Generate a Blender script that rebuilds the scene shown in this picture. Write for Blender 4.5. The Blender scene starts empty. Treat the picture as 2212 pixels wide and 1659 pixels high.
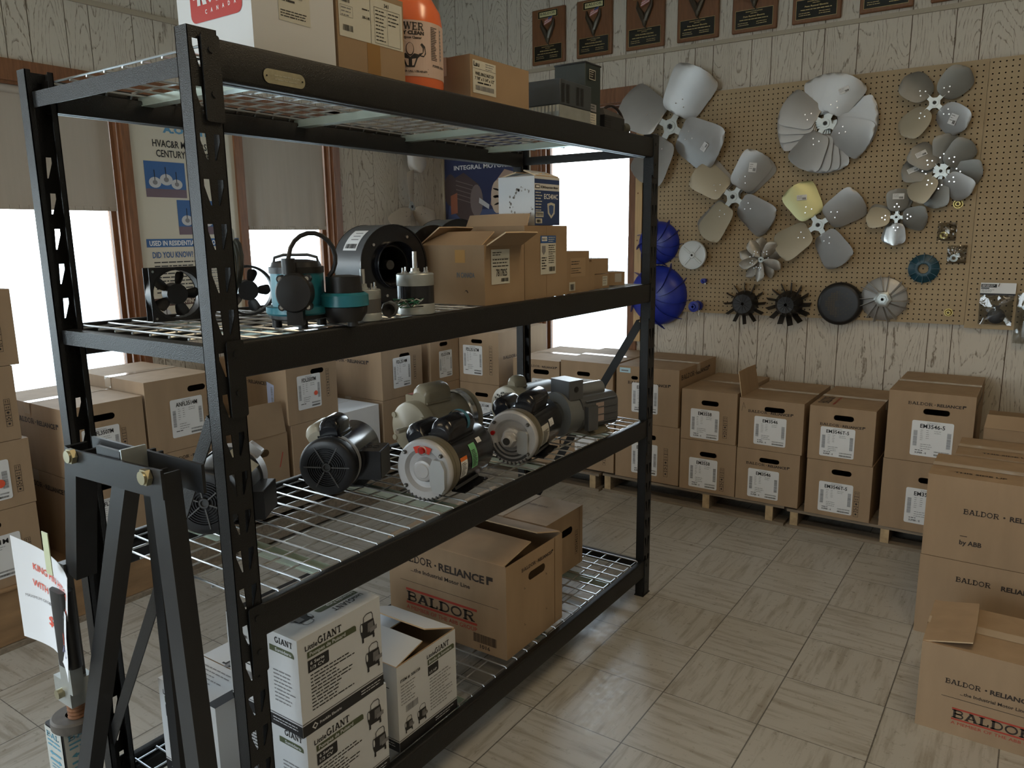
import bpy, bmesh, math, random
from mathutils import Vector, Matrix
from mathutils.geometry import tessellate_polygon
rnd = random.Random(7)
PI = math.pi
SC = bpy.context.scene
COL = SC.collection
# ---------------------------------------------------------------- camera
W_, H_ = 2212, 1659
FPX = 1658.376
CAM = Vector((0.8864, -3.0433, 1.4633))
YAW, PITCH, ROLL = math.radians(-34.5803), math.radians(-10.9957), math.radians(-0.7304)
_f = Vector((math.sin(YAW)*math.cos(PITCH), math.cos(YAW)*math.cos(PITCH), math.sin(PITCH)))
_r = Vector((math.cos(YAW), -math.sin(YAW), 0)); _u = _r.cross(_f)
_r2 = _r*math.cos(ROLL)+_u*math.sin(ROLL); _u2 = _u*math.cos(ROLL)-_r*math.sin(ROLL)
cd = bpy.data.cameras.new('camera'); cam = bpy.data.objects.new('camera', cd); COL.objects.link(cam)
cd.sensor_fit = 'HORIZONTAL'; cd.sensor_width = 36; cd.lens = FPX/W_*36; cd.clip_start = .05; cd.clip_end = 400
_m = Matrix.Identity(4)
for i in range(3):
    _m[i][0] = _r2[i]; _m[i][1] = _u2[i]; _m[i][2] = -_f[i]; _m[i][3] = CAM[i]
cam.matrix_world = _m
SC.camera = cam
# ---------------------------------------------------------------- world and lights
SC.view_settings.view_transform = 'Standard'; SC.view_settings.look = 'None'
SC.view_settings.exposure = 0.0; SC.view_settings.gamma = 1.0; SC.view_settings.use_curve_mapping = False
wd = bpy.data.worlds.new('overcast_sky'); SC.world = wd; wd.use_nodes = True
wn = wd.node_tree; bg = wn.nodes['Background']
tc = wn.nodes.new('ShaderNodeTexCoord'); sx = wn.nodes.new('ShaderNodeSeparateXYZ'); rp = wn.nodes.new('ShaderNodeValToRGB')
wn.links.new(tc.outputs['Generated'], sx.inputs[0]); wn.links.new(sx.outputs['Z'], rp.inputs[0])
rp.color_ramp.elements[0].position = 0.0; rp.color_ramp.elements[0].color = (.93, .96, 1, 1)
rp.color_ramp.elements[1].position = .8; rp.color_ramp.elements[1].color = (.62, .77, 1, 1)
wn.links.new(rp.outputs[0], bg.inputs[0]); bg.inputs[1].default_value = 8.5

def area_light(name, loc, size, energy, color, rot=(0, 0, 0), size_y=None, portal=False):
    l = bpy.data.lights.new(name, 'AREA'); l.energy = energy; l.color = color
    l.shape = 'RECTANGLE'; l.size = size; l.size_y = size_y or size
    if portal: l.cycles.is_portal = True
    o = bpy.data.objects.new(name, l); COL.objects.link(o); o.location = loc; o.rotation_euler = rot
    return o
# the room: left wall X=XL, back wall Y=YB; the rest lies behind the camera
XL, YB, XR, YF, ZC = -2.72, 1.36, 3.9, -6.0, 3.05
# portals face into the room through the real window openings
area_light('portal_back_window', (-1.55, YB+.10, 1.42), .62, 1, (1, 1, 1), (-PI/2, 0, 0), 1.6, True)
area_light('portal_left_window', (XL-.10, -.05, 1.4), .57, 1, (1, 1, 1), (0, -PI/2, 0), 1.3, True)
area_light('portal_left_far_window', (XL-.10, -1.9, 1.4), 1.7, 1, (1, 1, 1), (0, -PI/2, 0), 1.3, True)
area_light('portal_front_window', (-1.0, YF-.06, 1.5), 2.6, 1, (1, 1, 1), (PI/2, 0, 0), 1.8, True)
area_light('portal_left_shop_window', (XL-.10, -4.35, 1.4), 2.4, 1, (1, 1, 1), (0, -PI/2, 0), 1.8, True)
for _p in bpy.data.objects:
    if _p.type == 'LIGHT' and 'left' in _p.name:
        _p.data.size, _p.data.size_y = _p.data.size_y, _p.data.size
# fluorescent fittings on the ceiling (fixtures are built with the ceiling)
LAMPS = [(.9, -1.1), (.9, -3.9), (-1.5, -3.9)]
for _i, (_x, _y) in enumerate(LAMPS):
    area_light('fluorescent_light', (_x, _y, ZC-.13), 1.15, 10, (1, .76, .46), (0, 0, 0), .25)

# ---------------------------------------------------------------- materials
MATS = {}
def srgb(r, g, b):
    f = lambda c: (c/255/12.92) if c/255 <= .04045 else ((c/255+.055)/1.055)**2.4
    return (f(r), f(g), f(b), 1)
def mat(name, col, rough=.6, metal=0, spec=.5, bump=0, bscale=40, var=0, vscale=6, coat=0, stretch=(1, 1, 1), trans=0, emit=0):
    if name in MATS: return MATS[name]
    m = bpy.data.materials.new(name); m.use_nodes = True; nt = m.node_tree; b = nt.nodes['Principled BSDF']
    b.inputs['Base Color'].default_value = col; b.inputs['Roughness'].default_value = rough
    b.inputs['Metallic'].default_value = metal; b.inputs['Specular IOR Level'].default_value = spec
    b.inputs['Coat Weight'].default_value = coat; b.inputs['Transmission Weight'].default_value = trans
    if emit:
        b.inputs['Emission Color'].default_value = col; b.inputs['Emission Strength'].default_value = emit
    tc = nt.nodes.new('ShaderNodeTexCoord'); mp = nt.nodes.new('ShaderNodeMapping'); mp.inputs['Scale'].default_value = stretch
    nt.links.new(tc.outputs['Object'], mp.inputs[0])
    if var:
        n = nt.nodes.new('ShaderNodeTexNoise'); n.inputs['Scale'].default_value = vscale; n.inputs['Detail'].default_value = 5
        nt.links.new(mp.outputs[0], n.inputs['Vector'])
        mr = nt.nodes.new('ShaderNodeMapRange'); mr.inputs[1].default_value = .3; mr.inputs[2].default_value = .7
        mr.inputs[3].default_value = 1-var; mr.inputs[4].default_value = 1+var*.5
        nt.links.new(n.outputs[0], mr.inputs[0])
        vm = nt.nodes.new('ShaderNodeVectorMath'); vm.operation = 'SCALE'; vm.inputs[0].default_value = col[:3]
        nt.links.new(mr.outputs[0], vm.inputs['Scale']); nt.links.new(vm.outputs[0], b.inputs['Base Color'])
    if bump:
        n2 = nt.nodes.new('ShaderNodeTexNoise'); n2.inputs['Scale'].default_value = bscale; n2.inputs['Detail'].default_value = 3
        nt.links.new(mp.outputs[0], n2.inputs['Vector'])
        bp = nt.nodes.new('ShaderNodeBump'); bp.inputs['Strength'].default_value = bump; bp.inputs['Distance'].default_value = .002
        nt.links.new(n2.outputs[0], bp.inputs['Height']); nt.links.new(bp.outputs[0], b.inputs['Normal'])
    MATS[name] = m; return m
CARD = mat('cardboard', (.375, .262, .165, 1), .8, var=.10, vscale=5, bump=.15, bscale=9, spec=.25, stretch=(3, 3, .7))
CARD2 = mat('cardboard_old', (.325, .225, .138, 1), .8, var=.16, vscale=4, bump=.3, bscale=12, spec=.25)
CARDIN = mat('cardboard_inside', (.43, .30, .185, 1), .85, var=.08)
CEDGE = mat('cardboard_edge', (.60, .45, .29, 1), .9)
INK = mat('brown_black_ink', (.035, .025, .02, 1), .7)
PALEINK = mat('pale_brown_ink', (.20, .125, .075, 1), .8)
REDINK = mat('red_ink', (.42, .05, .03, 1), .7)
WHITE = mat('label_white', (.78, .79, .80, 1), .45)
BLACK = mat('print_black', (.012, .012, .014, 1), .5)
GREYP = mat('print_grey', (.22, .22, .23, 1), .6)
TAPE = mat('clear_packing_tape', (.50, .40, .30, 1), .12, spec=.7, bump=.6, bscale=25)
FILM = mat('shiny_film', (.44, .35, .27, 1), .08, spec=.9, bump=1.0, bscale=30)
RACK = mat('black_powder_coat', (.006, .0065, .007, 1), .42, spec=.45, bump=.5, bscale=500)
ZINC = mat('zinc_wire', (.55, .57, .58, 1), .3, metal=.9)
ZINCB = mat('zinc_channel', (.50, .58, .52, 1), .35, metal=.6)
ALU = mat('aluminium_sheet', (.40, .395, .385, 1), .40, metal=.65, var=.07, vscale=9)
STEEL = mat('bright_steel', (.62, .62, .61, 1), .24, metal=.95)
GALV = mat('galvanised_steel', (.48, .51, .50, 1), .38, metal=.75, var=.1, vscale=30)
TRIM = mat('stained_window_trim', (.22, .095, .042, 1), .45, var=.25, vscale=12, stretch=(8, 8, .8))
RAIL = mat('beige_rail', (.42, .36, .27, 1), .5)
PINE = mat('pine_strip', (.62, .42, .21, 1), .6, var=.15, vscale=12, stretch=(10, 10, .8))
PALLET = mat('weathered_pallet_wood', (.26, .21, .155, 1), .85, var=.3, vscale=9, stretch=(1, 8, 8), bump=.4)
PALLETE = mat('pallet_end_grain', (.52, .38, .22, 1), .85, var=.25, vscale=30)
CRATE = mat('crate_plywood', (.33, .20, .10, 1), .75, var=.35, vscale=4, stretch=(1, 1, 5), bump=.3)
BLINDM = mat('blind_fabric', (.44, .39, .33, 1), .9, var=.04, vscale=7, stretch=(1, 7, .4))

def wall_material():
    m = bpy.data.materials.new('wood_grain_panelling'); m.use_nodes = True; nt = m.node_tree; N = nt.nodes; L = nt.links
    b = N['Principled BSDF']; b.inputs['Roughness'].default_value = .55
    tc = N.new('ShaderNodeTexCoord'); at = N.new('ShaderNodeAttribute'); at.attribute_name = 'plank'
    sep = N.new('ShaderNodeSeparateColor'); L.new(at.outputs['Color'], sep.inputs[0])
    mp = N.new('ShaderNodeMapping'); mp.inputs['Scale'].default_value = (1, 1, .22); L.new(tc.outputs['Object'], mp.inputs[0])
    w = N.new('ShaderNodeMath'); w.operation = 'MULTIPLY'; w.inputs[1].default_value = 40; L.new(sep.outputs[0], w.inputs[0])
    n = N.new('ShaderNodeTexNoise'); n.noise_dimensions = '4D'; n.inputs['Scale'].default_value = 5.5; n.inputs['Detail'].default_value = 1.0; n.inputs['Roughness'].default_value = .35
    L.new(mp.outputs[0], n.inputs['Vector']); L.new(w.outputs[0], n.inputs['W'])
    mp3 = N.new('ShaderNodeMapping'); mp3.inputs['Scale'].default_value = (1, 1, .5); L.new(tc.outputs['Object'], mp3.inputs[0])
    n3 = N.new('ShaderNodeTexNoise'); n3.inputs['Scale'].default_value = 70; n3.inputs['Detail'].default_value = 2; L.new(mp3.outputs[0], n3.inputs['Vector'])
    a = N.new('ShaderNodeMath'); a.operation = 'MULTIPLY_ADD'; a.inputs[1].default_value = 34; L.new(n.outputs[0], a.inputs[0])
    j = N.new('ShaderNodeMath'); j.operation = 'MULTIPLY'; j.inputs[1].default_value = .55; L.new(n3.outputs[0], j.inputs[0]); L.new(j.outputs[0], a.inputs[2])
    fr = N.new('ShaderNodeMath'); fr.operation = 'FRACT'; L.new(a.outputs[0], fr.inputs[0])
    cr = N.new('ShaderNodeValToRGB'); e = cr.color_ramp.elements
    e[0].position = 0; e[0].color = (1, 1, 1, 1); e[1].position = .16; e[1].color = (0, 0, 0, 1)
    e2 = e.new(.93); e2.color = (0, 0, 0, 1); e3 = e.new(1); e3.color = (1, 1, 1, 1)
    L.new(fr.outputs[0], cr.inputs[0])
    mp2 = N.new('ShaderNodeMapping'); mp2.inputs['Scale'].default_value = (1, 1, .09); L.new(tc.outputs['Object'], mp2.inputs[0])
    n2 = N.new('ShaderNodeTexNoise'); n2.inputs['Scale'].default_value = 190; n2.inputs['Detail'].default_value = 2; L.new(mp2.outputs[0], n2.inputs['Vector'])
    c2 = N.new('ShaderNodeValToRGB'); c2.color_ramp.elements[0].position = .38; c2.color_ramp.elements[1].position = .56
    L.new(n2.outputs[0], c2.inputs[0])
    mu = N.new('ShaderNodeMath'); mu.operation = 'MULTIPLY'; L.new(cr.outputs[0], mu.inputs[0]); L.new(c2.outputs[0], mu.inputs[1])
    fine = N.new('ShaderNodeValToRGB'); fine.color_ramp.elements[0].position = .60; fine.color_ramp.elements[1].position = .72
    L.new(n2.outputs[0], fine.inputs[0])
    f2 = N.new('ShaderNodeMath'); f2.operation = 'MULTIPLY_ADD'; f2.inputs[1].default_value = .35; L.new(fine.outputs[0], f2.inputs[0]); L.new(mu.outputs[0], f2.inputs[2])
    mx = N.new('ShaderNodeMix'); mx.data_type = 'RGBA'; mx.clamp_factor = True
    mx.inputs[6].default_value = (.60, .545, .46, 1); mx.inputs[7].default_value = (.22, .175, .125, 1)
    L.new(f2.outputs[0], mx.inputs[0]); L.new(mx.outputs[2], b.inputs['Base Color'])
    return m
WALLM = wall_material()
GROOVE = mat('panel_groove', (.12, .085, .055, 1), .8)

def floor_material():
    m = bpy.data.materials.new('vinyl_tile_floor'); m.use_nodes = True; nt = m.node_tree; N = nt.nodes; L = nt.links
    b = N['Principled BSDF']; T = .3048
    tc = N.new('ShaderNodeTexCoord'); mp = N.new('ShaderNodeMapping'); mp.inputs['Scale'].default_value = (1/T, 1/T, 1/T); L.new(tc.outputs['Object'], mp.inputs[0])
    ck = N.new('ShaderNodeTexChecker'); ck.inputs['Scale'].default_value = 1; ck.inputs[1].default_value = (1, 1, 1, 1); ck.inputs[2].default_value = (0, 0, 0, 1)
    mc = N.new('ShaderNodeMapping'); mc.inputs['Location'].default_value = (0, 0, .5); L.new(mp.outputs[0], mc.inputs[0]); L.new(mc.outputs[0], ck.inputs[0])
    def streak(s):
        q = N.new('ShaderNodeMapping'); q.inputs['Scale'].default_value = s; L.new(mp.outputs[0], q.inputs[0])
        n = N.new('ShaderNodeTexNoise'); n.inputs['Scale'].default_value = 2.2; n.inputs['Detail'].default_value = 6; n.inputs['Roughness'].default_value = .62
        fl = N.new('ShaderNodeVectorMath'); fl.operation = 'FLOOR'; L.new(mp.outputs[0], fl.inputs[0])
        sc = N.new('ShaderNodeVectorMath'); sc.operation = 'SCALE'; sc.inputs['Scale'].default_value = 7.3; L.new(fl.outputs[0], sc.inputs[0])
        ad = N.new('ShaderNodeVectorMath'); ad.operation = 'ADD'; L.new(q.outputs[0], ad.inputs[0]); L.new(sc.outputs[0], ad.inputs[1])
        L.new(ad.outputs[0], n.inputs['Vector']); return n
    s1, s2 = streak((.55, 5.5, 1)), streak((5.5, .55, 1))
    mx = N.new('ShaderNodeMix'); mx.data_type = 'FLOAT'; L.new(ck.outputs['Fac'], mx.inputs[0]); L.new(s1.outputs[0], mx.inputs[2]); L.new(s2.outputs[0], mx.inputs[3])
    cr = N.new('ShaderNodeValToRGB'); e = cr.color_ramp.elements
    e[0].position = .36; e[0].color = (.33, .30, .25, 1); e[1].position = .52; e[1].color = (.46, .44, .395, 1)
    L.new(mx.outputs[0], cr.inputs[0])
    # dirt blotches
    dn = N.new('ShaderNodeTexNoise'); dn.inputs['Scale'].default_value = 34; dn.inputs['Detail'].default_value = 8; dn.inputs['Roughness'].default_value = .75; L.new(tc.outputs['Object'], dn.inputs['Vector'])
    dr = N.new('ShaderNodeValToRGB'); dr.color_ramp.elements[0].position = .62; dr.color_ramp.elements[1].position = .72; L.new(dn.outputs[0], dr.inputs[0])
    dm = N.new('ShaderNodeMix'); dm.data_type = 'RGBA'; dm.inputs[7].default_value = (.16, .14, .12, 1)
    dk = N.new('ShaderNodeMath'); dk.operation = 'MULTIPLY'; dk.inputs[1].default_value = .55; L.new(dr.outputs[0], dk.inputs[0])
    L.new(dk.outputs[0], dm.inputs[0]); L.new(cr.outputs[0], dm.inputs[6])
    # seams
    fr = N.new('ShaderNodeVectorMath'); fr.operation = 'FRACTION'; L.new(mp.outputs[0], fr.inputs[0])
    sp = N.new('ShaderNodeSeparateXYZ'); L.new(fr.outputs[0], sp.inputs[0])
    def edge(o, wd):
        a = N.new('ShaderNodeMath'); a.operation = 'SUBTRACT'; a.inputs[1].default_value = .5; L.new(o, a.inputs[0])
        c = N.new('ShaderNodeMath'); c.operation = 'ABSOLUTE'; L.new(a.outputs[0], c.inputs[0])
        g = N.new('ShaderNodeMath'); g.operation = 'GREATER_THAN'; g.inputs[1].default_value = .5-wd; L.new(c.outputs[0], g.inputs[0]); return g
    gx, gy = edge(sp.outputs['X'], .0065), edge(sp.outputs['Y'], .0045)
    mm = N.new('ShaderNodeMath'); mm.operation = 'MAXIMUM'; L.new(gx.outputs[0], mm.inputs[0]); L.new(gy.outputs[0], mm.inputs[1])
    k8 = N.new('ShaderNodeMath'); k8.operation = 'MULTIPLY'; k8.inputs[1].default_value = .8; L.new(mm.outputs[0], k8.inputs[0])
    sm = N.new('ShaderNodeMix'); sm.data_type = 'RGBA'; sm.inputs[7].default_value = (.05, .045, .04, 1); L.new(k8.outputs[0], sm.inputs[0]); L.new(dm.outputs[2], sm.inputs[6])
    L.new(sm.outputs[2], b.inputs['Base Color'])
    rr = N.new('ShaderNodeMapRange'); rr.inputs[1].default_value = .35; rr.inputs[2].default_value = .7; rr.inputs[3].default_value = .24; rr.inputs[4].default_value = .46
    L.new(dn.outputs[0], rr.inputs[0]); L.new(rr.outputs[0], b.inputs['Roughness'])
    b.inputs['Specular IOR Level'].default_value = .55
    bp = N.new('ShaderNodeBump'); bp.inputs['Strength'].default_value = .12; bp.inputs['Distance'].default_value = .002; L.new(dn.outputs[0], bp.inputs['Height']); L.new(bp.outputs[0], b.inputs['Normal'])
    return m
FLOORM = floor_material()
def glass_material(name, tint, gl):
    m = bpy.data.materials.new(name); m.use_nodes = True; nt = m.node_tree; N = nt.nodes; L = nt.links
    N.remove(N['Principled BSDF']); t = N.new('ShaderNodeBsdfTransparent'); t.inputs[0].default_value = tint
    g = N.new('ShaderNodeBsdfGlossy'); g.inputs['Roughness'].default_value = .03; fz = N.new('ShaderNodeFresnel'); fz.inputs[0].default_value = gl
    mx = N.new('ShaderNodeMixShader'); L.new(fz.outputs[0], mx.inputs[0]); L.new(t.outputs[0], mx.inputs[1]); L.new(g.outputs[0], mx.inputs[2])
    L.new(mx.outputs[0], N['Material Output'].inputs[0]); return m
GLASS = glass_material('window_glass', (.93, .96, .95, 1), 1.45)
POLY = glass_material('clear_polythene', (.80, .80, .78, 1), 1.9)

# ---------------------------------------------------------------- mesh builder
_TXT = {}
def text_polys(s, bold=0.0, shear=0.0):
    k = (s, bold, shear)
    if k in _TXT: return _TXT[k]
    cu = bpy.data.curves.new('t', 'FONT'); cu.body = s; cu.size = 1; cu.resolution_u = 2; cu.offset = bold; cu.shear = shear
    cu.fill_mode = 'FRONT'
    o = bpy.data.objects.new('t', cu); COL.objects.link(o)
    dg = bpy.context.evaluated_depsgraph_get(); dg.update(); ev = o.evaluated_get(dg); me = ev.to_mesh()
    vs = [(v.co.x, v.co.y) for v in me.vertices]; fs = [tuple(p.vertices) for p in me.polygons]
    # fonts give triangles that may face either way
    ev.to_mesh_clear(); bpy.data.objects.remove(o); bpy.data.curves.remove(cu)
    if vs:
        x0 = min(v[0] for v in vs); x1 = max(v[0] for v in vs); y0 = min(v[1] for v in vs); y1 = max(v[1] for v in vs)
    else: x0 = x1 = y0 = y1 = 0
    _TXT[k] = (vs, fs, (x0, x1, y0, y1)); return _TXT[k]

# slab-serif display letters drawn as strokes on a grid one unit high
def _arc(cx, cy, rx, ry, a0, a1, n=8):
    return [(cx+rx*math.cos(math.radians(a0+(a1-a0)*i/n)), cy+ry*math.sin(math.radians(a0+(a1-a0)*i/n))) for i in range(n+1)]
SL = {
 'A': (1.15, [([(.16, .07), (.55, .93)], .2), ([(.62, .93), (.98, .07)], .24), ([(.33, .33), (.85, .33)], .12)], [(0, .06, .38), (.78, .06, .40), (.35, .94, .32)]),
 'B': (1.1, [([(.24, .0), (.24, 1)], .24), ([(.2, .94)]+_arc(.66, .735, .26, .20, 90, -90)+[(.24, .53)], .13), ([(.24, .53)]+_arc(.70, .29, .28, .23, 90, -90)+[(.2, .06)], .14)], [(0, .06, .4), (0, .94, .4)]),
 'L': (1.0, [([(.28, 0), (.28, 1)], .24), ([(.1, .07), (.9, .07)], .14), ([(.86, .03), (.86, .32)], .13)], [(.02, .94, .52), (.02, .06, .5)]),
 'D': (1.15, [([(.24, 0), (.24, 1)], .24), ([(.1, .93), (.55, .93)]+_arc(.55, .5, .46, .43, 90, -90, 12)+[(.1, .07)], .15)], [(0, .06, .4), (0, .94, .4)]),
 'O': (1.2, [(_arc(.58, .5, .48, .43, 0, 360, 24), .17)], []),
 'R': (1.2, [([(.24, 0), (.24, 1)], .24), ([(.1, .94)]+_arc(.68, .72, .27, .21, 90, -90)+[(.24, .5)], .13), ([(.6, .5), (.93, .07)], .22)], [(0, .06, .48), (0, .94, .4), (.78, .06, .38)]),
 'G': (1.15, [(_arc(.56, .5, .46, .43, 48, 350, 18)+[(1.0, .42)], .2), ([(.62, .45), (1.08, .45)], .1), ([(.93, .45), (.93, .05)], .17)], []),
 'I': (.56, [([(.27, 0), (.27, 1)], .22)], [(.03, .05, .48), (.03, .95, .48)]),
 'N': (1.15, [([(.2, 0), (.2, 1)], .12), ([(.22, .95), (.88, .05)], .24), ([(.92, 0), (.92, 1)], .12)], [(0, .05, .4), (0, .95, .3), (.74, .95, .38)]),
 'T': (1.0, [([(.48, 0), (.48, 1)], .22), ([(.04, .93), (.92, .93)], .12), ([(.07, .98), (.07, .70)], .08), ([(.89, .98), (.89, .70)], .08)], [(.27, .05, .42)]),
 'P': (1.05, [([(.24, 0), (.24, 1)], .24), ([(.1, .94)]+_arc(.64, .70, .28, .23, 90, -90)+[(.24, .47)], .13)], [(0, .05, .48), (0, .95, .4)]),
 'W': (1.5, [([(.14, .95), (.46, .05)], .22), ([(.46, .05), (.74, .95)], .1), ([(.70, .95), (1.04, .05)], .22), ([(1.04, .05), (1.32, .95)], .1)], [(0, .95, .36), (.56, .95, .34), (1.16, .95, .32)]),
 'E': (1.0, [([(.24, 0), (.24, 1)], .22), ([(.1, .94), (.88, .94)], .11), ([(.1, .06), (.9, .06)], .11), ([(.24, .5), (.66, .5)], .1), ([(.86, .98), (.86, .72)], .08), ([(.88, .02), (.88, .3)], .08), ([(.64, .36), (.64, .64)], .08)], [(0, .05, .4), (0, .95, .4)]),
 ' ': (.4, [], []),
}
class MB:
    def __init__(s):
        s.v = []; s.f = []; s.m = []; s.mats = []; s.M = None; s.att = {}
    def mi(s, m):
        if m not in s.mats: s.mats.append(m)
        return s.mats.index(m)
    def add(s, vs, fs, m):
        b = len(s.v)
        if s.M is not None: vs = [s.M @ Vector(v) for v in vs]
        s.v += [tuple(v) for v in vs]; k = s.mi(m)
        for f in fs: s.f.append(tuple(i+b for i in f)); s.m.append(k)
        return len(s.f)-len(fs)
    def box(s, x0, x1, y0, y1, z0, z1, m):
        s.add([(x0, y0, z0), (x1, y0, z0), (x1, y1, z0), (x0, y1, z0), (x0, y0, z1), (x1, y0, z1), (x1, y1, z1), (x0, y1, z1)],
              [(0, 3, 2, 1), (4, 5, 6, 7), (0, 1, 5, 4), (1, 2, 6, 5), (2, 3, 7, 6), (3, 0, 4, 7)], m)
    def bbox(s, x0, x1, y0, y1, z0, z1, m, r=.004, axis='z', n=4):
        # box with its edges parallel to one axis rounded
        def pts(a0, a1, b0, b1):
            P = []
            for cx, cy, st in ((a1-r, b1-r, 0), (a0+r, b1-r, 90), (a0+r, b0+r, 180), (a1-r, b0+r, 270)):
                for i in range(n+1):
                    t = math.radians(st+90*i/n); P.append((cx+r*math.cos(t), cy+r*math.sin(t)))
            return P
        if axis == 'z': s.prism(pts(x0, x1, y0, y1), lambda a, b, h: (a, b, h), z0, z1, m)
        elif axis == 'y': s.prism(pts(z0, z1, x0, x1), lambda a, b, h: (b, h, a), y0, y1, m)
        else: s.prism(pts(y0, y1, z0, z1), lambda a, b, h: (h, a, b), x0, x1, m)
    def prism(s, P, fn, h0, h1, m, m2=None):
        n = len(P); vs = [fn(a, b, h0) for a, b in P]+[fn(a, b, h1) for a, b in P]
        s.add(vs, [tuple(range(n-1, -1, -1)), tuple(range(n, 2*n))], m2 or m)
        s.add(vs, [(i, (i+1) % n, n+(i+1) % n, n+i) for i in range(n)], m)
    def quad(s, a, b, c, d, m): s.add([a, b, c, d], [(0, 1, 2, 3)], m)
    def cyl(s, a, b, r, m, n=20, r2=None, caps=True):
        a = Vector(a); b = Vector(b); d = (b-a).normalized(); r2 = r if r2 is None else r2
        t = Vector((0, 0, 1)) if abs(d.z) < .9 else Vector((1, 0, 0)); u = d.cross(t).normalized(); w = d.cross(u)
        vs = []
        for p, q in ((a, r), (b, r2)):
            for i in range(n):
                an = 2*PI*i/n; vs.append(p+(u*math.cos(an)+w*math.sin(an))*q)
        fs = [(i, (i+1) % n, n+(i+1) % n, n+i) for i in range(n)]
        if caps: fs += [tuple(range(n-1, -1, -1)), tuple(range(n, 2*n))]
        s.add(vs, fs, m)
    def lathe(s, prof, m, n=32, c=(0, 0, 0), axis='y', close=False):
        # prof: list of (distance along axis, radius)
        vs = []; c = Vector(c)
        for h, r in prof:
            for i in range(n):
                a = 2*PI*i/n; p, q = r*math.cos(a), r*math.sin(a)
                vs.append(c+Vector((p, h, q) if axis == 'y' else (p, q, h) if axis == 'z' else (h, p, q)))
        fs = []
        for k in range(len(prof)-1):
            for i in range(n): fs.append((k*n+i, k*n+(i+1) % n, (k+1)*n+(i+1) % n, (k+1)*n+i))
        if prof[0][1] > 1e-5 and close: fs.append(tuple(range(n-1, -1, -1)))
        if prof[-1][1] > 1e-5 and close: fs.append(tuple(range((len(prof)-1)*n, len(prof)*n)))
        s.add(vs, fs, m)
    def tube(s, P, r, m, n=8, rr=None):
        P = [Vector(p) for p in P]; vs = []; u = None
        for i, p in enumerate(P):
            d = (P[min(i+1, len(P)-1)]-P[max(i-1, 0)]).normalized()
            if u is None:
                t = Vector((0, 0, 1)) if abs(d.z) < .9 else Vector((1, 0, 0)); u = d.cross(t).normalized()
            else: u = (u-d*u.dot(d)).normalized()
            w = d.cross(u); q = rr[i] if rr else r
            for k in range(n):
                a = 2*PI*k/n; vs.append(p+(u*math.cos(a)+w*math.sin(a))*q)
        L = len(P); fs = [(j*n+k, j*n+(k+1) % n, (j+1)*n+(k+1) % n, (j+1)*n+k) for j in range(L-1) for k in range(n)]
        fs += [tuple(range(n-1, -1, -1)), tuple(range((L-1)*n, L*n))]; s.add(vs, fs, m)
    def holed(s, fn, w0, w1, h0, h1, hole, m):
        # rectangle (w0..w1, h0..h1) with a hole, wound to face the same way as the outline
        a = sum(hole[i-1][0]*hole[i][1]-hole[i][0]*hole[i-1][1] for i in range(len(hole)))
        if a > 0: hole = hole[::-1]
        out = [(w0, h0), (w1, h0), (w1, h1), (w0, h1)]
        P = out+list(hole); tr = tessellate_polygon([[Vector((x, y, 0)) for x, y in out], [Vector((x, y, 0)) for x, y in hole]])
        fs = []
        for t in tr:
            (x0, y0), (x1, y1), (x2, y2) = P[t[0]], P[t[1]], P[t[2]]
            c = (x1-x0)*(y2-y0)-(x2-x0)*(y1-y0)
            if abs(c) > 1e-12: fs.append(tuple(t) if c > 0 else tuple(t)[::-1])
        s.add([fn(*p) for p in P], fs, m)
    # ---- flat printing on a face: F = (origin, u, v, n)
    def P2(s, F, u, v, o=.0006): return F[0]+F[1]*u+F[2]*v+F[3]*o
    def rect(s, F, u0, v0, u1, v1, m, o=.0006):
        s.add([s.P2(F, u0, v0, o), s.P2(F, u1, v0, o), s.P2(F, u1, v1, o), s.P2(F, u0, v1, o)], [(0, 1, 2, 3)], m)
    def poly(s, F, P, m, o=.0006): s.add([s.P2(F, a, b, o) for a, b in P], [tuple(range(len(P)))], m)
    def rrect(s, F, u0, v0, u1, v1, r, m, o=.0006, n=4, which=(1, 1, 1, 1)):
        P = []
        for k, (cx, cy, st) in enumerate(((u1-r, v1-r, 0), (u0+r, v1-r, 90), (u0+r, v0+r, 180), (u1-r, v0+r, 270))):
            if which[k]:
                for i in range(n+1):
                    t = math.radians(st+90*i/n); P.append((cx+r*math.cos(t), cy+r*math.sin(t)))
            else: P.append(((u1, v1), (u0, v1), (u0, v0), (u1, v0))[k])
        s.poly(F, P, m, o)
    def frame(s, F, u0, v0, u1, v1, t, m, o=.0006):
        s.rect(F, u0, v0, u1, v0+t, m, o); s.rect(F, u0, v1-t, u1, v1, m, o); s.rect(F, u0, v0+t, u0+t, v1-t, m, o); s.rect(F, u1-t, v0+t, u1, v1-t, m, o)
    def text(s, F, t, u, v, h, m, w=None, bold=.02, align='l', o=.0008, ang=0, shear=0, mirror=False):
        vs, fs, (x0, x1, y0, y1) = text_polys(t, bold, shear)
        if x1-x0 < 1e-6: return
        k = h/.73; kx = (w/(x1-x0)) if w else k
        W = (x1-x0)*kx; off = 0 if align == 'l' else (-W/2 if align == 'c' else -W)
        ca, sa = math.cos(ang), math.sin(ang); out = []
        for x, y in vs:
            p = (x-x0)*kx+off; q = y*k; out.append(s.P2(F, u+p*ca-q*sa, v+p*sa+q*ca, o))
        s.add(out, fs, m)
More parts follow.
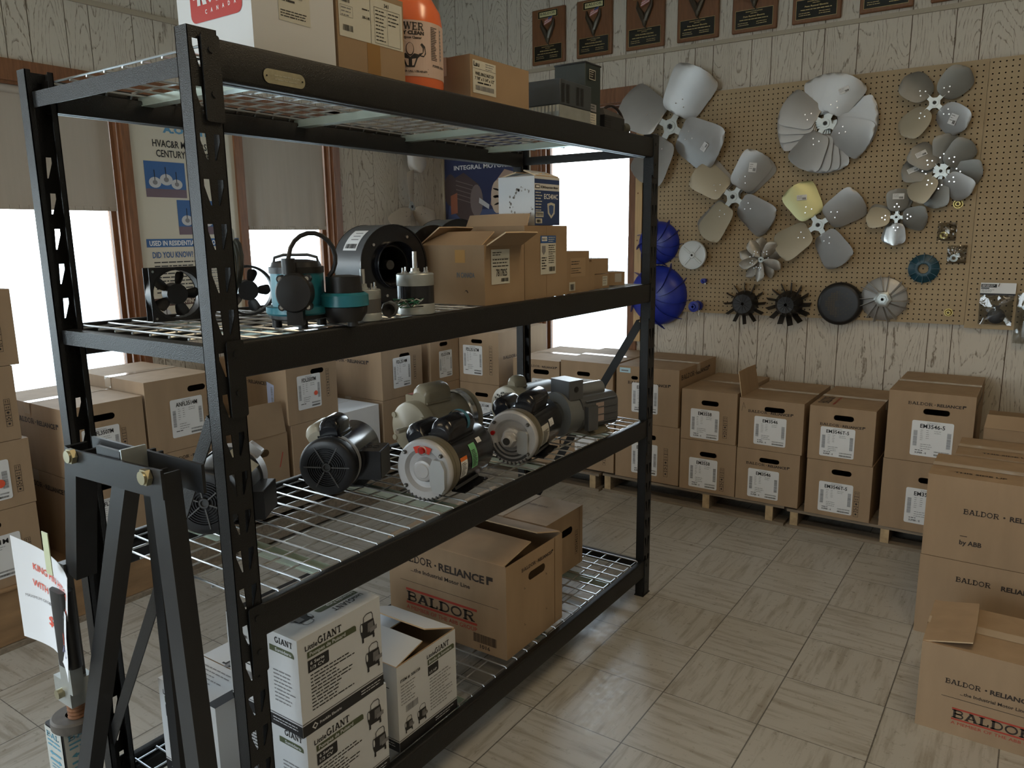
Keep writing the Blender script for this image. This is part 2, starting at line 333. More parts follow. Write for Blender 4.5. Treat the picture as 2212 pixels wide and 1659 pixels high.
    def slab(s, F, t, u, v, h, m, w=None, o=.0008, ang=0):
        tot = sum(SL[c][0] for c in t)+.06*(len(t)-1); kx = (w/tot) if w else h; x = 0; ca, sa = math.cos(ang), math.sin(ang)
        def pt(a, b): a = a*kx; b = b*h; return s.P2(F, u+a*ca-b*sa, v+a*sa+b*ca, o)
        for c in t:
            wd, strokes, serifs = SL[c]
            for P, th in strokes:
                L = []; R = []
                for i, (a, b) in enumerate(P):
                    p0 = P[max(i-1, 0)]; p1 = P[min(i+1, len(P)-1)]; dx, dy = p1[0]-p0[0], p1[1]-p0[1]; d = math.hypot(dx, dy) or 1
                    if abs(a-P[-1][0])+abs(b-P[-1][1]) < 1e-6 and i == 0:
                        dx, dy = P[1][0]-P[-2][0], P[1][1]-P[-2][1]; d = math.hypot(dx, dy)
                    if i == len(P)-1 and abs(a-P[0][0])+abs(b-P[0][1]) < 1e-6:
                        dx, dy = P[1][0]-P[-2][0], P[1][1]-P[-2][1]; d = math.hypot(dx, dy)
                    nx, ny = -dy/d*th/2, dx/d*th/2; L.append((x+a+nx, b+ny)); R.append((x+a-nx, b-ny))
                for i in range(len(P)-1): s.add([pt(*R[i]), pt(*R[i+1]), pt(*L[i+1]), pt(*L[i])], [(0, 1, 2, 3)], m)
            for a, b, l in serifs:
                s.add([pt(x+a, b-.055), pt(x+a+l, b-.055), pt(x+a+l, b+.055), pt(x+a, b+.055)], [(0, 1, 2, 3)], m)
            x += wd+.06
    def bars(s, F, u0, v0, u1, v1, n, m, vert=True, o=.0009, seed=1):
        r = random.Random(seed); a0, a1 = (u0, u1) if vert else (v0, v1); p = a0; st = (a1-a0)/n
        while p < a1-st*.2:
            wd = st*r.choice((.3, .45, .7)); q = min(p+wd, a1)
            if vert: s.rect(F, p, v0, q, v1, m, o)
            else: s.rect(F, u0, p, u1, q, m, o)
            p += wd+st*r.choice((.3, .45, .6))
    def lines(s, F, u0, v0, u1, n, dv, h, m, o=.0009, seed=1, ragged=.35):
        # rows of print too small to read, broken into word-sized dashes
        r = random.Random(seed)
        for i in range(n):
            end = u1-(u1-u0)*r.random()*ragged; p = u0; v = v0-i*dv
            while p < end:
                wd = h*r.uniform(1.2, 4.5); q = min(p+wd, end); s.rect(F, p, v, q, v+h*.62, m, o); p = q+h*.55
    def build(s, name, parent=None, smooth=True, bevel=0, ang=40):
        me = bpy.data.meshes.new(name); me.from_pydata(s.v, [], s.f)
        for m in s.mats: me.materials.append(m)
        me.polygons.foreach_set('material_index', s.m)
        if smooth:
            me.polygons.foreach_set('use_smooth', [True]*len(s.f)); me.set_sharp_from_angle(angle=math.radians(ang))
        me.update(); o = bpy.data.objects.new(name, me); COL.objects.link(o)
        if parent is not None: o.parent = parent
        if bevel:
            bv = o.modifiers.new('bevel', 'BEVEL'); bv.width = bevel; bv.segments = 2; bv.limit_method = 'ANGLE'; bv.angle_limit = math.radians(50)
        return o
def V(*a): return Vector(a)
def FY(x, y, z): return (V(x, y, z), V(1, 0, 0), V(0, 0, 1), V(0, -1, 0))      # face looking at -Y
def FX(x, y, z): return (V(x, y, z), V(0, 1, 0), V(0, 0, 1), V(1, 0, 0))       # face looking at +X
def FL(x, y, z): return (V(x, y, z), V(0, -1, 0), V(0, 0, 1), V(-1, 0, 0))     # face looking at -X
def FZ(x, y, z): return (V(x, y, z), V(1, 0, 0), V(0, 1, 0), V(0, 0, 1))       # face looking up
def FZr(x, y, z): return (V(x, y, z), V(-1, 0, 0), V(0, -1, 0), V(0, 0, 1))
def tag(o, label, cat, group=None, kind=None):
    o['label'] = label; o['category'] = cat
    if group: o['group'] = group
    if kind: o['kind'] = kind
    return o
def thing(name, label, cat, loc=(0, 0, 0), rz=0, group=None, rot=None):
    o = bpy.data.objects.new(name, None); COL.objects.link(o); o.location = loc; o.rotation_euler = rot or (0, 0, rz)
    o.empty_display_size = .1
    return tag(o, label, cat, group)
def struct(name, mb, **k):
    o = mb.build(name, **k); o['kind'] = 'structure'; return o
def dup(root, loc=None, rot=None, label=None, group=None):
    def cp(o, par):
        c = o.copy(); COL.objects.link(c); c.parent = par
        for ch in list(o.children): cp(ch, c)
        return c
    r = cp(root, None)
    if loc is not None: r.location = loc
    if rot is not None: r.rotation_euler = rot
    if label: r['label'] = label
    if group: r['group'] = group
    return r
# ================================================================ ROOM
mb = MB(); mb.box(XL-.15, XR, YF, YB+.15, -.1, 0, FLOORM); struct('floor', mb)
PLAST = mat('ceiling_tile_white', (.62, .59, .53, 1), .8)
mb = MB(); mb.box(XL-.15, XR+.1, YF-.1, YB+.15, ZC, ZC+.1, PLAST); struct('ceiling', mb)
PLAIN = mat('plain_panel_wall', (.50, .45, .37, 1), .7)
mb = MB(); mb.box(XR, XR+.1, YF, YB+.15, 0, ZC, PLAIN); struct('wall_right', mb)
mb = MB()
for a in ((XL-.15, -2.3, 0, ZC), (.3, XR+.1, 0, ZC), (-2.3, .3, 0, .6), (-2.3, .3, 2.4, ZC)): mb.box(a[0], a[1], YF-.1, YF, a[2], a[3], PLAIN)
struct('wall_front', mb)

def plank_wall(name, seams, opens, axis, lo, hi):
    mb = MB(); cuts = sorted(set([lo, hi]+[s for s in seams if lo < s < hi]+[o for op in opens for o in op[:2]]))
    cols = []; rr = random.Random(11); cur = rr.random()
    for a, b in zip(cuts[:-1], cuts[1:]):
        if a in seams: cur = rr.random()
        g0 = .002 if a in seams else 0; g1 = .002 if b in seams else 0
        spans = [(0, ZC)]
        for o in opens:
            if a >= o[0]-1e-6 and b <= o[1]+1e-6: spans = [(0, o[2]), (o[3], ZC)]
        for z0, z1 in spans:
            n = len(mb.f)
            if axis == 'x':
                mb.box(a+g0, b-g1, YB, YB+.1, z0, z1, WALLM)
                for g, w in ((a, g0), (b, g1)):
                    if w: mb.box(g if g == a else g-w, g+w if g == a else g, YB+.003, YB+.1, z0, z1, GROOVE)
            else:
                mb.box(XL-.1, XL, a+g0, b-g1, z0, z1, WALLM)
                for g, w in ((a, g0), (b, g1)):
                    if w: mb.box(XL-.1, XL-.003, g if g == a else g-w, g+w if g == a else g, z0, z1, GROOVE)
            cols += [cur]*(len(mb.f)-n)
    o = mb.build(name, smooth=False); o['kind'] = 'structure'
    at = o.data.color_attributes.new('plank', 'FLOAT_COLOR', 'CORNER'); k = 0
    for p, c in zip(o.data.polygons, cols):
        for _ in p.loop_indices: at.data[k].color = (c, c, c, 1); k += 1
    return o
SX = [-2.58, -2.344, -2.15, -2.045, -1.829, -1.72, -1.449, -1.294, -1.051, -.861, -.755, -.54, -.433, -.27, -.163, -.002, .24, .43, .535, .77, .88, 1.0, 1.17, 1.3, 1.45, 1.67, 1.8, 2.0, 2.2, 2.4, 2.6, 2.85, 3.1, 3.3, 3.6]
SY = [-5.7, -5.4, -5.2, -4.9, -4.7, -4.5, -4.2, -4.0, -3.8, -3.5, -3.3, -3.0, -2.8, -2.6, -2.4, -2.2, -2.05, -1.9, -1.66, -1.44, -1.344, -1.19, -1.086, -.884, -.78, -.57, -.46, -.3, -.14, -.03, .2, .475, .654, .88, 1.04, 1.144, 1.25]
plank_wall('wall_back', SX, [(-1.91, -1.245, .60, 2.24)], 'x', XL-.1, XR+.1)
WIN_L = [(-2.78, -1.0, .74, 2.115), (-.34, .302, .74, 2.115), (-5.6, -3.1, .5, 2.35)]
plank_wall('wall_left', SY, WIN_L, 'y', YF, YB)
# beige rail over the panel joint, on both walls
mb = MB(); mb.box(XL, XR, YB-.012, YB, 2.485, 2.507, RAIL); struct('trim_1', mb)
mb = MB(); mb.box(XL, XL+.012, YF, YB-.012, 2.485, 2.507, RAIL); struct('trim_2', mb)
mb = MB(); mb.box(XL, XL+.014, YB-.014, YB, 0, 2.485, RAIL); struct('trim_3', mb)

def window(i, axis, a, b, z0, z1, cw, head=None):
    # stained casing, reveal with stops, outer sash and the pane
    mb = MB(); D = .10
    def bx(p, q, d0, d1, c, d):
        if axis == 'x': mb.box(p, q, YB+d0, YB+d1, c, d, TRIM)
        else: mb.box(XL-d1, XL-d0, p, q, c, d, TRIM)
    h0, h1 = head or (a-cw, b+cw)
    for p, q in ((a-cw, a), (b, b+cw)): bx(p, q, -.018, 0, z0-.0, z1)
    bx(h0, h1, -.02, 0, z1, z1+.085); bx(a-cw-.02, b+cw+.02, -.05, 0, z0-.03, z0); bx(a-cw, b+cw, -.016, 0, z0-.10, z0-.03)
    for p, q in ((a, a+.012), (b-.012, b)): bx(p, q, 0, D+.02, z0, z1)
    bx(a, b, 0, D+.02, z1-.012, z1); bx(a, b, 0, D+.02, z0, z0+.012)
    for p, q in ((a+.012, a+.030), (b-.030, b-.012)): bx(p, q, .030, .044, z0, z1)
    for p, q in ((a+.012, a+.042), (b-.042, b-.012)): bx(p, q, .07, .10, z0+.012, z1-.012)
    bx(a+.012, b-.012, .07, .10, z0+.012, z0+.05); bx(a+.012, b-.012, .07, .10, z1-.05, z1-.012)
    if b-a > 1.2: bx((a+b)/2-.03, (a+b)/2+.03, .03, .10, z0, z1)
    w = struct('window_%d' % i, mb)
    g = MB()
    if axis == 'x': g.box(a+.042, b-.042, YB+.083, YB+.087, z0+.05, z1-.05, GLASS)
    else: g.box(XL-.087, XL-.083, a+.042, b-.042, z0+.05, z1-.05, GLASS)
    g.build('window_pane', w)
window(1, 'y', -2.78, -1.0, .74, 2.115, .038, (-2.9, .369))
window(2, 'y', -.34, .302, .74, 2.115, .05, (.25, .37))
window(5, 'y', -5.6, -3.1, .5, 2.35, .05)
window(3, 'x', -1.91, -1.245, .60, 2.24, .055)
mb = MB()
for x in (-2.3, -1.03, .24): mb.box(x, x+.06, YF-.08, YF-.02, .6, 2.4, TRIM)
mb.box(-2.3, .3, YF-.08, YF+.02, .57, .63, TRIM); mb.box(-.7, 2.7, YF-.08, YF-.02, 2.37, 2.43, TRIM)
w4 = struct('window_4', mb); g = MB(); g.box(-2.24, .24, YF-.055, YF-.05, .63, 2.37, GLASS); g.build('window_pane', w4)
# lamp fittings
LAMPG = mat('lamp_diffuser_glow', (1, .80, .52, 1), .5, emit=3.0)
for i, (x, y) in enumerate(LAMPS):
    t = thing('ceiling_light', 'white fluorescent ceiling fitting', 'ceiling light', (x, y, ZC), group='fluorescent ceiling fittings')
    m_ = MB(); m_.box(-.62, .62, -.16, .16, -.05, 0, PLAST); m_.build('housing', t)
    m_ = MB(); m_.bbox(-.60, .60, -.14, .14, -.10, -.05, LAMPG, r=.02, axis='x'); m_.build('diffuser', t)

# roller blinds
def blind(label, a, b, zb, seed, wav):
    t = thing('roller_blind', label, 'blind', (XL-.028, (a+b)/2, 2.09), group=None)
    r = random.Random(seed); ph = [r.uniform(0, 6) for _ in range(4)]
    m_ = MB(); nx, nz = 60, 14; vs = []; w = b-a; h = 2.09-zb
    for s_ in (1, -1):
        for j in range(nz+1):
            for i in range(nx+1):
                u = i/nx; q = j/nz
                d = wav*q**2*(math.sin(u*38+ph[0])*.5+math.sin(u*23+ph[1]+q)*.6)
                vs.append((d+s_*.0008, (u-.5)*w, -q*h))
    K = (nx+1)*(nz+1); fs = []
    for k in (0, K):
        for j in range(nz):
            for i in range(nx):
                p = k+j*(nx+1)+i; fs.append((p, p+1, p+nx+2, p+nx+1))
    m_.add(vs, fs, BLINDM); m_.build('blind_cloth', t)
    m_ = MB(); m_.cyl((0, -w/2, 0), (0, w/2, 0), .019, BLINDM, 16); m_.build('roller', t)
    m_ = MB(); n = 44
    for i in range(n): m_.bbox(-.004, .004, -w/2+w*i/n+.001, -w/2+w*(i+1)/n-.001, -h-.004, -h+.016, BLINDM, r=.003, axis='y', n=2)
    m_.build('hem', t)
blind('wide beige roller blind, the larger one, half drawn over the left window', -2.74, -1.035, 1.60, 3, .001)
blind('narrow beige roller blind with wavy lower edge between the two stained posts', -.305, .255, 1.512, 5, .006)

# outside: pale ground and a bare hedge far off
GROUND = mat('pale_winter_field', (.72, .74, .68, 1), .9, var=.06, vscale=.3)
HEDGE = mat('bare_hedge_twigs', (.48, .50, .53, 1), .9)
mb = MB(); mb.box(-70, 60, YB+.4, 90, -.45, -.4, GROUND); mb.box(-70, XL-.4, -70, YB+.4, -.45, -.4, GROUND); mb.box(XL-.4, 60, -70, YF-.4, -.45, -.4, GROUND)
o = mb.build('ground'); o['kind'] = 'structure'
mb = MB(); r = random.Random(4)
for k in range(330):
    x = -28+r.random()*17; y = 30+r.random()*3-(x+20)*.3; h = r.uniform(1.0, 2.3)
    P = [(x, y, -.4)]; dx = r.uniform(-.25, .25)
    for i in range(4): P.append((x+dx*(i+1)*h/4+r.uniform(-.08, .08), y+r.uniform(-.05, .05), -.4+h*(i+1)/4))
    mb.tube(P, .02, HEDGE, 3, [.035, .03, .022, .014, .006])
    for q in range(5):
        i = r.randrange(1, 4); a = Vector(P[i]); b = a+Vector((r.uniform(-.5, .5), r.uniform(-.2, .2), r.uniform(.2, .7)))
        mb.tube([a, b], .01, HEDGE, 3, [.013, .004])
o = mb.build('bare_hedge', smooth=False); tag(o, 'pale bare hedge across the field beyond the back window', 'hedge', kind='stuff')

# ================================================================ PEGBOARD
PEG = mat('pegboard_tan', (.42, .315, .185, 1), .65, var=.12, vscale=3)
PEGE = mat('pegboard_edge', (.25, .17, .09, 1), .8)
PY = 1.325; INCH = .0254
def pegboard(label, x0, x1, z0, z1, ox, oz):
    t = thing('pegboard', label, 'pegboard', ((x0+x1)/2, PY, z0), group='pegboard sheets')
    m_ = MB(); cx = (x0+x1)/2
    hole = [(.0038*math.cos(PI/4*i+PI/8), .0038*math.sin(PI/4*i+PI/8)) for i in range(8)]
    nx = int((x1-ox)/INCH)+1; nz = int((z1-oz)/INCH)+1
    for i in range(nx):
        for j in range(nz):
            hx = ox+i*INCH; hz = oz+j*INCH
            a0 = x0 if i == 0 else hx-INCH/2; a1 = x1 if i == nx-1 else hx+INCH/2
            b0 = z0 if j == 0 else hz-INCH/2; b1 = z1 if j == nz-1 else hz+INCH/2
            H = [(hx+p, hz+q) for p, q in hole]
            if a1-hx < .004 or b1-hz < .004: m_.quad((a0-cx, 0, b0-z0), (a1-cx, 0, b0-z0), (a1-cx, 0, b1-z0), (a0-cx, 0, b1-z0), PEG); continue
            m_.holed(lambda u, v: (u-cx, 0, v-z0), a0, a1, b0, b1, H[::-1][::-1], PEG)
    m_.quad((x0-cx, .007, 0), (x1-cx, .007, 0), (x1-cx, .007, z1-z0), (x0-cx, .007, z1-z0), mat('peg_hole_shade', (.02, .014, .009, 1), .9))  # near-black sheet added behind the holes, painting in the shade of the gap
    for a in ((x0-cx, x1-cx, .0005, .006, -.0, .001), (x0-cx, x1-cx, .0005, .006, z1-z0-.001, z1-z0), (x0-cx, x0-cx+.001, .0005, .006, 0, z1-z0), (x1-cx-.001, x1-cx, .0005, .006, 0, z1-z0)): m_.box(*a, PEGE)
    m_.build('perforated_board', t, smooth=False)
    m_ = MB()
    for z in (.03, z1-z0-.03, (z1-z0)/2): m_.box(x0-cx+.01, x1-cx-.01, .0075, YB-PY-.001, z-.018, z+.018, PINE)
    m_.build('batten', t)
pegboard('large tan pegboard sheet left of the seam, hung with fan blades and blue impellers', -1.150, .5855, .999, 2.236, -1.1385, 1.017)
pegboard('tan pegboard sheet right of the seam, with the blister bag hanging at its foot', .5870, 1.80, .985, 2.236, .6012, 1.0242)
mb = MB(); mb.box(-.022, .022, -.019, .019, 0, 1.50, PINE)
for z in (.62, .9, 1.3): mb.cyl((-.005, -.0192, z), (-.005, -.0185, z), .005, mat('knot', (.25, .12, .05, 1), .7), 10)
o = mb.build('pine_strip'); o.location = (-1.176, YB-.0195, .80); tag(o, 'raw pine strip standing between the window casing and the pegboard', 'wood strip')

# ================================================================ RACK
RX0, RX1, RY0, RY1, RZ = -.95, -.34, -2.214, -.282, 1.818
rack = thing('storage_rack', 'tall black steel four-level storage rack in the middle of the room', 'rack', ((RX0+RX1)/2, (RY0+RY1)/2, 0))
RC = Vector(((RX0+RX1)/2, (RY0+RY1)/2, 0))
def rk(x, y, z): return (x-RC.x, y-RC.y, z)
for fx, fy in ((1, 0), (1, 1), (0, 0), (0, 1)):
    m_ = MB(); xf = RX1 if fx else RX0; sgn = 1 if fx else -1
    y0 = RY0 if not fy else RY1-.058; y1 = y0+.058; th = .002
    for off in (0, -sgn*th):
        zc = [1.798-.0773*k for k in range(23)]
        zs = [RZ]+[z-.06 for z in zc]+[0]
        for half in (0, 1):
            ya, yb = (y0, (y0+y1)/2) if not half else ((y0+y1)/2, y1)
            for k, z in enumerate(zc):
                zt = zs[k]; zb = zs[k+1]
                c = (ya+yb)/2+(.002 if not half else -.002); s_ = 1 if not half else -1
                # keyhole slot: wide above, narrowing and leaning inwards below
                P = [(c-s_*.0075, z), (c-s_*.0075, z-.012), (c+s_*.003, z-.045), (c+s_*.0065, z-.045), (c+s_*.0045, z)]
                if zb >= z-.046: zb = z-.0525
                a = sum((P[i][0]*P[(i+1) % 5][1]-P[(i+1) % 5][0]*P[i][1]) for i in range(5))
                if a < 0: P = P[::-1]
                m_.holed(lambda u, v: rk(xf+off, u, v), ya, yb, zb, zt, P, RACK)
                zs[k+1] = zb
            m_.quad(rk(xf+off, ya, 0), rk(xf+off, yb, 0), rk(xf+off, yb, zs[-2]), rk(xf+off, ya, zs[-2]), RACK)
    xa, xb = (xf-.034, xf) if fx else (xf, xf+.034)
    m_.box(*[xa-RC.x, xb-RC.x], y0-RC.y, y0+th-RC.y, 0, RZ, RACK); m_.box(xa-RC.x, xb-RC.x, y1-th-RC.y, y1-RC.y, 0, RZ, RACK)
    lip = (xa, xa+.002) if fx else (xb-.002, xb)
    m_.box(lip[0]-RC.x, lip[1]-RC.x, y0-RC.y, y0+.012-RC.y, 0, RZ, RACK); m_.box(lip[0]-RC.x, lip[1]-RC.x, y1-.012-RC.y, y1-RC.y, 0, RZ, RACK)
    m_.box(xa-RC.x-.003, xb-RC.x+.003, y0-RC.y-.003, y1-RC.y+.003, 0, .004, RACK)
    m_.build('post', rack, smooth=False)
LEV = [1.805, 1.275, .745, .155]
for zt in LEV:
    for fx in (1, 0):
        m_ = MB(); s_ = 1 if fx else -1; xf = (RX1+.004) if fx else (RX0-.004)
        xi = xf-s_*.024; a, b = min(xf, xi), max(xf, xi)
        m_.bbox(a-RC.x, b-RC.x, RY0+.05-RC.y, RY1-.05-RC.y, zt-.070, zt, RACK, r=.006, axis='y', n=3)
        xj = xf-s_*.042; a2, b2 = min(xi, xj), max(xi, xj)
        m_.bbox(a2-RC.x-.001, b2-RC.x+.001, RY0+.058-RC.y, RY1-.058-RC.y, zt-.070, zt-.020, RACK, r=.004, axis='y', n=3)
        bm_ = m_.build('beam', rack)
        for e in (0, 1):
            c = MB(); y0 = RY0+.022 if not e else RY1-.058
            y1 = y0+.036; z0, z1 = zt-.142, zt+.003
            c.bbox(min(xf, xf+s_*.003)-RC.x, max(xf, xf+s_*.003)-RC.x, y0-RC.y, y1-RC.y, z0, z1, RACK, r=.005, axis='x')
            yy = y1 if not e else y0
            c.box(min(xf-s_*.03, xf)-RC.x, max(xf-s_*.03, xf)-RC.x, yy-.0015-RC.y, yy+.0015-RC.y, z0+.01, z1-.004, RACK)
            for zz in (zt-.022, zt-.095): c.cyl(rk(xf+s_*.003, (y0+y1)/2, zz), rk(xf+s_*.0055, (y0+y1)/2, zz), .006, RACK, 10)
            c.build('beam_connector', bm_)
# end frames: level bars and one diagonal each
for y, in ((RY0+.026,), (RY1-.026,)):
    for z in (1.757, 1.250, .122):
        m_ = MB(); m_.box(RX0+.028-RC.x, RX1-.028-RC.x, y-.0155-RC.y, y-.0135-RC.y, z-.016, z+.016, RACK)
        m_.box(RX0+.028-RC.x, RX1-.028-RC.x, y-.0135-RC.y, y+.0155-RC.y, z+.014, z+.016, RACK)
        m_.build('end_bar', rack, smooth=False)
    m_ = MB(); A = Vector(rk(RX1-.045, y, 1.125)); B = Vector(rk(RX0+.022, y, .23)); d = (B-A).normalized(); nrm = Vector((0, 1, 0)); q = d.cross(nrm)
    for w0, w1, t0, t1 in ((-.016, .016, -.0155, -.0135), (-.016, -.014, -.0135, .0155)):
        P = []
        for e in (A, B):
            for w, t_ in ((w0, t0), (w1, t0), (w1, t1), (w0, t1)): P.append(e+q*w+nrm*t_)
        m_.add(P, [(0, 1, 2, 3), (7, 6, 5, 4), (0, 4, 5, 1), (1, 5, 6, 2), (2, 6, 7, 3), (3, 7, 4, 0)], RACK)
    m_.build('diagonal_brace', rack, smooth=False)
# maker's plate, an oval metal tag riveted to the top front beam
BRASSP = mat('worn_nameplate', (.42, .39, .27, 1), .4, metal=.5, var=.15, vscale=60)
m_ = MB(); F = FX(RX1+.0045-RC.x, -2.066-RC.y, 1.7455)
m_.rrect(F, 0, 0, .098, .026, .0125, BRASSP, .0012, n=6)
P = MB(); m_.lines(F, .025, .015, .09, 2, .007, .003, mat('plate_etch', (.62, .60, .48, 1), .3, metal=.6), o=.0016, seed=3)
for u in (.007, .091): m_.cyl(F[0]+V(.001, u, .013), F[0]+V(.0025, u, .013), .0016, BLACK, 8)
m_.build('nameplate', rack)

def wire_deck(label, zt):
    m_ = MB(); y0, y1 = RY0+.062, RY1-.062; n = 31; st = (y1-y0)/n; r = .0026
    xa, xb = RX0+.028, RX1-.028
    for k in range(n+1):
        y = y0+st*k
        m_.tube([rk(xa-.008, y, -.004), rk(xa, y, .008), rk(xb, y, .008), rk(xb+.008, y, -.004)], r, ZINC, 6)
    for k in range(9):
        x = xa+.004+(xb-xa-.008)*k/8
        m_.cyl(rk(x, y0-.004, .003), rk(x, y1+.004, .003), r, ZINC, 6)
    t = m_.build('wire_deck', rack); t.location = (0, 0, zt-.012)
    for y in (-1.948, -1.482, -1.030, -.562):
        c = MB()
        c.box(xa-.006-RC.x, xb+.006-RC.x, y-.013-RC.y, y-.011-RC.y, -.018, -.000, ZINCB); c.box(xa-.006-RC.x, xb+.006-RC.x, y+.011-RC.y, y+.013-RC.y, -.018, 0, ZINCB)
        c.box(xa-.010-RC.x, xb+.010-RC.x, y-.016-RC.y, y+.016-RC.y, -.0205, -.018, ZINCB)
        c.build('support_channel', t)
    return t
wire_deck('top wire shelf deck of the black rack, holding white and brown boxes', LEV[0])
wire_deck('second wire shelf deck from the top, under the teal pump and blowers', LEV[1])
wire_deck('third wire shelf deck from the top, under the row of electric motors', LEV[2])
wire_deck('lowest wire shelf deck of the rack, under the white pump boxes', LEV[3])

# ================================================================ CARTONS
def icon_strip(m_, F, u, v, w, h, ink=INK):
    c = h/5
    for k in range(5):
        b = v+h-c*(k+1); m_.frame(F, u, b, u+w, b+c, w*.06, ink); cx = u+w/2; cy = b+c/2; q = w*.5
        if k == 0:
            for s_ in (-1, 1):
                m_.rect(F, cx+s_*q*.4-q*.06, b+c*.2, cx+s_*q*.4+q*.06, b+c*.75, ink); m_.poly(F, [(cx+s_*q*.4-q*.2, b+c*.6), (cx+s_*q*.4+q*.2, b+c*.6), (cx+s_*q*.4, b+c*.82)], ink)
        elif k == 1:
            for s_ in (-1, 1):
                m_.poly(F, [(cx+s_*q*.15, cy-q*.25), (cx+s_*q*.75, cy), (cx+s_*q*.15, cy+q*.25)][::s_], ink); m_.rect(F, cx+s_*q*.3-q*.05, b+c*.15, cx+s_*q*.3+q*.05, b+c*.35, ink)
        elif k == 2:
            m_.poly(F, [(cx+q*.5*math.cos(a*PI/6), cy+q*.1+q*.4*math.sin(a*PI/6)) for a in range(12)], ink); m_.rect(F, cx-q*.06, b+c*.12, cx+q*.06, cy, ink)
        elif k == 3:
            m_.poly(F, [(cx+q*.3*math.cos(a*PI/4), cy+q*.2+q*.3*math.sin(a*PI/4)) for a in range(8)], ink)
            for s_ in (-1, 1): m_.poly(F, [(cx+s_*q*.8, cy-q*.1), (cx+s_*q*.6, cy+q*.1), (cx+s_*q*.15, cy-q*.6), (cx+s_*q*.45, cy-q*.6)][::-s_], ink)
        else: m_.poly(F, [(cx+q*.42*math.cos(a*PI/4), cy+q*.42*math.sin(a*PI/4)) for a in range(8)], ink)
def brand(m_, F, u, v, w, ink=INK, h=None, ang=0, logo=True):
    h = h or w*.062; ca, sa = math.cos(ang), math.sin(ang)
    m_.slab(F, 'BALDOR', u, v, h, ink, w*.44, ang=ang)
    def at(d): return u+d*ca, v+d*sa
    a = at(w*.475); m_.poly(F, [(a[0]+h*.16*math.cos(i*PI/4), a[1]+h*.45+h*.16*math.sin(i*PI/4)) for i in range(8)], ink)
    a = at(w*.51); m_.text(F, 'RELIANCE', a[0], a[1], h*.92, ink, w*.42, bold=.035, ang=ang)
    if logo:
        a = at(w*.945); m_.poly(F, [(a[0]+x*ca-y*sa, a[1]+x*sa+y*ca) for x, y in ((0, 0), (h*.35, 0), (h*.35, h*.55), (h, h*.55), (h, h), (0, h))], ink)
def ship_label(parent, F, u, v, w, h, code, foot='SUPER - E', dot=None, seed=1, tilt=0):
    m_ = MB()
    c, s_ = math.cos(tilt), math.sin(tilt); G = (m_.P2(F, u, v, 0), F[1]*c+F[2]*s_, F[2]*c-F[1]*s_, F[3])
    m_.rrect(G, 0, 0, w, h, .008, WHITE, .0012)
    m_.text(G, code, w*.5, h*.80, h*.115, BLACK, w*(.062*len(code)+.10), bold=.018, align='c', o=.002)
    m_.lines(G, w*.36, h*.955, w*.68, 2, h*.024, h*.012, GREYP, o=.002, seed=seed)
    for a in (.055, .86): m_.bars(G, w*a, h*.28, w*(a+.095), h*.72, 34, GREYP, False, o=.002, seed=seed+3)
    m_.lines(G, w*.22, h*.73, w*.30, 6, h*.055, h*.018, GREYP, o=.002, seed=seed+1); m_.lines(G, w*.36, h*.73, w*.44, 5, h*.055, h*.018, GREYP, o=.002, seed=seed+2)
    m_.lines(G, w*.55, h*.73, w*.76, 2, h*.055, h*.018, GREYP, o=.002, seed=seed+5)
    m_.lines(G, w*.24, h*.33, w*.56, 3, h*.06, h*.022, GREYP, o=.002, seed=seed+6)
    m_.bars(G, w*.58, h*.135, w*.94, h*.175, 40, GREYP, True, o=.002, seed=seed+7); m_.bars(G, w*.58, h*.045, w*.93, h*.095, 44, BLACK, True, o=.002, seed=seed+8)
    if foot: m_.text(G, foot, w*.12, h*.065, h*.05, BLACK, w*.28, o=.002)
    m_.lines(G, w*.12, h*.15, w*.34, 1, .01, h*.03, BLACK, o=.002, seed=seed+9)
    if dot: m_.poly(G, [(w*(dot[0]+.08*math.cos(i*PI/12)), h*dot[1]+w*.08*math.sin(i*PI/12)) for i in range(24)], mat('orange_dot', (.80, .11, .05, 1), .5), .0028)
    return m_.build('shipping_label', parent, smooth=False)
def stadium(cx, cz, w, h, n=6):
    P = []
    for s_, st in ((1, -90), (-1, 90)):
        for i in range(n+1):
            a = math.radians(st+180*i/n); P.append((cx+s_*(w/2-h/2)+h/2*math.cos(a), cz+h/2*math.sin(a)))
    return P
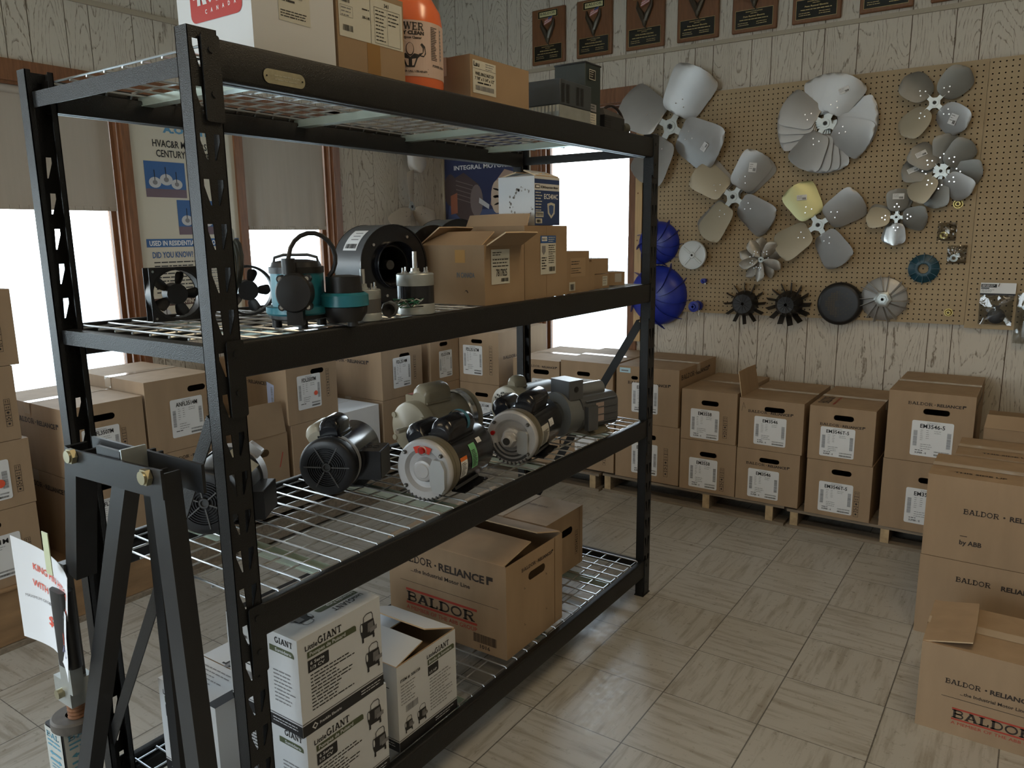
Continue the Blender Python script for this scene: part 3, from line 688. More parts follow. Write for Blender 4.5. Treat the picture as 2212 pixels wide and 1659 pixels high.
def carton(label, loc, w, d, h, rz=0, hole=None, lab=None, icons=None, fbrand=None, sbrand=None, sbrand_r=None, tape=True, top=True, flaps=(), cm=None, group=None, name='cardboard_box', extra=None, seed=0, seam=None, backfill=True):
    cm = cm or CARD
    t = thing(name, label, 'box', loc, rz, group)
    m_ = MB(); x0, x1, y0, y1 = -w/2, w/2, -d/2, d/2; F = FY(x0, y0, 0)
    ff = lambda u, v: (x0+u, y0, v)
    if hole: m_.holed(ff, 0, w, 0, h, stadium(*hole), cm)
    else: m_.quad(ff(0, 0), ff(w, 0), ff(w, h), ff(0, h), cm)
    m_.quad((x1, y0, 0), (x1, y1, 0), (x1, y1, h), (x1, y0, h), cm); m_.quad((x0, y1, 0), (x0, y0, 0), (x0, y0, h), (x0, y1, h), cm)
    m_.quad((x1, y1, 0), (x0, y1, 0), (x0, y1, h), (x1, y1, h), cm); m_.quad((x0, y1, 0), (x1, y1, 0), (x1, y0, 0), (x0, y0, 0), cm)
    if top:
        m_.quad((x0, y0, h), (x1, y0, h), (x1, -.0015, h), (x0, -.0015, h), cm); m_.quad((x0, .0015, h), (x1, .0015, h), (x1, y1, h), (x0, y1, h), cm)
        m_.box(x0+.002, x1-.002, y0+.002, y1-.002, h-.006, h-.003, CARDIN)
    else:
        e = .004
        for a in ((x0+.0005, x1-.0005, y0+.0005, y0+e), (x0+.0005, x1-.0005, y1-e, y1-.0005), (x0+.0005, x0+e, y0+e, y1-e), (x1-e, x1-.0005, y0+e, y1-e)):
            if hole and a[3] == y0+e: continue
            m_.box(*a, .004, h+.0005, CARDIN)
    if icons: icon_strip(m_, F, *icons)
    if fbrand: brand(m_, F, *fbrand)
    FSL = FL(x0, y1, 0); FSR = FX(x1, y0, 0)
    if sbrand: brand(m_, FSL, *sbrand)
    if sbrand_r: brand(m_, FSR, *sbrand_r)
    if seam is not None: m_.rect(F, seam-.0012, 0, seam+.0012, h, mat('carton_seam', (.24, .15, .08, 1), .9))
    FT = FZ(x0, y0, h)
    if extra: extra(m_, F, FSL, FSR, FT)
    m_.build('carton_body', t, smooth=False)
    if lab: ship_label(t, F, *lab, seed=seed)
    if tape and top:
        c = MB(); q_ = .0012; c.add([(x0-q_, -.024, h-.045), (x0-q_, .024, h-.045), (x0-q_, .024, h+q_), (x0-q_, -.024, h+q_), (x1+q_, -.024, h+q_), (x1+q_, .024, h+q_), (x1+q_, .024, h-.045), (x1+q_, -.024, h-.045)], [(3, 2, 1, 0), (3, 4, 5, 2), (4, 7, 6, 5)], TAPE)
        c.build('tape', t, smooth=False)
    for fl in flaps:
        # (side, u0, u1, length, angle): flap hinged on a top edge, angle 0 = shut over the box, 90 = upright
        side, u0, u1, L, an = fl; c = MB(); a = math.radians(an); th = .0035
        if side == 'f': O, U, D = V(x0, y0, h), V(1, 0, 0), V(0, 1, 0)
        elif side == 'b': O, U, D = V(x0, y1, h), V(1, 0, 0), V(0, -1, 0)
        elif side == 'l': O, U, D = V(x0, y0, h), V(0, 1, 0), V(1, 0, 0)
        else: O, U, D = V(x1, y0, h), V(0, 1, 0), V(-1, 0, 0)
        q = D*math.cos(a)+V(0, 0, 1)*math.sin(a); nn = U.cross(q).normalized()*th
        P = [O+U*u0, O+U*u1, O+U*(u1-.006)+q*L*.97, O+U*((u0+u1)/2)+q*L*1.0, O+U*(u0+.006)+q*L*.985]
        n = len(P); c.add(P+[p+nn for p in P], [tuple(range(n-1, -1, -1)), tuple(range(n, 2*n))], cm)
        c.add(P+[p+nn for p in P], [(i, (i+1) % n, n+(i+1) % n, n+i) for i in range(n)], CEDGE)
        c.build('flap', t, smooth=False)
    return t
G1 = 'motor cartons stacked along the window wall'
G2 = 'motor cartons stacked along the back wall'
def lbox(label, y0, y1, z0, z1, xf=-2.10, d=.55, **k):
    return carton(label, (xf-d/2, (y0+y1)/2, z0), y1-y0, d, z1-z0, PI/2, group=G1, **k)
def bbox_(label, x0, x1, z0, z1, yf=.745, d=.55, **k):
    return carton(label, ((x0+x1)/2, yf+d/2, z0), x1-x0, d, z1-z0, 0, group=G2, **k)
# -- stack at the far left
lbox('carton labelled L3501M, lowest of the far left stack, on the plywood crate', -2.135, -1.818, .234, .519, hole=(.15, .235, .09, .024), lab=(.05, .035, .20, .16, 'FDL3501M', ''), icons=(.262, .06, .02, .10), seed=3)
lbox('carton with orange dot on its label, second up in the far left stack', -2.135, -1.815, .521, .763, hole=(.15, .195, .09, .024), lab=(.05, .035, .195, .145, 'FDL3507M', '', (.82, .42)), icons=(.262, .05, .02, .10), seed=4)
lbox('plain carton with icon strip, second from the top of the far left stack', -2.14, -1.835, .765, 1.031, hole=(.15, .21, .09, .024), lab=(.02, .04, .18, .15, 'FDL3504M', ''), icons=(.262, .05, .02, .10), seed=5)
lbox('topmost carton of the far left stack, against the bright window', -2.13, -1.81, 1.033, 1.300, hole=(.14, .21, .09, .024), icons=(.255, .05, .02, .10), seed=6)
# -- ANFL boxes
lbox('carton labelled ANFL3507M behind the rack post', -1.690, -1.374, .566, .838, hole=(.15, .215, .095, .026), lab=(.062, .028, .148, .150, 'ANFL3507M', ''), icons=(.218, .04, .018, .118), sbrand=(.17, .19, .34), seed=7)
lbox('lower carton under the ANFL3507M one, on the plywood crate', -1.690, -1.374, .234, .564, hole=(.15, .27, .095, .026), lab=(.062, .07, .148, .150, 'ANFL3507M', ''), icons=(.218, .09, .018, .118), sbrand=(.17, .26, .34), seed=8)
lbox('large carton labelled ANFL3514M, bright top by the window', -1.362, -1.050, .575, .888, d=.55, hole=(.235, .255, .085, .026), lab=(.105, .055, .152, .165, 'ANFL3514M', ''), icons=(.280, .07, .018, .13), seed=9)
lbox('carton with brand print and hand hole under the ANFL3514M carton', -1.336, -1.030, .242, .573, hole=(.19, .25, .09, .026), fbrand=(.05, .29, .22), seed=10)
lbox('open carton with raised front flap and red scrawl beside the FDL3507M stack', -.955, -.662, .262, .530, hole=(.13, .19, .10, .035), top=False, cm=CARD2, flaps=(('f', .01, .285, .16, 84), ('l', .02, .5, .13, 75)), seed=11,
     extra=lambda m_, F, a, b, T: m_.poly(F, [(.235, .10), (.24, .10), (.262, .17), (.258, .175)], REDINK))
def sticker_side(m_, F, FSL_, FSR_, FT):
    G = FSL_; m_.poly(G, [(.40, .21), (.455, .195), (.445, .075), (.40, .10)], mat('pale_blue_sticker', (.55, .62, .85, 1), .5), .0014); m_.bars(G, .43, .10, .445, .185, 24, GREYP, False, o=.002)
lbox('carton labelled FDL3507M with an orange dot and a blue-white side sticker', -.645, -.322, .553, .852, hole=(.195, .248, .085, .026), lab=(.063, .065, .150, .172, 'FDL3507M', '', (.77, .42)), icons=(.252, .105, .02, .145), sbrand=(.10, .19, .31), seed=12, extra=sticker_side)
lbox('carton with a hand hole under the FDL3507M carton', -.632, -.315, .262, .551, hole=(.16, .21, .09, .026), seed=13)
lbox('carton labelled FDL3514M right of the pale gap, turned with its long side lit', .012, .352, .556, .858, d=.56, hole=(.19, .235, .085, .026), lab=(.09, .055, .148, .175, 'FDL3514M', ''), icons=(.265, .085, .02, .14), sbrand=(.12, .20, .34), seed=14)
lbox('carton under the FDL3514M carton', .010, .350, .262, .554, hole=(.16, .21, .09, .026), seed=15)
lbox('carton labelled FDL3514TM in the corner gap', .430, .700, .572, .858, hole=(.125, .242, .075, .024), lab=(.078, .035, .125, .165, 'FDL3514TM', ''), fbrand=(.055, .262, .15), seed=16)
lbox('dark corner carton under the FDL3514TM carton', .430, .700, .262, .570, hole=(.125, .24, .075, .024), seed=17)
# white box in the gap
WB = mat('white_carton', (.70, .70, .70, 1), .55, var=.04); 
carton('plain white carton standing low between the FDL3507M and FDL3514M stacks', (-2.31, -.155, .262), .262, .42, .285, PI/2, cm=WB, tape=False, name='white_box')
# -- corner stack, facing the camera side
def side2(m_, F, FSL_, FSR_, FT): brand(m_, FSR_, .05, .155, .30)
carton('carton labelled FDL3516TM in the corner, facing the room', (-1.965, .985, .558), .335, .55, .325, 0, hole=(.17, .262, .085, .024), lab=(.062, .05, .150, .185, 'FDL3516TM', ''), icons=(.265, .06, .022, .18), group=G2, seed=18, extra=side2)
carton('dark lower carton labelled FDL35 under the FDL3516TM carton', (-1.965, .985, .262), .335, .55, .294, 0, hole=(.2, .225, .10, .024), lab=(.135, .03, .15, .15, 'FDL3516M', ''), group=G2, seed=19)
# -- back row, left to right
bbox_('carton labelled EM3558-5 with scuffed brand print behind the rear rack post', -1.715, -1.388, .459, .735, hole=(.20, .205, .11, .028), lab=(.135, .008, .13, .155, 'EM3558-5'), fbrand=(.10, .23, .21), icons=(.275, .01, .02, .12), seed=20)
bbox_('lower carton beneath the EM3558-5 carton', -1.715, -1.388, .110, .457, hole=(.18, .28, .10, .026), lab=(.09, .07, .15, .16, 'EM3558-5'), seed=21)
bbox_('carton with clear hand hole behind the grey motor', -1.378, -1.040, .45, .748, hole=(.15, .228, .085, .024), lab=(.095, .05, .14, .15, 'EM3558T'), icons=(.275, .05, .02, .14), seed=22)
bbox_('carton labelled EM3558T seen through the wires, lower one by the floor', -1.378, -1.030, .118, .448, hole=(.16, .27, .09, .026), lab=(.095, .10, .15, .165, 'EM3558T'), icons=(.278, .04, .02, .14), seed=23)
bbox_('large carton with pale blue sticker behind the right rack post', -1.018, -.650, .435, .748, hole=(.11, .25, .04, .02), lab=(.095, .06, .155, .165, 'EM3559-5'), fbrand=(.07, .215, .25), sbrand_r=(.03, .255, .42), seed=24,
      extra=lambda m_, F, a, b, T: (m_.rect(F, .02, .275, .085, .302, mat('pale_cyan_sticker', (.50, .72, .82, 1), .5), .0014), m_.lines(F, .03, .283, .075, 1, .01, .012, GREYP, o=.002)))
bbox_('lower carton with crooked -5 label behind the right rack post', -1.018, -.640, .112, .433, hole=(.20, .25, .09, .026), lab=(.10, .035, .155, .175, 'EM3559-5', 'SUPER - E', None), icons=(.292, .04, .024, .16), seed=25)
bbox_('upper carton labelled EM3558, square on its twin', -.632, -.335, .385, .655, hole=(.155, .205, .092, .026), lab=(.052, .012, .155, .158, 'EM3558'), icons=(.228, .03, .022, .115), seed=26)
bbox_('lower carton labelled EM3558, its underside over the pallet edge', -.632, -.330, .108, .383, hole=(.155, .205, .092, .026), lab=(.052, .018, .155, .162, 'EM3558'), icons=(.222, .02, .022, .125), seed=27)
def scrawl(m_, F, a, b, T):
    for P in ([(.012, .19), (.02, .235), (.03, .205)], [(.015, .21), (.03, .215)]):
        for p, q in zip(P[:-1], P[1:]): m_.poly(F, [(p[0]-.0007, p[1]), (p[0]+.0007, p[1]), (q[0]+.0007, q[1]), (q[0]-.0007, q[1])], INK)
bbox_('upper carton labelled EM3546 with one flap standing open', -.322, -.006, .382, .640, hole=(.175, .212, .10, .024), lab=(.078, .028, .158, .145, 'EM3546'), fbrand=(.045, .188, .22), seed=28, flaps=(('l', .02, .30, .13, 100),), extra=scrawl)
bbox_('lower carton labelled EM3546 on the pallet end', -.325, -.012, .1075, .380, hole=(.165, .222, .10, .024), lab=(.062, .022, .155, .150, 'EM3546'), fbrand=(.05, .192, .215), seed=29)
bbox_('upper carton labelled EM3546T-5 with taped lid and red print', .020, .314, .377, .641, hole=(.155, .215, .09, .026), lab=(.055, .022, .155, .145, 'EM3546T-5'), fbrand=(.05, .172, .20), seed=30,
      extra=lambda m_, F, a, b, T: (m_.slab((V(-.05, -.22, .264), V(0, 1, 0), V(-1, 0, 0), V(0, 0, 1)), 'BALDOR', .02, .03, .05, INK, .16), m_.text((V(-.05, -.22, .264), V(0, 1, 0), V(-1, 0, 0), V(0, 0, 1)), 'A MEMBER OF THE ABB GROUP', .0, -.0, .012, REDINK, .2)))
bbox_('lower carton labelled EM3546T-5 with icon strip at its right', .022, .318, .100, .375, hole=(.16, .225, .09, .026), lab=(.062, .022, .155, .150, 'EM3546T-5'), icons=(.224, .02, .022, .125), seed=31)
bbox_('largest upper carton labelled EM3546-5 at the right of the back row', .360, .702, .432, .752, hole=(.195, .235, .105, .026), lab=(.103, .030, .165, .162, 'EM3546-5'), fbrand=(.08, .262, .225), sbrand_r=(.05, .25, .36), seed=32)
bbox_('lower carton labelled EM3546 half hidden by the stacked brown cartons', .358, .705, .100, .430, hole=(.20, .248, .10, .026), lab=(.105, .04, .165, .168, 'EM3546-5'), seed=33)
# -- right foreground
def ink_front(m_, F, two=True):
    m_.slab(F, 'BALDOR', .118, .175, .019, INK, .108); m_.poly(F, [(.240+.0035*math.cos(i*PI/4), .184+.0035*math.sin(i*PI/4)) for i in range(8)], INK)
    m_.text(F, 'RELIANCE', .256, .175, .0175, INK, .115, bold=.035)
def ext_top(m_, F, a, b, T):
    ink_front(m_, F); m_.rect(F, .115, .092, .137, .0945, INK); m_.text(F, 'by ABB', .115, .062, .017, INK, .068, bold=.03)
    m_.text(T, 'THIS SIDE UP', .075, .055, .016, INK, .16, bold=.03)
def ext_low(m_, F, a, b, T): ink_front(m_, F)
G3 = 'large brown cartons stacked at the right'
carton('upper carton printed by ABB in the right foreground stack', (.617+.30, .113, .305), .60, .302, .304, 0, group=G3, extra=ext_top, seed=40)
carton('lower carton of the right foreground stack, standing on the floor', (.615+.30, .113, 0), .60, .302, .303, 0, group=G3, extra=lambda m_, F, a, b, T: (m_.slab(F, 'BALDOR', .118, .225, .019, INK, .108), m_.text(F, 'RELIANCE', .256, .225, .0175, INK, .115, bold=.035)), seed=41)
def ext_3(m_, F, a, b, T): m_.text(T, 'THIS SIDE UP', .085, .05, .016, INK, .16, bold=.03)
carton('upper carton second behind, printed THIS SIDE UP, past the by ABB carton', (.672+.30, .435, .305), .60, .29, .305, 0, group=G3, extra=ext_3, seed=42)
carton('lower carton behind the right foreground stack, on the floor', (.672+.30, .435, 0), .60, .29, .303, 0, group=G3, seed=43)
carton('rearmost brown carton at the right, nearest the back wall', (.745+.28, .79, 0), .56, .38, .655, 0, group=G3, cm=CARD2, flaps=(('f', .0, .55, .06, 60),), seed=44)
def ext_near(m_, F, a, b, T):
    m_.slab(F, 'BALDOR', .068, .160, .0155, INK, .090); m_.poly(F, [(.170+.003*math.cos(i*PI/4), .168+.003*math.sin(i*PI/4)) for i in range(8)], INK)
    m_.text(F, 'RELIANCE', .180, .160, .0145, INK, .10, bold=.035)
    m_.text(F, '...the Industrial Motor Line', .108, .133, .010, INK, .16, bold=.02)
    m_.rect(F, .062, .117, .35, .1185, INK); m_.rect(F, .092, .083, .32, .088, REDINK); m_.rect(F, .092, .050, .32, .055, REDINK)
    m_.slab(F, 'BALDOR', .093, .0565, .026, INK, .20); m_.text(F, 'A MEMBER OF THE ABB GROUP', .092, .036, .0095, REDINK, .235, bold=.0)
carton('nearest brown carton on the floor at the right with a raised flap', (.697+.30, -.494, 0), .60, .31, .272, 0, group=G3, cm=CARD, flaps=(('l', .005, .30, .13, 12),), extra=ext_near, seed=45)

# ================================================================ PALLETS AND CRATE
def pallet(label, x0, x1, y0, y1, z0, h, along='x', ns=3, stringers=None):
    t = thing('wooden_pallet', label, 'pallet', ((x0+x1)/2, (y0+y1)/2, z0), group='wooden pallets under the cartons')
    w, d = x1-x0, y1-y0; st = stringers or [w*.02+.02, w/2, w*.98-.02]
    for i, s_ in enumerate(st):
        m_ = MB(); m_.box(-w/2+s_-.019, -w/2+s_+.019, -d/2+.004, d/2, .016, h-.014, PALLET); m_.box(-w/2+s_-.0185, -w/2+s_+.0185, -d/2+.001, -d/2+.004, .0165, h-.0145, PALLETE); m_.build('stringer', t, smooth=False)
    n = 5
    for i in range(n):
        y = -d/2+(d-.10)*i/(n-1)
        m_ = MB(); m_.box(-w/2, w/2, y, y+.09, h-.014, h, PALLET); m_.build('deck_board', t, smooth=False)
    for i in range(3):
        y = -d/2+(d-.10)*i/2
        m_ = MB(); m_.box(-w/2, w/2, y, y+.10, 0, .016, PALLET); m_.build('bottom_board', t, smooth=False)
    return t
pallet('weathered pallet under the EM3558 cartons, its pale stringer end showing', -1.10, -.075, .75, 1.33, 0, .107, stringers=[.03, .617, .95])
pallet('pallet in the corner shadow beneath the left back cartons', -2.16, -1.11, .72, 1.33, 0, .107)
pallet('grey pallet under the EM3546T-5 and EM3546-5 cartons', -.062, .72, .75, 1.33, 0, .098, stringers=[.035, .45, .74])
pallet('upper corner pallet carrying the FDL3516TM cartons', -2.70, -1.76, .715, 1.33, .108, .152)
pallet('lower pallet under the white carton along the window wall', -2.66, -2.06, -.98, .70, 0, .13)
pallet('upper pallet under the FDL3507M cartons along the window wall', -2.66, -2.05, -1.02, .705, .131, .13)
pallet('short pallet bridging beside the crate, under the brand-print carton', -2.66, -2.09, -1.36, -1.03, 0, .24)
t = thing('plywood_crate', 'long stained plywood crate with black stencilled letters, under the far left stack', 'crate', (-2.36, -1.94, 0))
m_ = MB(); m_.box(-.28, .272, -.56, .552, .022, .225, CRATE)
F = FX(.2722, -.56, 0)
GL = mat('stencil_ink', (.05, .04, .03, 1), .8)
m_.text((F[0]+V(.0012, .0, 0), V(0, 0, -1), V(0, 1, 0), V(1, 0, 0)), 'PD/0G/VG', -.195, .445, .045, GL, .175, bold=.02)
m_.build('crate_box', t, smooth=False)
m_ = MB(); m_.box(-.28, .284, -.56, .56, 0, .020, PALLET); m_.box(-.28, .284, -.56, .56, .226, .233, CRATE); m_.build('crate_skid', t, smooth=False)
m_ = MB(); m_.box(.255, .276, .538, .556, .02, .226, GALV); m_.build('corner_strap', t, smooth=False)
# ================================================================ FANS AND IMPELLERS ON THE PEGBOARD
WR = (PI/2, 0, 0)          # local x right, y up, z out of the back wall
def blade_mesh(r0, R, wi, wo, n=4.2, camber=.02, pitch=22, m=None, nu=14, nv=10, skew=0, th=.0012, edge=None):
    m_ = MB(); vs = []; cp, sp_ = math.cos(math.radians(pitch)), math.sin(math.radians(pitch))
    for sd in (1, -1):
        for i in range(nu+1):
            u = -math.cos(PI*i/nu); U_ = (u+1)/2
            half = (wi+(wo-wi)*U_)/2*max(0, 1-abs(u)**n)**(1/n)
            half = max(half, .004)
            for j in range(nv+1):
                v = -1+2*j/nv; x = r0+(R-r0)*U_; y = half*v+skew*(U_**2)
                x -= (abs(v)**3)*(R-r0)*.05*(1 if U_ > .5 else 0)
                z = camber*(1-v*v)*(.4+.6*U_)+sd*th/2
                vs.append((x, y*cp-z*sp_, y*sp_+z*cp))
    K = (nu+1)*(nv+1); fs = []
    for k, fl in ((0, 0), (K, 1)):
        for i in range(nu):
            for j in range(nv):
                p = k+i*(nv+1)+j; q = (p, p+nv+1, p+nv+2, p+1); fs.append(q if not fl else q[::-1])
    rim = [i*(nv+1) for i in range(nu+1)]+[nu*(nv+1)+j for j in range(1, nv+1)]+[i*(nv+1)+nv for i in range(nu-1, -1, -1)]+[j for j in range(nv-1, 0, -1)]
    for a, b in zip(rim, rim[1:]+rim[:1]): fs.append((a, K+a, K+b, b))
    m_.add(vs, fs, m or ALU); return m_
def axial_fan(label, x, z, R, base, nb=4, r0=.20, wi=.5, wo=.8, off=.05, pitch=14, group='sheet metal fan blades on the pegboard', m=None, sticker=None, bm=None, hub=.26, n=4.2, camber=.045):
    t = thing('metal_fan', label, 'fan blade', (x, PY-off, z), group=group, rot=WR); m = m or ALU
    for k in range(nb):
        a = math.radians(base+360*k/nb)
        mm = (bm or {}).get(k, m)
        b = blade_mesh(R*r0, R, R*wi, R*wo, n=n, camber=R*camber, pitch=pitch, m=mm); b.v = [tuple(Matrix.Rotation(a, 3, 'Z') @ Vector(v)) for v in b.v]
        if k in (0, 1, 2, 3):
            for rr_, vv in ((.36, -.06), (.36, .08), (.46, .01)):
                p = Matrix.Rotation(a, 3, 'Z') @ Vector((R*rr_, R*vv, R*(camber*.7+vv*math.tan(math.radians(pitch)))+.002)); b.cyl(p, p+Vector((0, 0, .003)), .0035, STEEL, 8)
        b.build('blade', t)
    h = MB(); P = []
    for k in range(nb):
        a = math.radians(base+360*k/nb)
        for da, rr_ in ((-.42, .13), (-.16, .30), (-.13, hub+.16), (.13, hub+.16), (.16, .30), (.42, .13)):
            P.append((R*rr_*math.cos(a+da), R*rr_*math.sin(a+da)))
    h.prism(P, lambda p, q, s_: (p, q, s_), -.0015, .0015, GALV)
    h.lathe([(.001, R*.09), (.006, R*.088), (.006, R*.05), (.0025, R*.048), (.0025, 0)], GALV, 16, axis='z')
    h.cyl((0, 0, .0061), (0, 0, .0064), R*.045, BLACK, 6)
    h.build('hub_spider', t)
    if sticker:
        k, tw, thh, ang, rr_ = sticker; a = math.radians(base+360*k/nb)
        s_ = MB(); c = Matrix.Rotation(a, 3, 'Z') @ Vector((R*rr_, 0, 0)); w, hh = tw, thh; u = Vector((math.cos(ang), math.sin(ang), 0)); v = Vector((-math.sin(ang), math.cos(ang), 0))
        pn = math.radians(pitch); rad = Vector((math.cos(a), math.sin(a), 0)); tan = Vector((-math.sin(a), math.cos(a), 0)); nz = (Vector((0, 0, 1))*math.cos(pn)-tan*math.sin(pn))
        u = (u-nz*u.dot(nz)).normalized(); v = nz.cross(u)
        F = (c+nz*(R*camber*1.0+.0022)-u*w/2-v*hh/2, u, v, nz)
        s_.rect(F, 0, 0, w, hh, WHITE, .0004); s_.bars(F, w*.55, hh*.12, w*.9, hh*.45, 22, BLACK, o=.0012); s_.lines(F, w*.08, hh*.8, w*.6, 3, hh*.22, hh*.09, GREYP, o=.0012)
        s_.build('paper_sticker', t, smooth=False)
    k_ = MB(); k_.tube([(0, 0, -off+.002), (0, 0, .010), (0, .004, .020)], .0022, STEEL, 6); k_.build('peg_hook', t)
    return t
CREAM = mat('cream_lit_blade', (.46, .41, .31, 1), .40, metal=.3)  # for single brighter blades: reflected window light put into the colour
GREENISH = mat('greenish_zinc_blade', (.50, .52, .30, 1), .35, metal=.5)
DULL = mat('dull_grey_blade', (.26, .26, .25, 1), .45, metal=.55, var=.1, vscale=10)
axial_fan('largest four-blade metal fan, upper left of the pegboard, half behind the rack post', -.960, 2.060, .345, 60, wo=.84, wi=.62, n=5, off=.06, sticker=(3, .05, .03, .9, .72))
for i, (bs, of) in enumerate(((98, .020), (86, .032), (74, .044), (62, .058))):
    axial_fan(['rearmost blade wheel of the nested stack of four at the upper middle', 'second wheel from the wall in the nested stack of four fans', 'third wheel from the wall in the nested stack of four fans', 'front blade wheel of the nested stack of four, with a paper sticker'][i],
              -.112, 2.004, .246, bs, wo=.86, wi=.52, n=5, off=of, pitch=9, camber=.03, sticker=(0, .05, .028, .35, .70) if i == 3 else None)
axial_fan('single petal-bladed fan at the top right of the pegboard seam', .378, 2.056, .192, 47, wo=.82, wi=.62, n=2.7, off=.05, pitch=20, m=DULL, bm={2: CREAM, 3: ALU}, sticker=(3, .034, .05, -.4, .62))
axial_fan('rear wheel of the two-fan pair at the right of the pegboard', .430, 1.738, .176, 85, wo=.80, wi=.5, n=3.4, off=.028, pitch=18, m=DULL, sticker=(1, .05, .026, .5, .7))
axial_fan('front wheel of the two-fan pair at the right, stickered upper left', .430, 1.738, .176, 48, wo=.80, wi=.5, n=3.4, off=.050, pitch=18, m=DULL, bm={2: CREAM, 3: ALU}, sticker=(1, .05, .026, .5, .7))
axial_fan('back one of the paired fans hung at the middle left of the pegboard', -.580, 1.655, .272, 50, wo=.70, wi=.52, n=5, off=.028, pitch=15)
axial_fan('front one of the paired fans at the middle left, grey blade with sticker', -.580, 1.655, .272, 56, wo=.70, wi=.52, n=5, off=.055, pitch=17, bm={1: CREAM, 2: CREAM}, sticker=(0, .04, .05, -.15, .68))
axial_fan('fan with one greenish blade at the centre of the pegboard', -.120, 1.494, .248, 33, wo=.78, wi=.56, n=4.6, off=.045, pitch=17, bm={1: GREENISH, 2: CREAM}, m=ALU, sticker=(1, .05, .028, .1, .68))
axial_fan('back one of the two small nested fans left of the pegboard seam', .252, 1.526, .140, 82, wo=.86, wi=.62, n=3.4, off=.025, pitch=12, m=DULL)
axial_fan('front one of the two small nested fans left of the seam, label on top blade', .252, 1.526, .140, 90, wo=.86, wi=.62, n=3.4, off=.045, pitch=17, m=DULL, bm={1: CREAM, 2: STEEL}, sticker=(0, .052, .028, 0, .72))
CAST = mat('cast_grey_propeller', (.46, .44, .40, 1), .4, metal=.5, var=.25, vscale=25)
for i, (bs, of) in enumerate(((20, .022), (52, .055))):
    axial_fan(['back one of the twin cast propellers beside the white motor cap', 'front one of the twin cast propellers with twisted petals'][i], -.42+.012*i, 1.312, .122, bs, nb=5, wo=.72, wi=.36, n=2.4, off=of, pitch=33, m=CAST, r0=.12, hub=.02, camber=.12, group='twin cast propellers')

BLUE = mat('blue_plastic', (.018, .035, .33, 1), .35, spec=.5)
def blue_cone(label, x, z, R, H, nv, hole=.012):
    t = thing('cooling_impeller', label, 'impeller', (x, PY-.004, z), group='blue plastic impellers', rot=WR)
    m_ = MB(); pr = [(.0, R)]
    for i in range(11):
        a = PI/2*i/10*.92; pr.append((H*math.sin(a), max(R*math.cos(a), hole)))
    pr += [(H*.985, hole), (H*.6, hole)]
    m_.lathe(pr, BLUE, 40, axis='z'); m_.build('cone', t)
    for k in range(nv):
        a = 2*PI*k/nv; b = MB(); vs = []
        for i in range(9):
            q = i/8; r_ = R*(.18+.98*q); hh = H*math.sqrt(max(0, 1-(min(r_, R*.99)/R)**2)); an = a+.55*q
            top = hh+(.010+.022*q if q < .9 else .004)
            for zz in (max(hh-.006, 0), top):
                for s_ in (-1, 1): vs.append((r_*math.cos(an)-s_*.001*math.sin(an), r_*math.sin(an)+s_*.001*math.cos(an), zz))
        fs = []
        for i in range(8):
            p = i*4; fs += [(p, p+4, p+6, p+2), (p+1, p+3, p+7, p+5), (p+2, p+6, p+7, p+3), (p, p+1, p+5, p+4)]
        fs += [(0, 2, 3, 1), (32, 33, 35, 34)]; b.add(vs, fs, BLUE); b.build('vane', t)
    return t
blue_cone('smaller upper blue finned impeller peeking out beside the right rack post', -1.035, 1.404, .128, .075, 11)
blue_cone('large glossy blue finned impeller below its smaller twin', -1.030, 1.092, .180, .095, 10)
for (x, z, s_, l) in ((-.742, 1.186, .55, 'tiny blue plastic coupling with a screw, above the blue fitting'), (-.775, 1.040, 1.2, 'short blue plastic pipe fitting at the lower left of the pegboard')):
    t = thing('blue_coupling', l, 'plastic fitting', (x, PY, z), group=None, rot=WR); m_ = MB()
    m_.lathe([(0, .022*s_), (.02*s_, .022*s_), (.02*s_, .025*s_), (.03*s_, .025*s_), (.03*s_, .018*s_), (.05*s_, .018*s_), (.05*s_, .024*s_), (.075*s_, .026*s_), (.078*s_, .014*s_), (.088*s_, .012*s_), (.088*s_, .006*s_), (.06*s_, .005*s_)], BLUE, 22, axis='z'); m_.build('barrel', t)
    m_ = MB(); m_.cyl((.012*s_, -.02*s_, .03*s_), (.014*s_, -.045*s_, .03*s_), .0035, STEEL, 8); m_.build('screw', t)
# white capped motor can
t = thing('motor_can', 'round louvred motor housing with a white cross-ribbed cap on the pegboard', 'motor housing', (-.800, PY, 1.335), rot=WR)
WCAP = mat('white_enamel_cap', (.62, .66, .68, 1), .3); LOUV = mat('dark_louvres', (.10, .10, .085, 1), .5, metal=.3)
m_ = MB(); m_.lathe([(.001, .066), (.062, .072), (.062, .07)], LOUV, 36, axis='z', close=True)
for k in range(18):
    a = 2*PI*k/18
    for j in range(4): m_.box(-.001, .001, 0, 0, 0, 0, LOUV) if False else None
    c, s_ = math.cos(a), math.sin(a); m_.add([(.069*c-.004*s_, .069*s_+.004*c, .008), (.069*c+.004*s_, .069*s_-.004*c, .008), (.076*c+.004*s_, .076*s_-.004*c, .056), (.076*c-.004*s_, .076*s_+.004*c, .056)], [(0, 1, 2, 3)], LOUV)
m_.build('louvred_can', t)
m_ = MB(); m_.lathe([(.058, .079), (.060, .083), (.070, .083), (.074, .080), (.072, .074), (.070, .070), (.070, .018), (.078, .016), (.078, .008), (.074, .006), (.074, 0)], WCAP, 40, axis='z'); m_.build('cap', t)
m_ = MB()
for k in range(4):
    a = math.radians(50+90*k); R2 = Matrix.Rotation(a, 4, 'Z'); m_.M = R2; m_.bbox(.018, .070, -.006, .006, .069, .075, WCAP, r=.003, axis='x'); m_.M = None
m_.build('ribs', t); m_ = MB(); m_.cyl((0, 0, .0782), (0, 0, .0792), .006, BLACK, 12); m_.build('shaft_hole', t)

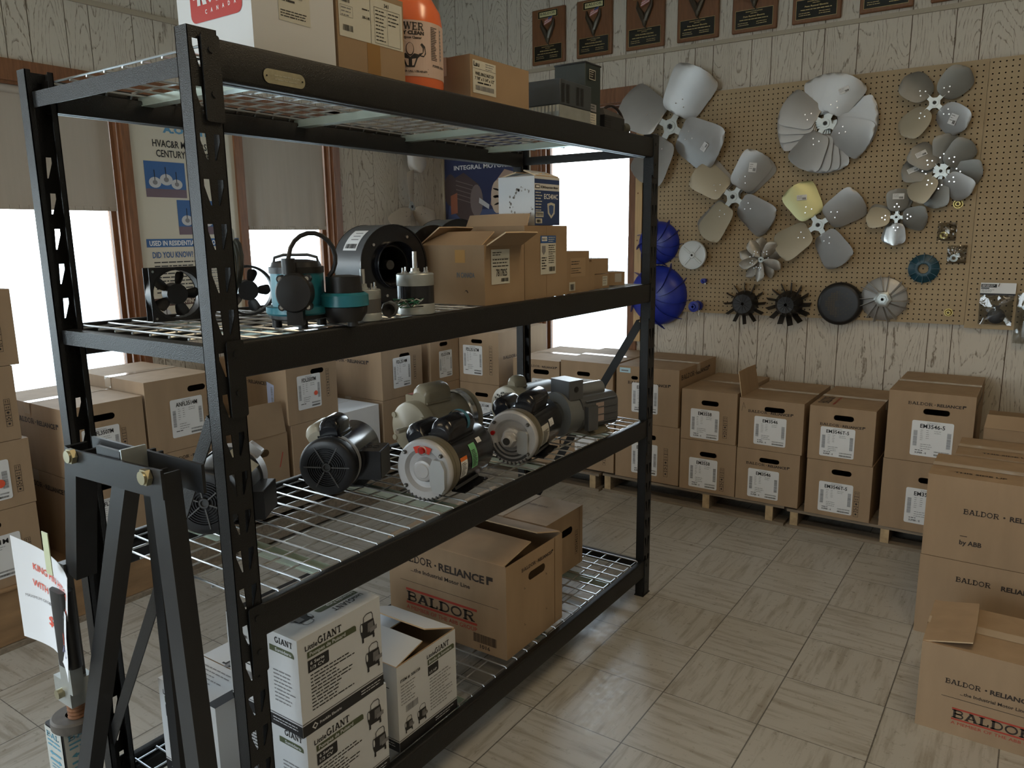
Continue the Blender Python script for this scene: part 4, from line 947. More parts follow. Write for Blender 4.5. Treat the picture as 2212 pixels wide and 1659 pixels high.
BLKP = mat('black_plastic', (.012, .012, .013, 1), .42, spec=.5); BLKG = mat('grey_black_hub', (.05, .052, .055, 1), .45)
def spiky(label, x, z, R, H, n, tilt=0, rh=.5):
    t = thing('spiky_cooling_fan', label, 'cooling fan', (x, PY-.003, z), group='black spiky cooling fans', rot=WR)
    m_ = MB(); m_.lathe([(0, R*.62), (H*.35, R*.60), (H*.9, R*rh), (H, R*rh*.9), (H*.96, R*.12), (H*.96, .009), (H*.5, .008)], BLKP, 36, axis='z')
    m_.build('hub', t)
    for k in range(n):
        a = 2*PI*k/n; b = MB(); b.M = Matrix.Rotation(a, 4, 'Z'); b.bbox(R*.10, R*.48, -.001, .001, H*.90, H*1.03, BLKG, r=.0008, axis='x', n=1)
        b.M = Matrix.Rotation(a+.1, 4, 'Z') @ Matrix.Rotation(.35, 4, 'X'); b.bbox(R*.55, R*1.0, -.0015, .0015, H*.02, H*.62, BLKP, r=.0012, axis='x', n=1)
        b.build('paddle', t)
    return t
spiky('flatter black spiky cooling fan, left one under the propellers', -.500, 1.064, .118, .055, 12)
spiky('deeper black spiky cooling fan with a bright screw on its hub', -.255, 1.070, .118, .085, 13, rh=.42)
# black fan cover
t = thing('fan_cover', 'round black plastic fan cover with triangular grille holes', 'fan cover', (.010, PY, 1.083), rot=WR)
m_ = MB(); m_.lathe([(.0, .112), (.030, .113), (.040, .110), (.048, .102), (.050, .090), (.046, 0)], BLKP, 44, axis='z'); m_.build('cover_shell', t)
m_ = MB(); HOLEM = mat('grille_hole', (.10, .075, .045, 1), .9)
for i in range(-5, 6):
    for j in range(-6, 7):
        x, y = i*.0125, j*.0108
        r_ = math.hypot(x, y)
        if .018 < r_ < .066 and (x < .01 or (i+j) % 2 == 0):
            q = .0062 if x < -.005 else .0036; s_ = 1 if (i+j) % 2 else -1
            zz = .0502-.004*(1-r_/.09)*.6; m_.add([(x-q, y-s_*q*.5, zz), (x+q, y-s_*q*.5, zz), (x, y+s_*q*.8, zz)], [(0, 1, 2) if s_ > 0 else (0, 2, 1)], HOLEM)
m_.build('grille', t, smooth=False)
# silver finned rotor
t = thing('finned_rotor', 'silver aluminium rotor bristling with long radial fins, right of the black cover', 'rotor', (.218, PY-.002, 1.115), rot=WR)
m_ = MB(); m_.lathe([(0, .112), (.012, .110), (.022, .09), (.026, .05), (.03, .04)], ALU, 40, axis='z'); m_.build('backplate', t)
m_ = MB(); m_.lathe([(.028, .042), (.040, .044), (.044, .038), (.044, .022), (.052, .020), (.052, .008), (.046, .007)], GALV, 6, axis='z'); m_.build('centre_boss', t)
for k in range(14):
    a = 2*PI*k/14+.12*(k % 2); b = MB(); b.M = Matrix.Rotation(a, 4, 'Z') @ Matrix.Rotation(.25, 4, 'X'); b.box(.035, .122, -.0008, .0008, .012, .046, ALU); b.build('fin', t)
# teal impeller
TEALP = mat('teal_plastic', (.006, .055, .085, 1), .38)
t = thing('teal_impeller', 'small dark teal ring impeller with square vanes', 'impeller', (.389, PY, 1.272), rot=WR)
m_ = MB(); m_.lathe([(.0, .070), (.014, .070), (.026, .045), (.030, .028), (.028, .024), (.004, .024)], TEALP, 34, axis='z'); m_.build('ring', t)
for k in range(12):
    b = MB(); b.M = Matrix.Rotation(2*PI*k/12, 4, 'Z'); b.box(.026, .077, -.001, .001, .002, .031, TEALP); b.build('vane', t)
BRS = mat('brass', (.42, .33, .12, 1), .35, metal=.8, var=.2, vscale=60)
for x, z, s_, l in ((.512, 1.583, 1.0, 'tiny brass adaptor ring hanging under the two-fan pair'), (.515, 1.058, .9, 'tiny brass adaptor near the bottom edge of the pegboard')):
    t = thing('brass_adaptor', l, 'brass fitting', (x, PY, z), rot=WR); m_ = MB()
    m_.lathe([(.0, .020*s_), (.006, .022*s_), (.006, .018*s_), (.016, .016*s_), (.020, .012*s_), (.020, .007*s_), (.004, .006*s_)], BRS, 14, axis='z')
    for k in range(4): a = PI/2*k+.4; m_.cyl((.017*s_*math.cos(a), .017*s_*math.sin(a), .004), (.017*s_*math.cos(a), .017*s_*math.sin(a), .012), .0035, BRS, 8)
    m_.build('adaptor_ring', t)
def crumple(w, h, seed, amp=.006, d=.012):
    m_ = MB(); r = random.Random(seed); n = 9; vs = []
    for sd in (1, -1):
        for j in range(n+1):
            for i in range(n+1):
                e = min(i, j, n-i, n-j)/(n/2); vs.append(((i/n-.5)*w+r.uniform(-.002, .002), (j/n-.5)*h+r.uniform(-.002, .002), d+sd*(d*.8*min(1, e*1.6))+(r.uniform(-amp, amp) if sd > 0 else 0)))
    K = (n+1)**2; fs = []
    for k in (0, K):
        for j in range(n):
            for i in range(n):
                p = k+j*(n+1)+i; q = (p, p+1, p+n+2, p+n+1); fs.append(q if k == 0 else q[::-1])
    m_.add(vs, fs, POLY); return m_
for x, z, sd, l in ((.476, 1.452, 1, 'little polythene bag with a brass ring inside, upper of two by the seam'), (.528, 1.342, 2, 'little polythene bag with a pale ring inside, lower of two by the seam')):
    t = thing('parts_bag', l, 'plastic bag', (x, PY, z), rot=WR); crumple(.082, .088, sd).build('bag', t)
    m_ = MB(); m_.lathe([(.006, .018), (.014, .018), (.014, .009), (.006, .008)], BRS if sd == 1 else GALV, 16, axis='z', c=(-.012, -.018, 0)); m_.build('ring', t)
    m_ = MB(); m_.tube([(0, .030, 0), (0, .032, .026), (.004, .036, .034)], .0018, STEEL, 6); m_.build('peg_hook', t)
t = thing('header_card_pack', 'hanging polythene pack with a black and white header card and black pump cover', 'blister pack', (.712, PY, 1.105), rot=WR)
m_ = MB(); F = (V(-.070, .046, .020), V(1, 0, 0), V(0, 1, 0), V(0, 0, 1)); m_.box(-.070, .074, .046, .104, .0185, .020, WHITE)
m_.rect(F, .002, .036, .066, .052, BLACK); m_.rect(F, .002, .029, .036, .034, BLACK); m_.rect(F, 0, .0, .144, .008, BLACK); m_.lines(F, .004, .024, .06, 3, .005, .003, GREYP); m_.lines(F, .006, .046, .06, 2, .006, .004, WHITE, o=.0014)
m_.build('header_card', t, smooth=False)
c = crumple(.138, .142, 5, .004, .010); c.v = [(a, b-.026, q) for a, b, q in c.v]; c.build('bag', t)
m_ = MB(); m_.lathe([(.004, .037), (.014, .036), (.018, .02), (.018, .0)], BLKP, 24, axis='z', c=(.004, -.055, 0)); m_.box(-.012, .016, -.03, -.005, .004, .014, BLKP); m_.build('pump_cover', t)
m_ = MB(); m_.tube([(.004, .088, 0), (.004, .090, .05), (.008, .104, .06)], .002, STEEL, 6); m_.build('peg_hook', t)
t = thing('polythene_bag', 'limp clear polythene bag at the right edge of the pegboard', 'plastic bag', (.858, PY, 1.045), rot=WR); c = crumple(.13, .24, 9, .006, .012); c.build('bag', t)
m_ = MB(); m_.box(-.03, .05, -.09, -.02, .008, .012, WHITE); m_.build('insert_card', t)
o = MB(); o.tube([(0, 0, 0), (0, -.03, 0), (0, -.036, .005)], .002, STEEL, 6); o = o.build('peg_hook'); o.location = (.766, PY-.002, 1.52); tag(o, 'lone empty steel peg hook on the right pegboard sheet', 'hook')

# ================================================================ PLAQUES
WALN = mat('walnut_plaque', (.20, .085, .035, 1), .35, var=.15, vscale=10, stretch=(8, 8, 1)); GOLD = mat('gold_letter', (.62, .48, .22, 1), .35, metal=.6)
BRZ = mat('dark_bronze', (.10, .085, .065, 1), .4, metal=.6); FRED = mat('flag_red', (.55, .20, .18, 1), .6); FBLU = mat('flag_blue', (.06, .09, .25, 1), .6)
GLOSSB = mat('gloss_black_plate', (.008, .009, .008, 1), .12, spec=.7)
def plaque(label, x, full=True, gold=False, w=.242, h=.328, cap2=''):
    t = thing('award_plaque', label, 'plaque', (x, YB-.022, 2.522), group='row of award plaques')
    m_ = MB(); m_.box(-w/2, w/2, 0, .020, 0, h, WALN); m_.build('wooden_board', t, bevel=.006)
    F = FY(-w/2, -.0005, 0)
    m_ = MB(); m_.box(.020-w/2, w-.020-w/2, -.003, -.0002, .018, .112, GLOSSB); G = FY(-w/2, -.0032, 0)
    m_.frame(G, .020, .018, w-.020, .112, .0016, GOLD)
    m_.text(G, 'BALDOR EAGLE AWARD', w/2, .098, .0055, GOLD, .09, align='c'); m_.lines(G, w*.42, .090, w*.58, 1, .01, .004, GOLD)
    m_.text(G, cap2 or 'PETER RUNNELS ELECTRIC', w/2, .074, .0075, GOLD, .115, align='c'); m_.lines(G, w*.18, .060, w*.82, 1, .01, .0055, GOLD, ragged=0)
    for u in (.035, .135): m_.lines(G, u, .045, u+.06, 2, .010, .004, GOLD, seed=int(u*100))
    m_.build('engraved_plate', t, smooth=False)
    # bronze eagle: body with two raised wings, holding a flag
    m_ = MB(); cy = -.006
    m_.lathe([(-.028, .002), (-.02, .010), (0, .016), (.02, .013), (.034, .006), (.040, .001)], BRZ, 10, c=(0, cy, .145), axis='z')
    for s_ in (-1, 1):
        m_.tube([(s_*.004, cy, .15), (s_*.018, cy, .185), (s_*.042, cy-.004, .225), (s_*.046, cy, .262)], .01, BRZ, 8, [.014, .018, .012, .003])
    m_.tube([(0, cy, .12), (.012, cy, .105), (-.012, cy, .105)], .006, BRZ, 6)
    m_.build('eagle', t)
    m_ = MB(); vs = []
    P = [(-.024, .225), (.032, .245), (.040, .275), (-.014, .258)]
    m_.poly(F, [(w/2+a, b) for a, b in P], FRED, .012); m_.poly(F, [(w/2+.008, .254), (w/2+.036, .262), (w/2+.040, .275), (w/2+.010, .266)], FBLU, .0135)
    for i in range(2): m_.poly(F, [(w/2-.022+i*.003, .231+i*.012), (w/2+.032, .250+i*.011), (w/2+.032, .253+i*.011), (w/2-.022+i*.003, .234+i*.012)], WHITE, .013)
    m_.build('flag', t, smooth=False)
    m_ = MB(); m_.box(-w*.30, w*.30, -.003, -.0002, h-.058, h-.014, GLOSSB); G = FY(-w*.30, -.0032, h-.058); m_.frame(G, 0, 0, w*.6, .044, .0016, GOLD); m_.rect(G, .012, .008, w*.6-.012, .036, mat('cream_logo', (.60, .56, .30, 1), .5)); m_.slab(G, 'BALDOR', .018, .018, .013, BLACK, w*.6-.036, o=.0014)
    m_.build('brand_plate', t, smooth=False)
PX = [-1.825, -1.500, -1.165, -.845, -.528, -.208, .120, .436]
PL = ['first award plaque from the left, above the top shelf boxes', 'second award plaque from the left, above the tall black transformer', 'third award plaque from the left with the flag still in view', 'fourth award plaque, its logo cut off by the picture top', 'fifth award plaque whose black plate catches a gold reflection', 'sixth award plaque, only its black plate and lower edge in view', 'seventh award plaque, showing a sliver of black plate', 'eighth award plaque, just its lower wooden edge in view']
for i, x in enumerate(PX): plaque(PL[i], x, cap2='Pete Runnel Electric' if i >= 3 else '')

# ================================================================ POSTERS AND WALL FANS (LEFT WALL)
PAPER = mat('cream_poster_paper', (.62, .58, .48, 1), .4); PBLUE = mat('poster_blue', (.045, .13, .33, 1), .4); PLB = mat('poster_light_blue', (.11, .30, .50, 1), .4); PBR = mat('poster_brown', (.09, .045, .035, 1), .4); PRED = mat('poster_red', (.55, .05, .03, 1), .4); NAVY = mat('poster_navy', (.035, .045, .115, 1), .35)
t = thing('motor_poster', 'tall cream poster of air conditioning motors between two windows', 'poster', (XL+.003, -.675, 1.03))
m_ = MB(); m_.box(-.001, .001, -.280, .285, 0, 1.03, PAPER); F = FX(.0012, -.280, 0)
m_.text(F, 'A.O.SMITH', .17, .945, .032, PLB, .30, bold=.05)
m_.text(F, 'HVAC&R MOTORS FROM', .11, .875, .034, BLACK, .40, bold=.02); m_.text(F, 'CENTURY & UNIVERSAL', .125, .828, .034, BLACK, .37, bold=.02)
m_.rect(F, .055, .635, .27, .805, PBLUE); m_.rect(F, .055, .635, .27, .675, mat('poster_mauve', (.17, .12, .15, 1), .4), .001)
m_.rect(F, .21, .455, .44, .625, PBLUE); m_.rect(F, .21, .455, .44, .495, mat('poster_mauve', (.17, .12, .15, 1), .4), .001)
PM = mat('poster_motor_silver', (.55, .56, .58, 1), .4)
for bx, bz in ((.055, .635), (.21, .455)):
    for cx, cz, r_ in ((.05, .07, .032), (.11, .085, .034), (.165, .065, .03)):
        m_.poly(F, [(bx+cx+r_*math.cos(i*PI/9), bz+cz+r_*.8*math.sin(i*PI/9)) for i in range(18)], PM, .0014); m_.rect(F, bx+cx-.002, bz+cz, bx+cx+.002, bz+cz+.06, BLACK, .0016); m_.poly(F, [(bx+cx+r_*.4*math.cos(i*PI/6), bz+cz+r_*.35*math.sin(i*PI/6)) for i in range(12)], GREYP, .0018)
m_.rect(F, .03, .395, .555, .435, PBLUE); m_.text(F, 'USED IN RESIDENTIAL AND COMMERCIAL', .045, .403, .024, WHITE, .49, bold=.03)
m_.text(F, 'DID YOU KNOW?', .055, .343, .030, PBLUE, .22, bold=.02)
m_.lines(F, .06, .318, .34, 9, .0185, .009, BLACK, seed=5, ragged=.25); m_.rect(F, .345, .305, .53, .35, PRED)
for i in range(5): m_.rect(F, .35, .27-i*.045, .365, .285-i*.045, PBLUE); m_.lines(F, .37, .28-i*.045, .52, 3, .012, .007, GREYP, seed=i)
m_.rect(F, .03, .105, .32, .145, PBR); m_.text(F, 'TYPES OF MOUNTINGS', .055, .113, .022, PAPER, .22, bold=.03)
for cx in (.10, .20, .30): m_.poly(F, [(cx+.024*math.cos(i*PI/9), .06+.03*math.sin(i*PI/9)) for i in range(18)], PM, .0014); m_.rect(F, cx-.002, .05, cx+.002, .10, BLACK, .0016)
m_.build('printed_sheet', t, smooth=False)
t = thing('integral_motors_poster', 'navy poster of industrial motors in the corner by the back window', 'poster', (-2.375, YB-.003, 1.34))
m_ = MB(); m_.box(-.33, .33, -.001, .001, 0, .80, NAVY); F = FY(-.33, -.0012, 0)
m_.text(F, 'INTEGRAL MOTORS', .085, .575, .030, WHITE, .47); m_.text(F, 'US', .23, .68, .05, WHITE, .1, bold=.02)
m_.poly(F, [(.05, .42), (.17, .30), (.45, .30), (.62, .55), (.62, .0), (.0, .0), (.0, .12)], mat('poster_steel_blue', (.07, .10, .22, 1), .4), .0009)
MB_ = mat('poster_motor_brown', (.085, .06, .06, 1), .4); MT = mat('poster_motor_tan', (.42, .30, .24, 1), .4); MH = mat('poster_motor_light', (.20, .16, .16, 1), .4)
m_.poly(F, [(.05+.06*math.cos(i*PI/9), .44+.11*math.sin(i*PI/9)) for i in range(18)], MB_, .0012)
m_.poly(F, [(.04, .50), (.17, .555), (.30, .47), (.30, .25), (.16, .22), (.06, .30)], MB_, .0013); m_.poly(F, [(.28+.055*math.cos(i*PI/9), .36+.11*math.sin(i*PI/9)) for i in range(18)], MH, .0015)
for i in range(5): m_.poly(F, [(.10, .50-.03*i), (.25, .46-.03*i), (.25, .465-.03*i), (.10, .506-.03*i)], MH, .0016)
m_.poly(F, [(.05, .40), (.11, .42), (.11, .28), (.05, .27)], mat('poster_rust', (.33, .12, .07, 1), .4), .0018); m_.poly(F, [(.30, .345), (.385, .30), (.39, .33), (.305, .38)], PM, .0018)
m_.poly(F, [(.42, .46), (.52, .56), (.63, .53), (.63, .30), (.47, .27), (.40, .33)], MT, .0013); m_.poly(F, [(.455+.05*math.cos(i*PI/9), .38+.11*math.sin(i*PI/9)) for i in range(18)], mat('poster_cream', (.60, .48, .38, 1), .4), .0015)
for k in range(6): a = k*PI/3; m_.poly(F, [(.455+.028*math.cos(a+i*PI/4)*1+.008*math.cos(i), .38+.055*math.sin(a)+.012*math.sin(i*PI/4)) for i in range(6)], BLACK, .0017)
m_.text(F, 'Direct OEM', .385, .215, .028, WHITE, .17); m_.text(F, 'Replacement', .385, .172, .028, WHITE, .18)
m_.build('printed_sheet', t, smooth=False)
# fans on the left wall
LWR = (PI/2, 0, PI/2)
def wall_fan(label, y, z, R, base, nb, off, m):
    t = axial_fan(label, 0, 0, R, base, nb=nb, wo=.66, wi=.36, n=3.2, off=off, pitch=32, m=m, r0=.14, hub=.0, camber=.16, group=None)
    t.location = (XL+off, y, z); t.rotation_euler = LWR; return t
BEIGEF = mat('beige_painted_propeller', (.40, .34, .27, 1), .45)
wall_fan('beige three-blade propeller hanging on the panelled wall left of the corner', .895, 1.655, .235, 95, 3, .10, BEIGEF)
wall_fan('pale four-blade propeller half hidden by the top shelf beam on the left wall', .93, 2.10, .23, 20, 4, .08, mat('pale_propeller', (.50, .46, .42, 1), .4, metal=.3))
# ================================================================ ELECTRIC MOTORS (third deck)
ZM = .7445
GBLK = mat('gloss_black_enamel', (.008, .009, .013, 1), .2, spec=.6); MBLK = mat('satin_black_enamel', (.012, .013, .016, 1), .4, spec=.5)
LGREY = mat('light_grey_cast', (.50, .50, .51, 1), .42, metal=.25, var=.06, vscale=30, bump=.2, bscale=200)
TAN = mat('tan_motor_enamel', (.30, .265, .19, 1), .3, spec=.55); TAN2 = mat('cream_motor_enamel', (.42, .38, .28, 1), .35)
MGREY = mat('slate_grey_enamel', (.085, .092, .10, 1), .38, spec=.5); OLIV = mat('olive_steel', (.21, .19, .14, 1), .35, metal=.3)
def motor_root(label, x, y, az, name='electric_motor'):
    return thing(name, label, 'motor', (x, y, ZM), -math.radians(az), group='electric motors on the third shelf deck')
def feet(t, L, r, h, m, y0=None):
    y0 = L*.35 if y0 is None else y0
    b = MB()
    w = r*.82; P = [(-w*1.05, 0), (-w*.45, 0), (-w*.36, .012), (w*.36, .012), (w*.45, 0), (w*1.05, 0), (w*1.05, .004), (w*.62, .006), (w*.50, (h-r)+.030), (-w*.50, (h-r)+.030), (-w*.62, .006), (-w*1.05, .004)]
    b.prism(P, lambda a, c, s_: (a, s_, c), y0, L*.86, m); b.build('foot_bracket', t)
def capacitor(t, ang, y0, y1, r, h, cr, m, name='capacitor_cover'):
    # half-round cover lying along the shell at angle ang (degrees from straight up, to the right)
    b = MB(); a = math.radians(ang); M = Matrix.Translation((0, 0, h)) @ Matrix.Rotation(a, 4, 'Y'); b.M = M; n = 12
    base = r*.90; top = r+cr*.9; P = []
    P = [(-cr, base), (-cr, top-cr*.2)]
    for i in range(n+1):
        q = PI-PI*i/n; P.append((cr*math.cos(q), top-cr*.2+cr*.85*math.sin(q)))
    P += [(cr, base)]
    k = len(P); secs = []
    for yy, sc in ((y0, .55), (y0+.006, .86), (y0+.018, 1), (y1-.018, 1), (y1-.006, .9), (y1, .6)):
        secs += [(p*(.7+.3*sc), yy, base+(q_-base)*sc) for p, q_ in P]
    fs = []
    for s_ in range(5):
        for i in range(k-1): fs.append((s_*k+i, s_*k+i+1, (s_+1)*k+i+1, (s_+1)*k+i))
    fs += [tuple(range(k)), tuple(range(6*k-1, 5*k-1, -1))]
    b.add(secs, fs, m)
    b.box(-cr-.005, cr+.005, y0+.004, y1-.004, base-.001, base+r*.06, m); b.build(name, t)
def ring_cover(b, r, y0, m, groove):
    # fan cover with concentric slots
    b.lathe([(y0+.035, r*.985), (y0+.012, r), (y0+.004, r*.97), (y0, r*.90), (y0, r*.665)], m, 48)
    pr = []; k = 6
    for i in range(k):
        ro = r*(.64-i*.075); ri = ro-r*.034
        pr += [(y0+.006, ro+r*.022), (y0+.006, ro), (y0+.001, ro), (y0+.001, ri), (y0+.006, ri)]
    b.lathe(pr+[(y0+.006, r*.16)], m, 48)
    b.lathe([(y0+.004, r*.15), (y0-.001, r*.15), (y0-.001, r*.10), (y0+.003, r*.09), (y0+.003, 0)], groove, 24)
def spokes(t, r, h, y, m, n=6, a0=0):
    for k in range(n):
        b = MB(); b.M = Matrix.Translation((0, y, h)) @ Matrix.Rotation(math.radians(a0+360*k/n), 4, 'Y'); b.box(r*.17, r*.80, -.0015, .001, -.0016, .0016, m); b.build('spoke', t)
FSPK = mat('cover_spoke_grey', (.10, .105, .11, 1), .4)
# M2: black fan-cooled motor
r, h, L = .083, .086, .27
t = motor_root('gloss black motor with concentric-slot fan cover and black terminal box, centre left of the deck', -.715, -1.640, -27)
b = MB(); b.lathe([(.03, r*.96), (L-.03, r*.96), (L, r*.80), (L, 0)], GBLK, 48, c=(0, 0, h)); b.lathe([(.045, r*.965), (.055, r*.985), (.065, r*.965)], LGREY, 48, c=(0, 0, h)); b.build('motor_shell', t)
b = MB(); b.M = Matrix.Translation((0, 0, h)); ring_cover(b, r, 0, MBLK, BLKG); b.build('fan_cover', t); spokes(t, r, h, 0, FSPK, 6, 0)
feet(t, L, r, h, GBLK); capacitor(t, -4, .045, .15, r, h, .030, GBLK); capacitor(t, -34, .05, .17, r, h, .026, mat('cream_cover', (.40, .37, .29, 1), .4), 'rear_cover')
b = MB(); b.bbox(r*.55, r*1.62, .07, .165, h-.055, h+.030, GBLK, r=.004, axis='y'); b.build('terminal_box', t)
b = MB(); b.box(r*1.62, r*1.64, .075, .16, h-.05, h+.026, MGREY); b.build('box_lid', t)
b = MB()
for x in (.80, 1.05, 1.3): b.lathe([(h+.0305, .011), (h+.0315, .010), (h+.0305, .009)], MBLK, 16, c=(r*x, .12, 0), axis='z')
b.build('knockouts', t)
# M1: motor behind the left post
r = .084
t = motor_root('black and grey motor with loose paper tag, half hidden by the front left rack post', -.745, -2.005, -36)
b = MB(); b.lathe([(.03, r*.97), (.20, r*.97)], MGREY, 48, c=(0, 0, h)); b.lathe([(.20, r*1.03), (.235, r*1.05), (.245, r*.9), (.245, 0)], LGREY, 48, c=(0, 0, h)); b.build('motor_shell', t)
b = MB(); b.M = Matrix.Translation((0, 0, h)); ring_cover(b, r, 0, MBLK, BLKG); b.build('fan_cover', t); spokes(t, r, h, 0, FSPK, 6, 20)
b = MB(); b.bbox(r*.50, r*1.45, .08, .19, h-.075, h-.0, MBLK, r=.004, axis='y'); b.build('terminal_box', t)
b = MB(); b.M = Matrix.Translation((0, 0, h)) @ Matrix.Rotation(math.radians(-58), 4, 'Y'); b.add([(r*1.0, .06, -.05), (r*1.0, .17, -.05), (r*1.03, .18, .03), (r*1.03, .05, .03)], [(0, 1, 2, 3)], mat('paper_tag', (.50, .48, .38, 1), .7)); b.build('paper_tag', t)
b = MB(); b.M = Matrix.Translation((0, .225, h)) @ Matrix.Rotation(math.radians(-50), 4, 'Y'); b.bbox(r*.9, r*1.28, -.014, .010, -.022, .022, LGREY, r=.006, axis='y'); b.build('mounting_lug', t)
feet(t, .22, r, h, MBLK, .08)
# M4: white faced motor with red reset button
def white_motor(label, x, y, az, mirror=False, red=True, lab=0):
    r, h, L = .0865, .0875, .285
    t = motor_root(label, x, y, az)
    b = MB(); b.lathe([(.045, r*.97), (L-.028, r*.97), (L-.004, r*.90), (L, r*.7), (L, 0)], GBLK, 48, c=(0, 0, h)); b.build('motor_shell', t)
    b = MB(); b.M = Matrix.Translation((0, 0, h)); b.lathe([(.055, r*.985), (.010, r), (.003, r*.975), (0, r*.93), (.001, r*.70), (.012, r*.60), (.014, r*.42), (.004, r*.36), (-.004, r*.34), (-.006, r*.30), (-.006, r*.24), (-.008, r*.22), (-.008, 0)], LGREY, 56)
    b.build('end_bell', t)
    b = MB(); b.M = Matrix.Translation((0, 0, h)); b.lathe([(.046, r*1.004), (.030, r*1.012), (.030, r*1.004)], OLIV, 48); b.lathe([(.056, r*.99), (.014, r*1.006)], OLIV, 48); b.build('rim_band', t)
    for a in (40, 140, 220, 320):
        b = MB(); p = (r*.86*math.cos(math.radians(a)), 0, h+r*.86*math.sin(math.radians(a))); b.cyl((p[0], .002, p[2]), (p[0], -.005, p[2]), .006, BLKG, 6); b.cyl((p[0], -.005, p[2]), (p[0], -.009, p[2]), .0035, STEEL, 10); b.build('through_bolt', t)
    b = MB()
    for k in range(9):
        a = math.radians(232+k*9.5); c, s_ = math.cos(a), math.sin(a); b.M = Matrix.Translation((0, 0, h)) @ Matrix.Rotation(-a, 4, 'Y'); b.box(r*.93, r*1.0, .006, .040, -.0022, .0022, BLACK) if False else b.box(r*.90, r*1.004, -.0015, .026, -.0022, .0022, BLKG)
    b.M = None; b.build('cooling_slots', t)
    b = MB(); F = FY(0, -.0015, h)
    if red:
        P = [(r*.82*math.cos(math.radians(q)), r*.82*math.sin(math.radians(q))) for q in range(66, 118, 6)]+[(r*.60*math.cos(math.radians(q)), r*.60*math.sin(math.radians(q))) for q in range(114, 60, -6)]
        b.poly(F, P, mat('warning_red', (.62, .035, .012, 1), .4), .0008); b.cyl((0, .003, h+r*.66), (0, -.008, h+r*.66), .008, mat('button_red', (.40, .008, .006, 1), .3), 14)
        b.lathe([(-.002, .011), (-.006, .0125), (-.002, .014)], LGREY, 18, c=(0, 0, h+r*.66))
    else: b.cyl((-r*.72, .003, h+r*.15), (-r*.72, -.006, h+r*.15), .007, mat('button_red', (.40, .008, .006, 1), .3), 14)
    b.build('reset_button', t)
    b = MB(); b.M = Matrix.Translation((r*.48, 0, h-r*.12))
    if red: P = [(-.006, .048), (.018, .046), (.030, .022), (.030, -.030), (.020, -.046), (-.008, -.044), (-.016, -.02), (-.016, .026)]
    else: P = [(-.014, .036), (.010, .036), (.016, .030), (.016, -.030), (.010, -.036), (-.012, -.036), (-.018, -.03), (-.018, .03)]
    b.prism(P, lambda p, q, s_: (p, s_, q), -.012, .004, mat('zinc_cover_plate', (.50, .52, .53, 1), .4, metal=.5)); b.build('cover_plate', t, bevel=.002)
    if not red:
        b = MB(); b.lathe([(.0, .026), (-.014, .026), (-.020, .021), (-.026, .021), (-.030, .014), (-.030, 0)], LGREY, 6, c=(-r*.05, 0, h-.004)); b.lathe([(-.0305, .012), (-.031, .012), (-.031, 0)], BLKG, 16, c=(-r*.05, 0, h-.004)); b.build('conduit_hub', t)
        b = MB(); b.M = Matrix.Translation((0, 0, h))
        for k in range(3):
            ro = r*(.88-k*.17); P = [(ro*math.cos(math.radians(q)), ro*math.sin(math.radians(q))) for q in range(200, 325, 9)]; Q = [(p*.90, q*.90) for p, q in P][::-1]
            b.poly((V(0, -.0008, 0), V(1, 0, 0), V(0, 0, 1), V(0, -1, 0)), P+Q, BLACK, .001) if False else [b.add([(P[i][0], -.002, P[i][1]), (P[i+1][0], -.002, P[i+1][1]), (P[i+1][0]*.89, -.002, P[i+1][1]*.89), (P[i][0]*.89, -.002, P[i][1]*.89)], [(0, 1, 2, 3)], BLKG) for i in range(len(P)-1)]
        b.build('vent_slots', t)
    feet(t, L, r, h, GBLK); s_ = 1
    capacitor(t, 14, .055, .205, r, h, .033, GBLK); capacitor(t, -36, .05, .17, r, h, .030, GBLK, 'start_capacitor_cover')
    return t, r, h, L
def shell_label(t, r, h, a0, a1, y0, y1, m, name, lines=7, ink=BLACK, head=None, seed=1):
    # label wrapped on the right flank of the shell between two angles (degrees, 0 = right, 90 = up)
    b = MB(); n = 8; R_ = r*.97+.0012; pt = lambda a, y, o=0: ((R_+o)*math.cos(math.radians(a)), y, h+(R_+o)*math.sin(math.radians(a)))
    for i in range(n):
        p, q = a0+(a1-a0)*i/n, a0+(a1-a0)*(i+1)/n; b.add([pt(p, y0), pt(p, y1), pt(q, y1), pt(q, y0)], [(0, 1, 2, 3)], m)
    if head: b.add([pt(a1-(a1-a0)*.18, y0, .0006), pt(a1-(a1-a0)*.18, y1, .0006), pt(a1, y1, .0006), pt(a1, y0, .0006)], [(0, 1, 2, 3)], head)
    rr_ = random.Random(seed)
    for k in range(lines):
        a = a0+(a1-a0)*(.08+.68*k/lines); da = (a1-a0)*.035; y = y0+(y1-y0)*.1; e = y0+(y1-y0)*rr_.uniform(.6, .92)
        while y < e:
            w = (y1-y0)*rr_.uniform(.06, .2); b.add([pt(a, y, .0006), pt(a, min(y+w, e), .0006), pt(a+da, min(y+w, e), .0006), pt(a+da, y, .0006)], [(0, 1, 2, 3)], ink); y += w+(y1-y0)*.04
    b.build(name, t)
t, r, h, L = white_motor('white-faced black motor with red reset arc and green and orange labels, nearest the camera', -.462, -1.520, -10)
shell_label(t, r, h, -22, 18, .062, .100, WHITE, 'warning_label', 9, head=mat('warning_orange', (.75, .17, .02, 1), .5))
shell_label(t, r, h, -14, 34, .128, .163, mat('pale_green_label', (.20, .55, .27, 1), .5), 'rating_label', 11, seed=4)
shell_label(t, r, h, 28, 39, .180, .206, WHITE, 'serial_label', 2)
b = MB(); b.M = Matrix.Translation((0, 0, h)) @ Matrix.Rotation(math.radians(14), 4, 'Y')
b.lathe([(.150, .0345), (.166, .0345)], mat('blue_tape', (.03, .16, .25, 1), .5), 24, c=(0, 0, r+.033*.9-.0066)); b.build('blue_tape', t)
